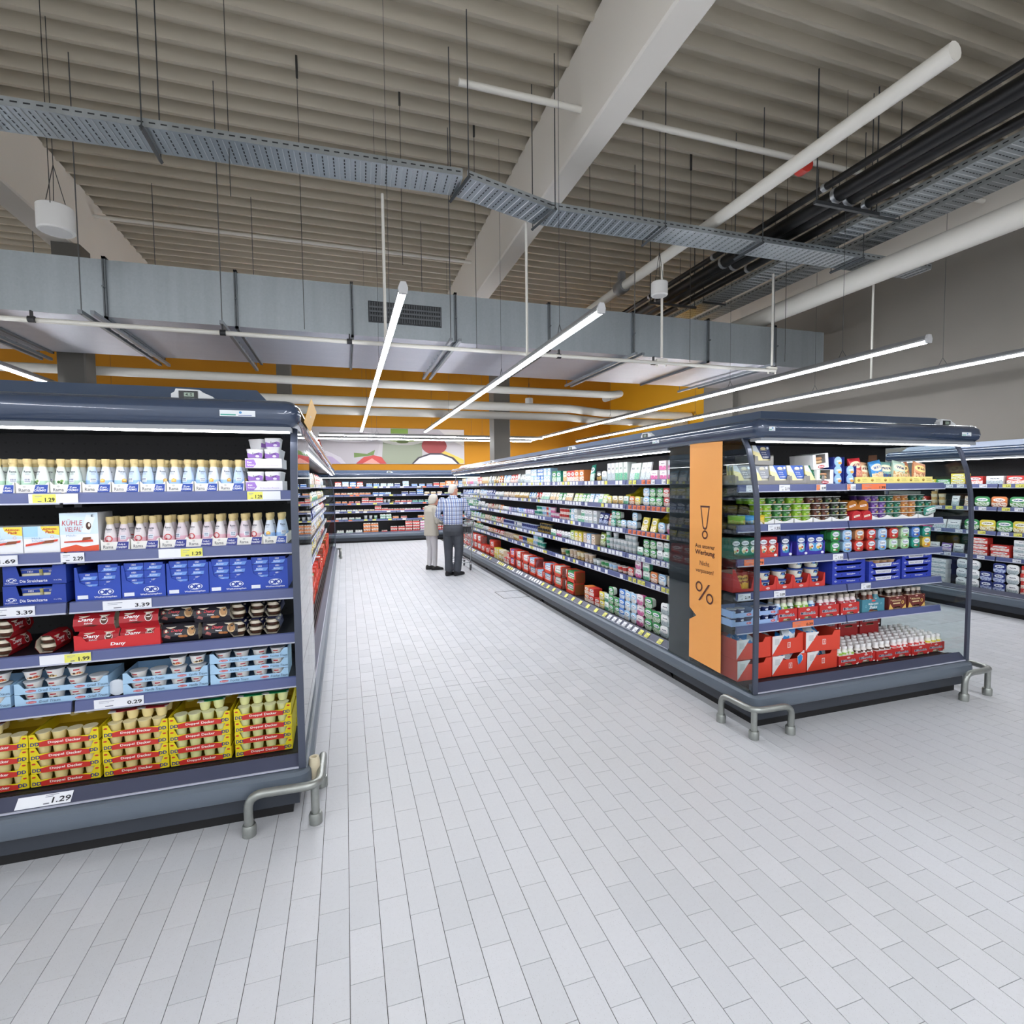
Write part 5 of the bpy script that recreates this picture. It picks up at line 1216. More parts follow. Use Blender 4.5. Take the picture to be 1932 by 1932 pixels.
# red cheese box behind the side glass
w = .2
rx = Proto('display_carton', 'carton box', tray_mesh('red_cheese_carton', w, .2, [(-w/2, 0), (w/2, 0), (w/2, .12), (w/2 - .02, .1), (w*.3, .02), (-w*.1, .02), (-w/2 + .02, .16), (-w/2, .17)], .13, '#c33430', '#d8d2c6')); putB(rx, .15, .02, zb[3], 0, 'red cheese carton behind the banner glass')
WED = pouch(.075, .13, .035, pack_mat('#8a2c26', '#e6b03c', '#3a1a16', '#c9a050', '#e8c060'), name='cheese_wedge', cat='cheese pack')
for k in range(2): putB(WED, .12 + k*.07, .04, zb[3] + .005, 0, 'wrapped cheese wedge in red carton, %s' % ('outer', 'inner')[k], tilt=(0, R(10 - 16*k)))
RB = [pouch(.13, .062, .06, pack_mat(*a, emb=False), name='cheese_bag', cat='bag') for a in (('#8ab83c', '#c0d878', '#5a8a2a'), ('#4a9ad8', '#a8d0f0', '#2a5a9a'), ('#e0c030', '#e8d878', '#9a7a20'))]
for k in range(3): putB(RB[k], .07 + k*.085, .03, zb[1] + .002, R(-60), '%s rolled bag behind the banner glass' % ('lime', 'blue', 'yellow')[k])

# ---- fifth shelf: milk drinks
def milk_bottle(body, splash, cap='#bdb3a6', h=.15):
    p = Proto('milk_bottle', 'bottle'); b = MB(); b.lathe([(.026, 0), (.029, .004), (.029, h*.55), (.026, h*.66), (.0175, h*.80), (.0165, h*.84)], 14, mis=[0, 0, 1, 0, 0]); p.add('body', b.mesh('body', [M(body, .35), M(splash, .35)], 60))
    c = MB(); c.lathe([(.0195, h*.83), (.0195, h*.98), (.0175, h)], 14); p.add('cap', c.mesh('cap', M(cap, .4), True))
    p.add('print', decal('print', [('e', -.008, h*.6, .008, .006, '#f4f0ee'), ('e', .009, h*.64, .007, .005, splash), ('e', .002, h*.5, .010, .006, '#f4f0ee')], lambda x, z: -math.sqrt(max((.029 if z < h*.55 else .029 - (z - h*.55)*.12)**2 - x*x, 1e-6)) - .001)); return p
def muller_box(w=.185, h=.088, d=.2, col='#c8322f', kind='m'):
    p = Proto('milk_carton', 'carton tray', tray_mesh('milk_carton', w, d, [(-w/2, 0), (-w*.22, 0), (-w*.15, .018), (w*.15, .018), (w*.22, 0), (w/2, 0), (w/2, h), (-w/2, h)], h, col, '#b89a7a'))
    if kind == 'm': it = [('e', 0, h*.78, w*.09, h*.09, '#f2dcd8'), ('t', 'müller', 0, h*.78, w*.13, h*.08, '#c8322f', .01), ('t', 'Müllermilch', -w*.003, h*.49, w*.76, h*.25, '#f0f2f6', .07), ('t', 'Müllermilch', 0, h*.5, w*.74, h*.22, '#27315c', .02), ('e', -w*.46, h*.06, w*.04, h*.08, '#f0e8e4'), ('e', w*.45, h*.06, w*.05, h*.08, '#f0e8e4')]
    elif kind == 's': it = [('e', 0, h*.86, w*.09, h*.08, '#d8504c'), ('t', 'Müllermilch', 0, h*.62, w*.44, h*.16, '#eef4f4', .02), ('t', 'Shake', 0, h*.36, w*.34, h*.24, '#eef4f4', .02, .25), ('r', -w*.33, h*.45, h*.1, h*.07, '#8fc0cc'), ('r', w*.34, h*.6, h*.08, h*.05, '#8fc0cc')] + [('q', -w*.5 + k*w*.05, -w*.48 + k*w*.05, 0, h*.03, '#1f4a5a') for k in range(20)]
    else: it = [('e', 0, h*.9, w*.08, h*.06, '#d8a09a'), ('t', 'Müllermilch', -w*.05, h*.68, w*.5, h*.15, '#e6cf9a', .02), ('q', -w*.25, w*.15, h*.4, h*.5, '#e6cf9a'), ('r', w*.3, h*.5, h*.14, h*.08, '#e0b860'), ('p', [(-w*.5, 0), (-w*.22, 0), (-w*.42, h*.45)], '#e0b860'), ('p', [(w*.5, 0), (w*.25, 0), (w*.46, h*.35)], '#e0b860'), ('e', -w*.38, h*.75, h*.05, h*.05, '#e6cf9a'), ('e', w*.38, h*.85, h*.04, h*.04, '#e6cf9a')]
    p.add('print', decal('print', it)); return p
MM = muller_box(); MS = muller_box(.235, .098, .2, '#4a8a9c', 's'); MC = muller_box(.19, .1, .2, '#6a2a24', 'c')
MBo = {'lime': milk_bottle('#dfe8c8', '#8ac23a'), 'choc': milk_bottle('#4a2c20', '#6a4030'), 'pink': milk_bottle('#e8dcdc', '#b83a48'), 'blue': milk_bottle('#cfe0f0', '#2a7ac8'), 'mix': milk_bottle('#e0e4e0', '#3a6a3a'), 'nut': milk_bottle('#3a241c', '#c9a88a'), 'rust': milk_bottle('#8a3a2a', '#a85038'), 'teal': milk_bottle('#4a8494', '#6aa4b0')}
seqM = [(.585, MM, ('blue', 'lime', 'mix'), 'red'), (.79, MM, ('lime', 'lime', 'blue'), 'red'), (1.005, MM, ('pink', 'pink', 'pink'), 'red'), (1.22, MM, ('pink', 'pink', 'pink'), 'red'), (1.468, MS, ('choc', 'rust', 'teal'), 'teal'), (1.735, MC, ('nut', 'nut', 'nut'), 'brown'), (1.955, MC, ('nut', 'nut', 'nut'), 'brown')]
for i, (x, p, bs, cn) in enumerate(seqM):
    xx = bx(x) * .985 + .005
    putB(p, xx, 0, zb[4], 0, '%s milk drink carton on fifth shelf, %s from the glass post' % (cn, od(i)), 'milk drink cartons')
    for q in range(2):
        for k in range(3):
            putB(MBo[bs[k]], xx + (k - 1)*.059, .036 + q*.062, zb[4] + .004, R(rb.uniform(-40, 40)), '%s milk bottle, %s in fifth shelf carton %s, %s row' % (bs[k], od(k), od(i), ('front', 'back')[q]), 'milk bottles on the fifth shelf')
w = .2
lt = Proto('carton_tray', 'carton tray', tray_mesh('pale_blue_tray', w, .2, lowfront(w, .03, .05, .02, .015), .05, '#9db9e6', '#86a4d8')); lt.add('print', decal('print', [('e', .05, .016, .022, .009, '#d86a72'), ('t', 'Dr.', .05, .016, .018, .007, '#ffffff', .02)]))
dc = Proto('dark_dessert_cup', 'cup'); c = MB(); c.lathe([(.027, 0), (.033, .05), (.036, .0505), (.036, .053)], 12, mis=[0, 1, 1], capm=1); dc.add('cup_body', c.mesh('cup_body', [M('#1c2a5e', .35), M('#c9ccd6', .35)], True)); dc.add('print', decal('print', [('e', 0, .032, .014, .008, '#dfe6f4'), ('e', .008, .018, .012, .008, '#2a8ad8')], lambda x, z: -math.sqrt(max((.027 + z*.12)**2 - x*x, 1e-6)) - .0006))
for s_, x in enumerate((.14, .36)):
    for lv in range(2):
        putB(lt, bx(x) + .04, 0, zb[4] + .062*lv, 0, 'pale blue tray of dark dessert cups, %s one %s' % (('lower', 'upper')[lv], ('behind the glass', 'beside the post')[s_]), 'pale blue cup trays')
        for k in range(3 if s_ else 2): putB(dc, bx(x) - .025 + k*.072, .045, zb[4] + .004 + .062*lv, 0, 'dark blue dessert cup, %s in the %s tray %s' % (od(k), ('lower', 'upper')[lv], ('behind the glass', 'beside the post')[s_]), 'dark dessert cups')

# ---- deck: red snack boxes and milk trays
zd2 = .268; yk = -.03
def red_box(w, h, d, open_=True):
    p = Proto('snack_crate', 'carton box'); p.add('carton', tray_mesh('carton', w, d, [(-w/2, 0), (w/2, 0), (w/2, h), (w/2 - .05, h), (w/2 - .07, h*.78), (-w/2 + .07, h*.78), (-w/2 + .05, h), (-w/2, h)], h, '#dd4632', '#b83a2c'))
    p.add('print', decal('print', [('p', [(w*.22, 0), (w*.5, 0), (w*.5, h*.75)], '#e9e6e4') if False else ('p', [(-w*.5, h*.05), (-w*.5, h), (-w*.12, h)], '#e7e6e6'), ('q', -w*.42, -w*.28, h*.55, h*.85, '#cfd0d2'), ('t', 'E', -w*.18, h*.8, .012, .016, '#c8322f', .02), ('q', -w*.02, w*.08, h*.32, h*.6, '#f0d8d2'), ('q', -w*.005, w*.065, h*.36, h*.56, '#dd4632'), ('t', '!', w*.03, h*.46, .008, .02, '#f0d8d2', .03)])); return p
RX = red_box(.30, .145, .22)
PKT = [pouch(.07, .11, .022, pack_mat(*a, emb=False), name='snack_packet', cat='packet') for a in (('#2f8ad8', '#e8f0f8', '#ffffff', '#ffffff', '#ffffff'), ('#e4eef6', '#3a9ade', '#ffffff', '#ffffff', '#3a8ad0'))]
def crate(x, y, z, rz, lb, tp=None):
    RX.put(FB.w(x, y, z), rz, lb, 'red snack crates')
crate(.205, ys0 + yk, zd2, 0, 'red snack crate on the deck behind the glass, lower one'); crate(.205, ys0 + yk + .01, zd2 + .147, 0, 'red snack crate on the deck behind the glass, upper one')
crate(.512, ys0 + yk - .006, zd2, R(-2), 'red snack crate beside the glass post, lower one'); crate(.512, ys0 + yk + .01, zd2 + .147, R(3), 'red snack crate beside the glass post, upper one')
crate(.825, ys0 + yk - .004, zd2, R(2), 'torn red snack crate next to the milk trays, lower one'); crate(.82, ys0 + yk - .012, zd2 + .147, R(-5), 'red snack crate shifted forward, on top next to milk trays')
CRN = ['the upper crate behind the glass', 'the upper crate beside the post', 'the forward top crate', 'the torn lower crate', 'the lower crate beside the post']
n = 0
for n_c, (cx_, cz_) in enumerate( ((.205, zd2 + .147), (.512, zd2 + .147), (.82, zd2 + .147), (.825, zd2), (.512, zd2))):
    for k in range(7):
        n += 1
        PKT[k % 2].put(FB.w(cx_ + rb.uniform(-.09, .09), ys0 + yk + rb.uniform(.03, .12), cz_ + .07 + rb.uniform(0, .03)), R(rb.uniform(-60, 60)), 'blue and white snack packet, %s of those in %s' % (od(k), CRN[n_c]), 'blue snack packets', tilt=(R(rb.uniform(-70, -20)), R(rb.uniform(-40, 40))))
PKT[1].put(FB.w(.58, ys0 + yk - .03, zd2 + .10), R(20), 'blue and white snack packet hanging out of the lower red crate', tilt=(0, R(75)))
MW = {'choc': milk_bottle('#e9e4e0', '#5a3a2c', '#efeeee', .135), 'berry': milk_bottle('#f0e4e2', '#d8403c', '#f2f1f1', .135), 'lemon': milk_bottle('#f0efe0', '#e0d040', '#f2f1f1', .135), 'lime': milk_bottle('#eef0e4', '#9ac84a', '#f2f1f1', .135)}
MD = muller_box(.189, .075, .19)
dk = ['lime', 'choc', 'choc', 'berry', 'berry', 'lemon']
for i in range(6):
    x = 1.09 + i*.1925
    MD.put(FB.w(x, ys0 + yk + .01*(i % 2), zd2), R(rb.uniform(-1.5, 1.5)), 'red milk drink tray on the deck, %s from the snack crates' % od(i), 'red milk trays on the deck')
    for q in range(6):
        for k in range(3):
            MW[dk[i]].put(FB.w(x + (k - 1)*.060, ys0 + yk + .04 + q*.062, zd2 + .004), R(rb.uniform(-40, 40)), 'white capped %s milk bottle, deck tray %s, row %s, place %s' % (dk[i], od(i), od(q), od(k)), 'white capped milk bottles')
MX = muller_box(.22, .08, .2, '#a82a2a')
for i in range(4): MX.put(FB.w(.92 + i*.235, ys0 + .22, zd2 + .20), 0, 'dark red milk carton at the rear of the deck, %s from the crates' % od(i), 'rear milk cartons')
for i in range(4):
    q = MB(); q.box(-.105, .105, 0, .19, 0, .2); link('milk_carton', q.mesh('milk_carton', M('#a82a2a', .5)), None, FB.w(.92 + i*.235, ys0 + .225, zd2), 0, None, 'closed dark red carton under the rear milk cartons, %s' % od(i), 'carton box', 'rear milk cartons')

# ------------------------------------------------------------------ goods of the aisle, back wall and side chillers
PAL = {'pink': ('#efe4e8', '#d460a0', '#7a3a6a', '#ffffff', '#e8a0c0'), 'mint': ('#e6f0ea', '#58b090', '#1a6a4a', '#ffffff', '#9ac8a0'), 'white': ('#f0f2f2', '#c4d0d4', '#30405a', '#ffffff', '#9aa8ac'),
       'green': ('#3a9a56', '#e4efe2', '#1d4a8a', '#f4f8f4', '#7ab060'), 'lime': ('#bcd86a', '#eef4d8', '#2a5a3a', '#ffffff', '#7a9a3a'), 'teal': ('#2a9a86', '#d8efe8', '#1a4a6a', '#f4faf8', '#b0d8c0'),
       'blue': ('#4a80d0', '#e2ecf8', '#1d3a7a', '#f4f8fc', '#a8c8f0'), 'navy': ('#26347a', '#c8d4f0', '#1d2a5a', '#e8eef8', '#6a7ac0'), 'sky': ('#a8d0f0', '#e8f2fa', '#2a5aa0', '#ffffff', '#f0d0a8'),
       'red': ('#d2403a', '#f4e8e4', '#7a1a20', '#fbf4f2', '#e8a890'), 'orange': ('#ea8a4a', '#f6e6d4', '#8a3a1a', '#fff8f0', '#c85a3a'), 'yellow': ('#e8d84a', '#f6f2d0', '#5a5a1a', '#fffdf0', '#d8a83a'),
       'cream': ('#efe6c8', '#d8b878', '#6a4a2a', '#fffaf0', '#b88a50'), 'beige': ('#d8bfa2', '#efe2d4', '#6a4632', '#faf4ee', '#a88060'), 'purple': ('#8a68b8', '#e8def0', '#3a2a6a', '#faf6fc', '#c8a8d8'), 'black': ('#26282a', '#b89a50', '#d8c890', '#e8e4d8', '#6a5a34')}
PCOL = {'pink': 'pink', 'mint': 'mint', 'white': 'white', 'green': 'green', 'lime': 'lime', 'teal': 'teal', 'blue': 'blue', 'navy': 'navy', 'sky': 'pale blue', 'red': 'red', 'orange': 'orange', 'yellow': 'yellow', 'cream': 'cream', 'beige': 'beige', 'purple': 'purple', 'black': 'black'}
PMAT = {k: pack_mat(*v, seed=i + 1) for i, (k, v) in enumerate(PAL.items())}
PMATN = {k: pack_mat(*v, seed=i + 21, emb=False) for i, (k, v) in enumerate(PAL.items())}
GK = {}
def good(kind, pal, w, h):
    k = (kind, pal, w, h)
    if k in GK: return GK[k]
    pm, base = PMAT[pal], M(PAL[pal][0], .4); acc = M(PAL[pal][1], .4); mb = MB()
    if kind == 'tub':       # round lid to the front
        d = .055; rr = min(w, h) * (.30 if pal in ('sky', 'pink', 'green', 'white') else .2)
        mb.loft([frrect(w*.78, h*.78, rr*.8, d, cz=h/2), frrect(w*.94, h*.94, rr*.95, .008, cz=h/2), frrect(w, h, rr, .007, cz=h/2), frrect(w, h, rr, .002, cz=h/2), frrect(w*.96, h*.96, rr*.95, 0, cz=h/2)], [1, 0, 0, 0], capm=2)
        me = mb.mesh('tub', [base, acc, pm], 50); nm, cat = 'lidded_tub', 'tub'
    elif kind == 'cup':
        n = 12; r1 = w * .48; r0 = r1 * .78
        def P(r, t, q): a = 2*math.pi*q/n - math.pi/2; return (r*math.cos(a), r1 + r*math.sin(a), t)
        for q in range(n):
            uq = ((q + n//2) % n) / n; uv = lambda dq, v: ((uq + dq/n) * 2 - .5 if .25 <= uq < .75 else -1.0, v if .25 <= uq < .75 else -1.0)
            mb.face([P(r0, 0, q), P(r0, 0, q+1), P(r1*.95, h*.9, q+1), P(r1*.95, h*.9, q)], 2, [uv(0, 0), uv(1, 0), uv(1, 1), uv(0, 1)])
            mb.face([P(r1*.95, h*.9, q), P(r1*.95, h*.9, q+1), P(r1, h*.92, q+1), P(r1, h*.92, q)], 0); mb.face([P(r1, h*.92, q), P(r1, h*.92, q+1), P(r1, h, q+1), P(r1, h, q)], 1)
        mb.face([P(r1, h, q) for q in range(n)], 1)
        me = mb.mesh('cup', [base, acc, PMATN[pal]], 50); nm, cat = 'dairy_cup', 'cup'
    elif kind == 'box':
        c = .004; d = .11
        mb.prism([(-w/2, 0), (w/2, 0), (w/2, h - c), (w/2 - c, h), (-w/2 + c, h), (-w/2, h - c)], 0, d, 'y', 0, True, 1)
        me = mb.mesh('box', [base, pm]); nm, cat = 'product_carton', 'carton'
    elif kind == 'multi':   # multipack: low carton with foil tops
        mb.box(-w/2, w/2, 0, .12, 0, h*.72, 0, front=1)
        n = max(2, int(w / .055))
        for q in range(n):
            x = -w/2 + w*(q + .5)/n
            for yy in (.03, .09): mb.lathe([(w/n*.42, h*.7), (w/n*.47, h*.95), (w/n*.47, h)], 8, (x, yy, 0), mis=[2, 2], capm=2)
        me = mb.mesh('multi', [base, PMATN[pal], M('#eceae6', .4)]); nm, cat = 'cup_multipack', 'multipack'
    elif kind == 'pouch':
        return GK.setdefault(k, pouch(w, h, min(.05, w*.4), pm, 5, 'pouch_pack', 'pouch'))
    elif kind == 'slim':    # flat sliced pack leaning back
        mb.prism([(0, 0), (.02, 0), (.045, h), (.032, h)], -w/2, w/2, 'x', 0)
        mb.face([(-w/2, -.0006, .002), (w/2, -.0006, .002), (w/2, .031, h - .002), (-w/2, .031, h - .002)], 1, [(0, 0), (1, 0), (1, 1), (0, 1)])
        me = mb.mesh('slim', [base, pm]); nm, cat = 'sliced_pack', 'sliced pack'
    elif kind == 'crate':   # red transport crate with packs showing
        col = '#e04a34'
        mb.box(-w/2, w/2, .012, .14, 0, h*.9, 1, front=2)
        for x in (-w/2, w/2 - .03): mb.box(x, x + .03, 0, .14, 0, h, 0)
        mb.box(-w/2, w/2, 0, .012, 0, h*.28, 0); mb.box(-w/2, w/2, .13, .14, 0, h, 0)
        mb.face([(-w/2 + .002, -.0008, h*.45), (-w/2 + .028, -.0008, h*.95), (-w/2 + .002, -.0008, h*.95)], 3)
        me = mb.mesh('crate', [M(col, .5), base, pm, WHITE]); nm, cat = 'red_crate', 'crate'
    GK[k] = Proto(nm, cat, me); return GK[k]
NMS = {'tub': 'lidded tub', 'cup': 'cup', 'box': 'carton', 'multi': 'cup multipack', 'pouch': 'pouch', 'slim': 'sliced pack', 'crate': 'filled red crate'}
SHN = ['top shelf', 'second shelf', 'third shelf', 'fourth shelf', 'fifth shelf', 'bottom deck']
rq = random.Random(5)
def fill(fr, Ltot, rev, row, z, ysh, segs, end, place, grp):
    """segs: (s0, s1, kind, pals, w, h, levels, jitter); s runs from the near end; rev: local x = Ltot - s"""
    n = 0
    for (s0, s1, kind, pals, w, h, lev, jit) in segs:
        pitch = w + .006; m = max(1, int((s1 - s0) / pitch)); pals = pals.split()
        for i in range(m):
            s = s0 + (i + .5) * (s1 - s0) / m
            pal = pals[(i * len(pals)) // m] if rq.random() > .12 else rq.choice(pals)
            x = Ltot - s if rev else s
            L = lev if rq.random() > .25 else max(1, lev - 1)
            for lv in range(L):
                p = good(kind, pal, w, h)
                lb = '%s %s, %s from %s, %s%s of %s' % (PCOL[pal], NMS[kind], od(n), end, SHN[row], '' if lev == 1 else ', %s layer' % od(lv), place)
                tl = (R(rq.uniform(-14, -4)), R(rq.uniform(-jit, jit))) if kind == 'pouch' else None
                p.put(fr.w(x + rq.uniform(-.003, .003), ysh + .014 + rq.uniform(0, .012), z + lv * (h + .001)), fr.rz + R(rq.uniform(-jit, jit) if kind != 'crate' else 0), lb, grp, tilt=tl)
            n += 1
FC = Frame(2.55, 13.05, R(-90))
C1 = [(.06, .62, 'box', 'pink sky pink', .11, .085, 2, 3), (.62, 1.02, 'slim', 'white mint white', .085, .17, 1, 2), (1.04, 1.5, 'box', 'mint white', .075, .19, 1, 2), (1.5, 1.75, 'tub', 'white black', .11, .11, 1, 2), (1.8, 2.05, 'pouch', 'teal mint', .14, .2, 1, 6), (2.1, 2.75, 'box', 'orange red cream', .12, .14, 1, 2), (2.8, 3.15, 'box', 'teal green', .15, .15, 1, 1), (3.2, 4.3, 'box', 'sky blue sky white', .13, .10, 2, 2), (4.35, 5.6, 'pouch', 'white red sky', .13, .15, 1, 4), (5.65, 6.6, 'pouch', 'orange cream white', .13, .15, 1, 5), (6.6, 9.1, 'box', 'cream red white pink sky cream', .12, .14, 1, 3)]
C2 = [(.06, .75, 'tub', 'mint red green sky', .105, .085, 2, 3), (.78, 1.5, 'tub', 'yellow mint cream orange', .1, .085, 1, 3), (1.5, 2.4, 'slim', 'mint sky green lime', .1, .1, 1, 4), (2.45, 3.6, 'slim', 'green cream mint', .1, .1, 1, 5), (3.6, 4.2, 'pouch', 'red sky blue', .1, .1, 1, 8), (4.2, 6.2, 'pouch', 'cream beige white', .11, .1, 1, 8), (6.2, 9.1, 'pouch', 'navy sky white blue navy', .12, .13, 1, 9)]
C3 = [(.06, .5, 'tub', 'sky pink sky', .115, .1, 1, 3), (.5, .8, 'slim', 'yellow yellow', .12, .13, 1, 9), (.85, 1.4, 'tub', 'sky green teal', .1, .085, 2, 3), (1.4, 1.75, 'pouch', 'red navy navy', .11, .14, 1, 5), (1.75, 2.5, 'box', 'white mint sky', .09, .075, 2, 3), (2.5, 3.9, 'cup', 'red pink sky teal', .075, .07, 2, 4), (3.9, 5.6, 'tub', 'purple blue navy white', .1, .08, 1, 6), (5.6, 7, 'pouch', 'orange beige red white', .12, .1, 1, 8), (7, 9.1, 'pouch', 'white green mint teal', .13, .13, 1, 9)]
C4 = [(.06, .85, 'tub', 'sky white green mint', .1, .085, 2, 3), (.9, 1.55, 'cup', 'white white mint', .07, .06, 3, 3), (1.58, 1.75, 'pouch', 'lime', .14, .16, 1, 3), (1.78, 2.5, 'box', 'sky beige yellow lime', .1, .12, 1, 3), (2.5, 3.2, 'tub', 'white pink mint', .09, .09, 1, 4), (3.2, 3.8, 'cup', 'black black', .08, .07, 2, 3), (3.8, 5.6, 'cup', 'navy white navy', .075, .09, 1, 4), (5.6, 7.4, 'pouch', 'red green beige green', .12, .11, 1, 8), (7.4, 9.1, 'pouch', 'sky green teal', .13, .13, 1, 9)]
C5 = [(.06, .62, 'tub', 'beige sky orange', .125, .105, 1, 3), (.62, 1.05, 'tub', 'mint pink red', .11, .09, 2, 3), (1.1, 1.9, 'cup', 'red sky green white', .09, .065, 1, 5), (1.9, 2.6, 'cup', 'beige cream beige', .10, .1, 1, 4), (2.6, 2.9, 'cup', 'green cream', .1, .08, 1, 4), (3.5, 4.0, 'cup', 'teal sky', .08, .08, 2, 2), (4.0, 4.7, 'cup', 'yellow navy red', .09, .1, 1, 3), (4.7, 5.6, 'cup', 'cream beige', .1, .09, 1, 3), (5.6, 7.2, 'pouch', 'red orange white', .13, .1, 1, 7), (7.2, 9.1, 'pouch', 'green white teal', .14, .12, 1, 8)]
C6 = [(.06, .75, 'tub', 'white green pink', .125, .105, 3, 3), (.75, 1.1, 'tub', 'sky blue', .11, .1, 3, 2), (1.1, 1.55, 'tub', 'green mint yellow', .105, .095, 3, 2), (1.55, 1.95, 'box', 'red orange', .12, .09, 2, 3), (2.15, 3.0, 'crate', 'green mint', .28, .15, 2, 0), (3.0, 4.3, 'crate', 'sky blue white', .30, .14, 2, 0), (4.3, 5.0, 'crate', 'white purple', .26, .15, 2, 0), (5.0, 6.0, 'box', 'red cream yellow', .14, .1, 2, 3), (6.0, 9.1, 'crate', 'red white beige', .32, .16, 2, 0)]
for r, (z, sg) in enumerate(zip([q + .05 for q in ZC] + [.268], (C1, C2, C3, C4, C5, C6))):
    fill(FC, LC, True, r, z, .24 if r < 5 else .17, sg, 'banner end', 'long chiller', 'goods on the %s of the long aisle chiller' % SHN[r])
# yellow swooping shelf dividers between the packs
for i, (s, r) in enumerate(((.62, 2), (.3, 2), (1.15, 1))):
    q = MB(); q.prism([(0, 0), (.16, .0), (.2, .17), (.17, .18), (.1, .12), (0, .10)], -.05, .05, 'x'); link('shelf_divider', q.mesh('shelf_divider', M('#c9b81e', .35)), None, FC.w(LC - s, .33, ZC[r] + .047), FC.rz, None, 'glossy yellow divider above %s packs, %s from the banner end' % (SHN[r], od(i)), 'divider', 'yellow dividers')
FD = Frame(-.20, 3.80, R(90))
D1 = [(.1, 9.1, 'pouch', 'white cream sky beige red white', .26, .19, 1, 7)]
D2 = [(.1, 9.1, 'pouch', 'lime white yellow mint cream green', .25, .14, 1, 8)]
D3 = [(.1, 9.1, 'pouch', 'beige yellow navy white red', .25, .13, 1, 8)]
D4 = [(.1, 9.1, 'pouch', 'white yellow beige cream sky', .25, .12, 1, 8)]
D5 = [(.1, 9.1, 'pouch', 'sky cream yellow beige red', .25, .12, 1, 8)]
D6 = [(.1, 9.1, 'crate', 'white red cream green', .33, .17, 2, 0)]
for r, (z, sg) in enumerate(zip([q + .05 for q in ZC] + [.268], (D1, D2, D3, D4, D5, D6))):
    fill(FD, 9.2, False, r, z, .24 if r < 5 else .17, sg, 'glass end', 'oblique chiller', 'goods on the %s of the oblique aisle chiller' % SHN[r])
FEe = Frame(-1.6, 16.25, 0)
E1 = [(.95, 1.8, 'pouch', 'red sky blue red', .2, .15, 1, 5), (1.85, 2.9, 'multi', 'blue sky navy', .17, .09, 1, 2), (2.95, 3.15, 'multi', 'sky', .18, .08, 2, 0), (3.2, 3.9, 'multi', 'blue navy', .17, .07, 1, 2), (3.9, 4.3, 'multi', 'red orange', .17, .11, 1, 2), (4.3, 4.9, 'box', 'orange blue', .19, .16, 1, 2), (4.9, 5.9, 'multi', 'pink sky', .18, .08, 1, 2)]
E2 = [(.95, 2.0, 'multi', 'orange cream orange', .16, .06, 1, 1), (2.05, 2.6, 'multi', 'blue sky', .17, .07, 1, 1), (2.9, 3.6, 'multi', 'navy blue', .2, .08, 2, 1), (3.6, 4.2, 'multi', 'cream beige', .15, .07, 1, 3), (4.25, 4.8, 'multi', 'lime', .16, .04, 1, 2), (5.0, 5.9, 'multi', 'sky', .18, .1, 1, 2)]
E3 = [(.95, 1.7, 'multi', 'orange red', .15, .06, 1, 2), (1.72, 2.35, 'multi', 'red', .2, .08, 2, 1), (2.35, 2.7, 'cup', 'white black', .1, .1, 2, 2), (2.7, 3.6, 'multi', 'red teal', .16, .07, 1, 2), (3.6, 4.2, 'multi', 'teal white', .15, .07, 1, 2), (4.3, 4.9, 'multi', 'sky', .2, .09, 1, 1), (4.9, 5.9, 'multi', 'white navy', .2, .08, 2, 1)]
E4 = [(.95, 2.1, 'multi', 'white cream', .15, .05, 1, 3), (2.1, 2.5, 'multi', 'red', .19, .08, 2, 1), (2.5, 3.5, 'multi', 'red pink', .16, .06, 1, 2), (3.55, 4.5, 'multi', 'red red', .2, .08, 1, 2), (4.5, 5.9, 'multi', 'white purple', .17, .08, 1, 2)]
E5 = [(.95, 1.7, 'multi', 'white mint', .16, .06, 1, 2), (1.75, 2.2, 'cup', 'white mint', .11, .11, 1, 2), (2.25, 2.6, 'multi', 'mint', .16, .07, 2, 2), (2.6, 3.1, 'multi', 'orange red', .18, .07, 1, 1), (3.4, 4.9, 'multi', 'red red orange', .2, .08, 1, 2), (4.9, 5.9, 'multi', 'purple red', .2, .07, 1, 2)]
E6 = [(.95, 1.75, 'multi', 'mint white', .2, .1, 1, 1), (1.75, 2.2, 'multi', 'orange', .21, .1, 3, 1), (2.2, 2.55, 'multi', 'red', .17, .07, 1, 1), (2.55, 3.0, 'multi', 'red', .2, .09, 2, 1), (3.0, 4.6, 'multi', 'red pink red red', .21, .085, 4, 1), (4.6, 5.9, 'multi', 'red orange', .2, .09, 3, 1)]
for r, (z, sg) in enumerate(zip([q + .05 for q in ZE] + [.268], (E1, E2, E3, E4, E5, E6))):
    fill(FEe, LE, False, r, z, .20 if r < 5 else .17, [(a + .35, b + .35 if b + .35 < 6.1 else 6.1, *rest) for a, b, *rest in sg], 'oblique side', 'back chiller', 'goods on the %s of the back wall chiller' % SHN[r])
F1 = [(.05, .4, 'pouch', 'yellow lime', .16, .12, 1, 3), (.4, .95, 'box', 'yellow green yellow', .17, .07, 2, 1), (.95, 1.6, 'box', 'red white red', .18, .10, 1, 3), (1.6, 2.2, 'slim', 'red beige', .15, .14, 1, 10)]
F2 = [(.05, .5, 'box', 'red pink', .15, .06, 2, 3), (.5, .7, 'cup', 'cream', .09, .08, 3, 2), (.75, 1.05, 'pouch', 'white beige', .1, .14, 1, 3), (1.05, 2.2, 'tub', 'orange green yellow green', .17, .13, 1, 4)]
F3 = [(.05, .9, 'slim', 'red pink red white', .16, .12, 1, 6), (.95, 2.2, 'tub', 'yellow green green orange', .17, .14, 1, 4)]
F4 = [(.05, .5, 'box', 'cream beige', .15, .1, 2, 3), (.5, .95, 'pouch', 'white purple white', .14, .12, 1, 4), (1.0, 2.2, 'box', 'red white red', .2, .075, 3, 2)]
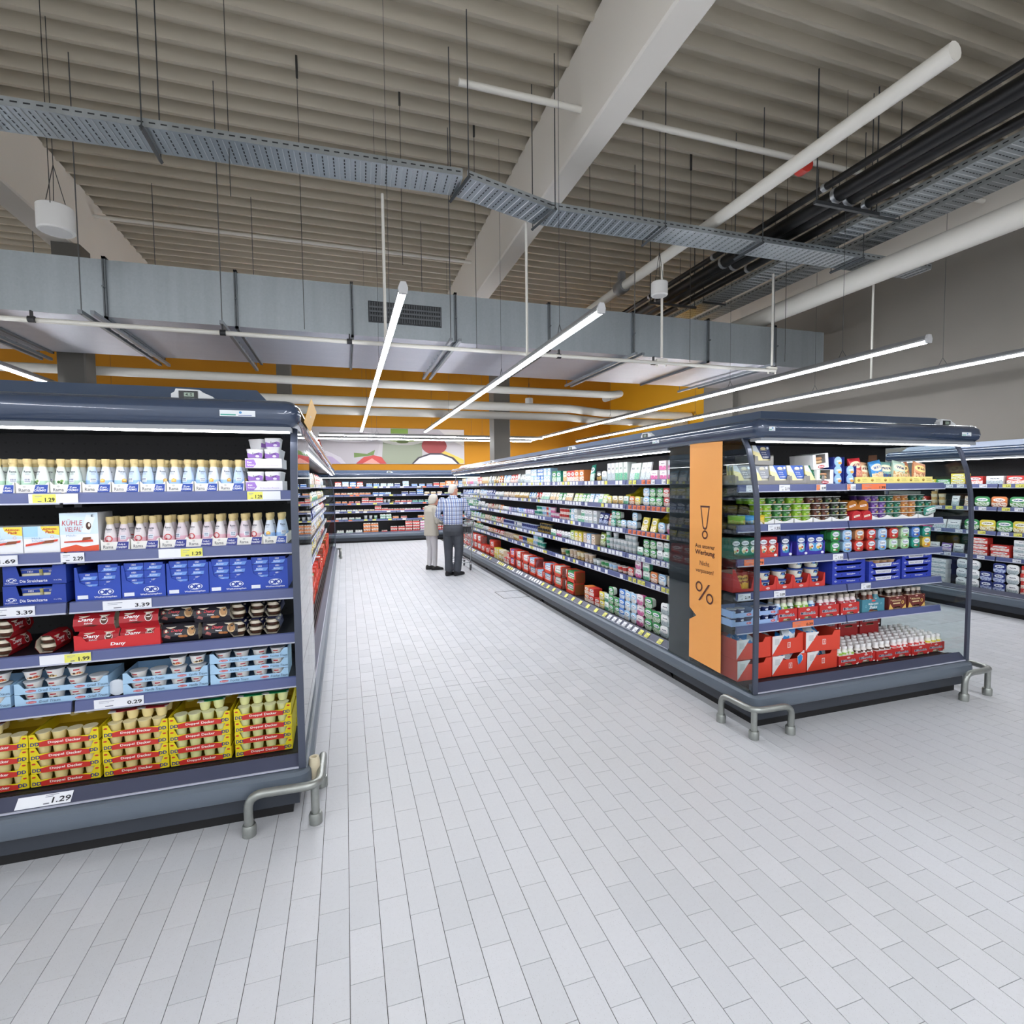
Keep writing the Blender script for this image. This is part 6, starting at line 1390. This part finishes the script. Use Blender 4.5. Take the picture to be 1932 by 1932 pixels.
F5 = [(.05, .4, 'box', 'white mint', .18, .08, 4, 3), (.4, .9, 'box', 'white white', .25, .065, 5, 4), (.9, 1.6, 'tub', 'white navy white', .13, .12, 3, 4), (1.6, 2.2, 'box', 'red red', .28, .09, 4, 2)]
for r, (z, sg) in enumerate(zip([q + .05 for q in ZF] + [.268], (F1, F2, F3, F4, F5))):
    fill(FF, 5.2, False, r if r < 4 else 5, z, .22 if r < 4 else .17, sg, 'glass end', 'wall chiller', 'goods on the %s of the grey wall chiller' % SHN[r if r < 4 else 5])

# ------------------------------------------------------------------ orange banner on the end chiller's glass
BO = '#ffb05c'; BT = '#55281f'
ban = thing('advertising_banner', 'tall orange banner with dark lettering stuck on the glass', 'banner', (2.5725, 3.30, 0), R(-90))
mb = MB(); mb.prism([(-.182, .30), (.185, .286), (.182, 1.968), (-.187, 1.977), (-.180, .70), (-.095, .648), (-.180, .60)], -.0015, 0, 'y'); part('sheet', mb, M(BO, .5), ban)
def bY(Y): return 3.30 - Y
EX = [(-.056, 1.502), (.054, 1.502), (.026, 1.345), (.018, 1.328), (0, 1.320), (-.020, 1.328), (-.028, 1.345)]
EI = [(-.042, 1.489), (.040, 1.489), (.015, 1.350), (.009, 1.340), (0, 1.335), (-.010, 1.340), (-.017, 1.350)]
it = [('p', EX, BT), ('p', EI, BO), ('r', 0, 1.284, .033, .021, BT), ('t', 'Aus unserer', -.0, 1.196, .225, .032, BT, .012), ('t', 'Werbung', 0, 1.142, .225, .048, BT, .022), ('t', 'Nicht', .0, 1.066, .11, .036, BT), ('t', 'verpassen!', 0, 1.004, .205, .042, BT),
      ('r', -.062, .882, .040, .027, BT), ('r', .062, .808, .040, .027, BT), ('p', [(-.068, .775), (-.048, .775), (.066, .912), (.046, .912)], BT)]
link('lettering', decal('lettering', it), ban, (0, -.0015, 0))

# ------------------------------------------------------------------ thermometers and stickers on the canopies
def thermo(fr, x, label, txt='4.5'):
    t = thing('thermometer', label, 'thermometer', fr.w(x, .13, 2.092), fr.rz, 'canopy thermometers')
    m = MB(); m.prism([(-.075, 0), (.115, 0), (.10, .022), (.06, .040), (.045, .052), (-.055, .055), (-.06, .04), (-.075, .030)], .0, .04, 'y'); part('case', m, M('#d9dbdc', .4), t)
    part('display', MB().box(-.042, .038, -.004, .0, .01, .045), M('#1a1c1e', .3), t)
    link('reading', decal('reading', [('q', -.02, .022, .018, .037, '#9fb0a0'), ('t', txt, 0, .0275, .03, .013, '#20261f', .01)]), t, (0, -.004, 0))
thermo(FA, 1.64, 'white thermometer with dark display above the cream bottles'); thermo(FB, 1.92, 'white thermometer on the canopy of the banner chiller')
for i, s in enumerate((.5, 2.2, 5.9)): thermo(FC, LC - s, 'white thermometer on the long aisle canopy, %s from the banner' % od(i))
thermo(Frame(-1.6, 16.25, 0), 2.9, 'white thermometer on the back wall chiller')
def sticker(fr, x, y, z, w, label):
    o = link('sticker', MB().box(-w/2, w/2, -.0015, 0, -.014, .014).mesh('sticker', M('#e6ebef', .4)), None, fr.w(x, y, z), fr.rz, None, label, 'sticker', 'canopy stickers')
    link('print', decal('print', [('q', -w*.48, -w*.05, -.010, -.004, '#49a898'), ('q', w*.02, w*.4, -.011, -.008, '#3a5a9a'), ('e', w*.08, .004, .006, .006, '#4a90c8')]), o, (0, -.0015, 0))
sticker(FA, 1.87, -.004, 2.02, .15, 'white and green sticker on the canopy above the purple tubs'); sticker(FB, .10, -.004, 2.02, .05, 'small sticker at the corner of the banner chiller canopy'); sticker(FB, 1.93, -.004, 2.02, .10, 'sticker at the far end of the banner chiller canopy')
sticker(FC, LC - .12, -.004, 2.03, .10, 'sticker on the long aisle canopy beside the banner'); sticker(FC, LC - 3.1, -.004, 2.03, .08, 'sticker on the long aisle canopy farther along')
# yellow card standing out from the canopy edge
cq = [(-.190, 2.86, 2.0), (-.190, 3.36, 2.0), (-.150, 3.33, 2.115), (-.150, 2.83, 2.115)]
m = MB(); o_ = (.002, 0, .001); m.loft([cq, [(a + o_[0], b, c - o_[2]) for a, b, c in cq]], [0]); cs = thing('shelf_card', 'yellow card leaning out from the canopy corner', 'sign card'); part('card', m, M('#f2bd4c', .5), cs)
part('emblem', MB().box(-.1685, -.1675, 3.05, 3.1, 2.05, 2.065), M('#f6ecd8', .5), cs)

# ------------------------------------------------------------------ tubular wheel guards on the floor
def guard(label, path, feet, r=.021):
    g = thing('wheel_guard', label, 'guard rail', (feet[0][0], feet[0][1], 0), 0, 'steel corner guards')
    ox, oy = feet[0]
    m = MB(); m.tube([(p[0] - ox, p[1] - oy, p[2]) for p in bendpath(path, .075, 6)], r, 12); part('tube', m, PIPEGALV, g, 70)
    for i, (x, y) in enumerate(feet):
        f = MB(); f.lathe([(r*1.5, 0), (r*1.55, .045), (r*1.35, .055), (r*1.1, .056)], 14, (x - ox, y - oy, 0)); part('foot_socket', f, PIPEGALV, g, True)
    if len(feet) > 2:
        x, y = feet[1]; m = MB(); m.tube([(x - ox, y - oy, .03), (x - ox, y - oy, path[2][2])], r*.95, 12); part('middle_leg', m, PIPEGALV, g, 70)
guard('bent steel corner guard at the cream bottle chiller', [(-.48, 2.715, .03), (-.48, 2.70, .205), (-.155, 2.69, .205), (-.15, 3.03, .205), (-.165, 3.05, .03)], [(-.48, 2.715), (-.18, 2.715), (-.165, 3.05)])
guard('bent steel corner guard at the banner corner', [(2.473, 2.985, .03), (2.473, 2.985, .195), (2.485, 2.69, .195), (2.785, 2.68, .195), (2.785, 2.69, .03)], [(2.473, 2.985), (2.505, 2.71), (2.785, 2.69)])
guard('bent steel corner guard at the far end of the banner chiller', [(4.448, 2.685, .03), (4.448, 2.68, .205), (4.77, 2.69, .205), (4.775, 3.1, .205), (4.775, 3.1, .03)], [(4.448, 2.685), (4.735, 2.70), (4.775, 3.1)])
guard('small steel guard at the far end of the oblique chiller', [(-.40, 13.14, .03), (-.40, 13.14, .2), (-.13, 13.14, .2), (-.13, 12.8, .2), (-.13, 12.8, .03)], [(-.40, 13.14), (-.15, 13.12), (-.13, 12.8)])
m = MB(); m.lathe([(.022, .0), (.027, .01), (.028, .09), (.024, .112), (.014, .112), (.013, .06)], 16); hs = thing('plastic_sleeve', 'beige plastic sleeve wedged behind the steel corner guard', 'sleeve', (-.187, 2.835, .166)); part('sleeve', m, M('#d9cdaf', .5), hs, True)
for i, (x, y) in enumerate(((1.30, .068), (2.0, .068), (1.62, .068))): pass

# ------------------------------------------------------------------ people and cart
TMP = []
def fuse(mb, vox, it=3):
    ob = bpy.data.objects.new('tmp', mb.mesh('tmp', M('#888888'))); COL.objects.link(ob)
    r_ = ob.modifiers.new('r', 'REMESH'); r_.mode = 'VOXEL'; r_.voxel_size = vox; r_.use_smooth_shade = True
    s = ob.modifiers.new('s', 'SMOOTH'); s.factor = .5; s.iterations = it
    TMP.append(ob); return ob
def ell(mb, c, rx, ry, rz, n=14):
    rings = []
    for i in range(1, n // 2):
        a = math.pi * i / (n // 2) - math.pi / 2
        rings.append([(c[0] + rx*math.cos(a)*math.cos(2*math.pi*k/n), c[1] + ry*math.cos(a)*math.sin(2*math.pi*k/n), c[2] + rz*math.sin(a)) for k in range(n)])
    mb.loft(rings, [0]*(len(rings)-1))
def capsule(mb, pts, rad):
    mb.tube(pts, rad, 12); ell(mb, pts[0], rad[0], rad[0], rad[0], 12); ell(mb, pts[-1], rad[-1], rad[-1], rad[-1], 12)
def stack(mb, rows, n=18):
    """rows: (z, rx, ry, cx, cy)"""
    mb.loft([[(cx + rx*math.cos(2*math.pi*k/n), cy + ry*math.sin(2*math.pi*k/n), z) for k in range(n)] for (z, rx, ry, cx, cy) in rows], [0]*(len(rows)-1))
def hand(mb, wrist, d, side, curl=.5):
    """palm and five fingers; d = pointing direction"""
    d = Vector(d).normalized(); up = Vector((0, 0, 1)); lat = d.cross(up).normalized() * side; dn = -up
    w_ = Vector(wrist); palm = [w_, w_ + d*.035, w_ + d*.085]
    for k in range(4):
        o = lat * (.027 - .018*k); b0 = w_ + d*.045 + o; L = (.07, .078, .072, .058)[k]
        p1 = b0 + d*.04; p2 = p1 + (d*(1 - curl) + dn*curl).normalized()*L*.45; p3 = p2 + (d*(.6 - curl) + dn).normalized()*L*.45
        capsule(mb, [b0, p1, p2, p3], [.0105, .0098, .0088, .0075])
    mb.tube(palm, [.024, .032, .03], 12); ell(mb, w_ + d*.05, .03, .03, .02, 12)
    t0 = w_ + d*.02 + lat*.02; t1 = t0 + lat*.03 + d*.02; t2 = t1 + d*.03 + dn*.012; capsule(mb, [t0, t1, t2], [.013, .0115, .009])
def person(label, loc, rz, s, J, mats, parts_, headturn):
    root = thing('person', label, 'person', loc, R(rz)); out = []
    S = lambda p: tuple(q*s for q in p)
    body = MB(); hx, hy, hz = J['head']
    ht = R(headturn); c_, s_ = math.cos(ht), math.sin(ht)
    T = lambda x, y, z: (hx + x*c_ - y*s_, hy + x*s_ + y*c_, hz + z)
    stack(body, [(hz - .125, .045, .05, *T(0, .02, 0)[:2]), (hz - .095, .06, .075, *T(0, .015, 0)[:2]), (hz - .04, .072, .09, *T(0, .008, 0)[:2]), (hz + .03, .077, .098, *T(0, 0, 0)[:2]), (hz + .08, .066, .085, *T(0, -.004, 0)[:2]), (hz + .112, .035, .045, *T(0, -.004, 0)[:2])], 20)
    ell(body, T(0, .10, -.01), .012, .016, .022, 10); ell(body, T(0, .085, -.055), .024, .014, .010, 10)
    for sx in (-1, 1): ell(body, T(sx*.078, -.005, -.015), .010, .02, .03, 10); ell(body, T(sx*.03, .083, .012), .016, .012, .008, 10)
    ell(body, T(0, .078, -.092), .026, .02, .018, 10)
    capsule(body, [(J['neck'][0], J['neck'][1], J['neck'][2] - .06), J['neck'], (hx, hy - .005, hz - .08)], [.07, .058, .055])
    stack(body, [(.86, .13, .085, 0, 0), (1.05, .125, .085, 0, 0), (1.25, .13, .085, 0, 0), (1.36, .10, .06, 0, J['neck'][1]*.6), (1.42, .055, .05, J['neck'][0], J['neck'][1])])
    for sd in 'LR':
        sh_, el, wr = J['sh' + sd], J['el' + sd], J['wr' + sd]
        capsule(body, [sh_, el, wr], [.045, .037, .026]); hand(body, wr, Vector(wr) - Vector(el) + Vector((0, 0, J.get('hd' + sd, 0))), 1 if sd == 'L' else -1, .55)
        capsule(body, [J['hip' + sd], J['kn' + sd], J['an' + sd]], [.07, .05, .035])
    out.append(('body', fuse(body, .0065, 2), mats['skin']))
    top = MB()
    stack(top, parts_['torso'], 22)
    for sd in 'LR':
        sh_, el, wr = [Vector(J[k + sd]) for k in ('sh', 'el', 'wr')]; cuff = el + (wr - el) * .86
        capsule(top, [sh_, sh_.lerp(el, .5), el, cuff], parts_['arm'])
    out.append((parts_['topname'], fuse(top, .011, 3), mats['top']))
    leg = MB(); stack(leg, parts_['pelvis'], 20)
    for sd in 'LR':
        hp, kn, an = [Vector(J[k + sd]) for k in ('hip', 'kn', 'an')]
        capsule(leg, [hp, hp.lerp(kn, .5), kn, kn.lerp(an, .55), an + Vector((0, 0, .03))], parts_['leg'])
    out.append(('trousers', fuse(leg, .011, 3), mats['legs']))
    for sd in 'LR':
        an = Vector(J['an' + sd]); f = MB(); fd = R(J.get('toe', 0)); fx, fy = math.sin(fd), math.cos(fd)
        rows = []
        for t, hw, hh in ((-.08, .028, .07), (-.06, .04, .105), (0, .045, .115), (.06, .046, .085), (.12, .05, .065), (.17, .04, .052), (.195, .018, .03)):
            cx, cy = an.x + fx*t, an.y + fy*t
            rows.append([(cx + fy*hw*math.cos(a), cy - fx*hw*math.cos(a), max(0.0, hh*.5 + hh*.55*math.sin(a))) for a in [2*math.pi*k/12 for k in range(12)]])
        f.loft(rows, [0]*6); out.append(('shoe', fuse(f, .008, 2), mats['shoe']))
    hair = MB()
    if parts_['hair'] == 'short':
        stack(hair, [(hz - .055, .05, .05, *T(0, -.06, 0)[:2]), (hz - .02, .072, .07, *T(0, -.042, 0)[:2]), (hz + .04, .083, .092, *T(0, -.016, 0)[:2]), (hz + .09, .07, .085, *T(0, -.008, 0)[:2]), (hz + .118, .035, .045, *T(0, -.006, 0)[:2])])
    else:
        stack(hair, [(hz - .095, .06, .05, *T(0, -.06, 0)[:2]), (hz - .07, .092, .075, *T(0, -.05, 0)[:2]), (hz - .015, .104, .092, *T(0, -.036, 0)[:2]), (hz + .05, .1, .1, *T(0, -.018, 0)[:2]), (hz + .10, .072, .085, *T(0, -.008, 0)[:2]), (hz + .128, .035, .045, *T(0, -.006, 0)[:2])])
    out.append(('hair', fuse(hair, .009, 2), mats['hair']))
    if parts_.get('belt'): 
        b = MB(); stack(b, parts_['belt'], 22); out.append(('belt', fuse(b, .01, 1), mats['belt']))
    if parts_.get('collar'):
        b = MB(); stack(b, parts_['collar'], 18); out.append(('collar', fuse(b, .01, 2), mats['top']))
    eye = MB()
    for sx in (-1, 1): ell(eye, T(sx*.03, .084, .003), .011, .010, .009, 10)
    root.scale = (s, s, s)
    part('eyes', eye, M('#3a3028', .3), root, True)
    return root, out
def mk_check():
    m, nt, b = mat_base('checked_cotton'); s = nt.nodes.new('ShaderNodeSeparateXYZ'); nt.links.new(texco(nt, 'Object'), s.inputs[0])
    ang = mathn(nt, 'ADD', s.outputs['X'], mathn(nt, 'MULTIPLY', s.outputs['Y'], .6))
    st = lambda v, p, wd, o: mathn(nt, 'LESS_THAN', mathn(nt, 'FRACT', mathn(nt, 'ADD', mathn(nt, 'DIVIDE', v, p), o)), wd)
    a, a2 = st(ang, .085, .28, 0), st(ang, .085, .26, .5); z, z2 = st(s.outputs['Z'], .075, .30, 0), st(s.outputs['Z'], .075, .22, .5)
    c = mixc(nt, mathn(nt, 'MULTIPLY', a, .7), lin('#eef0f4'), lin('#2a3a7a')); c = mixc(nt, mathn(nt, 'MULTIPLY', a2, .65), c, lin('#5a8ad0')); c = mixc(nt, mathn(nt, 'MULTIPLY', z, .6), c, lin('#2f4a94')); c = mixc(nt, mathn(nt, 'MULTIPLY', z2, .45), c, lin('#6a86c4'))
    nt.links.new(c, b.inputs['Base Color']); b.inputs['Roughness'].default_value = .8; return m
JM = {'head': (.01, .03, 1.585), 'neck': (0, .01, 1.465), 'shL': (-.195, 0, 1.40), 'elL': (-.29, -.01, 1.13), 'wrL': (-.205, .20, 1.02), 'shR': (.195, 0, 1.40), 'elR': (.285, .06, 1.15), 'wrR': (.25, .27, 1.065),
      'hipL': (-.085, 0, .88), 'knL': (-.10, .03, .48), 'anL': (-.085, -.03, .085), 'hipR': (.085, 0, .88), 'knR': (.10, .035, .48), 'anR': (.07, -.01, .085), 'toe': 30, 'hdR': .02}
man, mo = person('person seen from behind in a blue checked shirt and dark grey trousers, pushing the cart', (1.90, 9.60, 0), -22, 1.0, JM,
    {'skin': M('#d89a80', .5), 'top': mk_check(), 'legs': mk_wallpaint('dark_denim', '#3c4048', '#4c5058', 14), 'shoe': M('#1c1c1e', .5), 'hair': M('#dcd6cb', .7), 'belt': M('#1e2028', .5)},
    {'topname': 'shirt', 'torso': [(.94, .178, .125, 0, 0), (1.0, .185, .135, 0, .0), (1.12, .182, .135, 0, .0), (1.27, .195, .13, 0, -.01), (1.38, .185, .105, 0, -.01), (1.44, .12, .085, 0, 0), (1.475, .07, .068, 0, .008)], 'arm': [.068, .062, .055, .047],
     'pelvis': [(.76, .18, .13, 0, -.01), (.84, .192, .148, 0, -.018), (.90, .19, .142, 0, -.012), (.96, .178, .126, 0, 0)], 'leg': [.108, .102, .084, .074, .076], 'hair': 'short', 'belt': [(.935, .181, .131, 0, 0), (.965, .18, .13, 0, 0)], 'collar': [(1.455, .085, .08, 0, .005), (1.50, .068, .068, 0, .012)]}, -35)
JW = {'head': (.02, .07, 1.555), 'neck': (.01, .03, 1.445), 'shL': (-.165, 0, 1.36), 'elL': (-.22, .03, 1.10), 'wrL': (-.12, .24, 1.05), 'shR': (.165, .0, 1.36), 'elR': (.22, .02, 1.08), 'wrR': (.14, .25, 1.03),
      'hipL': (-.075, 0, .88), 'knL': (-.08, .02, .48), 'anL': (-.07, -.02, .085), 'hipR': (.075, 0, .88), 'knR': (.08, .03, .48), 'anR': (.09, .02, .085), 'toe': 20}
wom, wo = person('person in a beige jacket and pale trousers looking down at the shelves', (1.62, 10.42, 0), -66, .90, JW,
    {'skin': M('#d89a82', .5), 'top': mk_wallpaint('beige_jacket', '#c0baac', '#cac4b6', 9), 'legs': mk_wallpaint('pale_cotton', '#cbc8cb', '#d6d3d6', 9), 'shoe': M('#1e1c1c', .5), 'hair': M('#d9d3c6', .75), 'belt': M('#777777')},
    {'topname': 'jacket', 'torso': [(.76, .19, .15, 0, 0), (.85, .188, .148, 0, 0), (1.0, .172, .138, 0, 0), (1.15, .168, .132, 0, -.005), (1.30, .172, .118, 0, -.01), (1.38, .13, .09, 0, 0), (1.43, .075, .075, .005, .02)], 'arm': [.068, .064, .058, .05],
     'pelvis': [(.76, .155, .12, 0, 0), (.88, .165, .13, 0, 0), (.95, .15, .115, 0, 0)], 'leg': [.092, .085, .066, .058, .052], 'hair': 'bob', 'collar': [(1.40, .09, .09, .005, .015), (1.45, .078, .085, .008, .03)]}, -12)
bpy.context.view_layer.update()
dg = bpy.context.evaluated_depsgraph_get()
for root, outs in ((man, mo), (wom, wo)):
    for (nm, ob, mat) in outs:
        me = bpy.data.meshes.new_from_object(ob.evaluated_get(dg)); me.name = nm; me.materials.clear(); me.materials.append(mat)
        for p in me.polygons: p.use_smooth = True; p.material_index = 0
        link(nm, me, root)
for ob in TMP: bpy.data.objects.remove(ob)

# shopping cart in front of the man
ct = thing('shopping_cart', 'wire shopping cart held by the person in the checked shirt', 'cart', (2.10, 9.95, 0), R(-4))
CH = M('#b9bcbf', .25, .9); hw = .255
def wire(pts, r=.004, n=6): m_ = MB(); m_.tube(pts, r, n); return m_
fr_ = MB()
for s in (-1, 1):
    fr_.tube(bendpath([(s*hw, -.12, 1.0), (s*hw, -.02, .90), (s*.22, .12, .16), (s*.20, .80, .17)], .06), .012, 8)
fr_.tube([(-.20, .80, .17), (.20, .80, .17)], .012, 8); fr_.tube([(-.22, .14, .16), (.22, .14, .16)], .012, 8); part('frame', fr_, CH, ct, 60)
m = MB(); m.tube([(-hw - .01, -.12, 1.0), (hw + .01, -.12, 1.0)], .016, 10); part('handle', m, M('#8d9094', .35, .6), ct, 60)
bs = MB()
def cor(t): return [(-hw, -.02 + t*.03, .50 + t*.45), (hw, -.02 + t*.03, .50 + t*.45), (hw*.86, .78 + t*.12, .56 + t*.36), (-hw*.86, .78 + t*.12, .56 + t*.36)]
for k in range(8): bs.tube(cor(k / 7), .0028 if k not in (0, 7) else .005, 5, closed=True)
for e in range(4):
    a0, b0 = Vector(cor(0)[e]), Vector(cor(0)[(e+1) % 4]); a1, b1 = Vector(cor(1)[e]), Vector(cor(1)[(e+1) % 4]); n = 10 if e % 2 == 0 else 16
    for k in range(n): bs.tube([a0.lerp(b0, k/n), a1.lerp(b1, k/n)], .0028, 5)
for k in range(1, 10): bs.tube([Vector(cor(0)[0]).lerp(Vector(cor(0)[1]), k/10), Vector(cor(0)[3]).lerp(Vector(cor(0)[2]), k/10)], .0028, 5)
part('wire_basket', bs, CH, ct, kind='stuff')
part('child_seat_flap', MB().box(-hw*.9, hw*.9, .0, .012, .74, .88), M('#2e3034', .5), ct); part('bottom_rack', wire([(-.18, .2, .2), (.18, .2, .2), (.16, .75, .2), (-.16, .75, .2)]), CH, ct)
for (x, y) in ((-.22, .12), (.22, .12), (-.19, .78), (.19, .78)):
    f = MB(); f.box(x - .022, x - .016, y - .02, y + .035, .05, .15); f.box(x + .016, x + .022, y - .02, y + .035, .05, .15); f.box(x - .022, x + .022, y - .02, y + .035, .135, .15); fo = part('castor_fork', f, CH, ct)
    w_ = MB(); w_.lathe([(.02, -.014), (.056, -.014), (.06, -.009), (.06, .009), (.056, .014), (.02, .014)], 18, (x, y + .015, .06), axis='x'); link('wheel', w_.mesh('wheel', M('#4a4b4e', .5), True), fo)
for i, (x, y, z, p) in enumerate(((-.08, .25, .545, 'pink'), (.10, .35, .55, 'cream'), (.0, .55, .56, 'red'))):
    good('pouch', p, .16, .2).put((2.10 + x, 9.95 + y, z), R(20*i), '%s grocery pouch lying inside the shopping cart' % p, 'groceries in the cart')
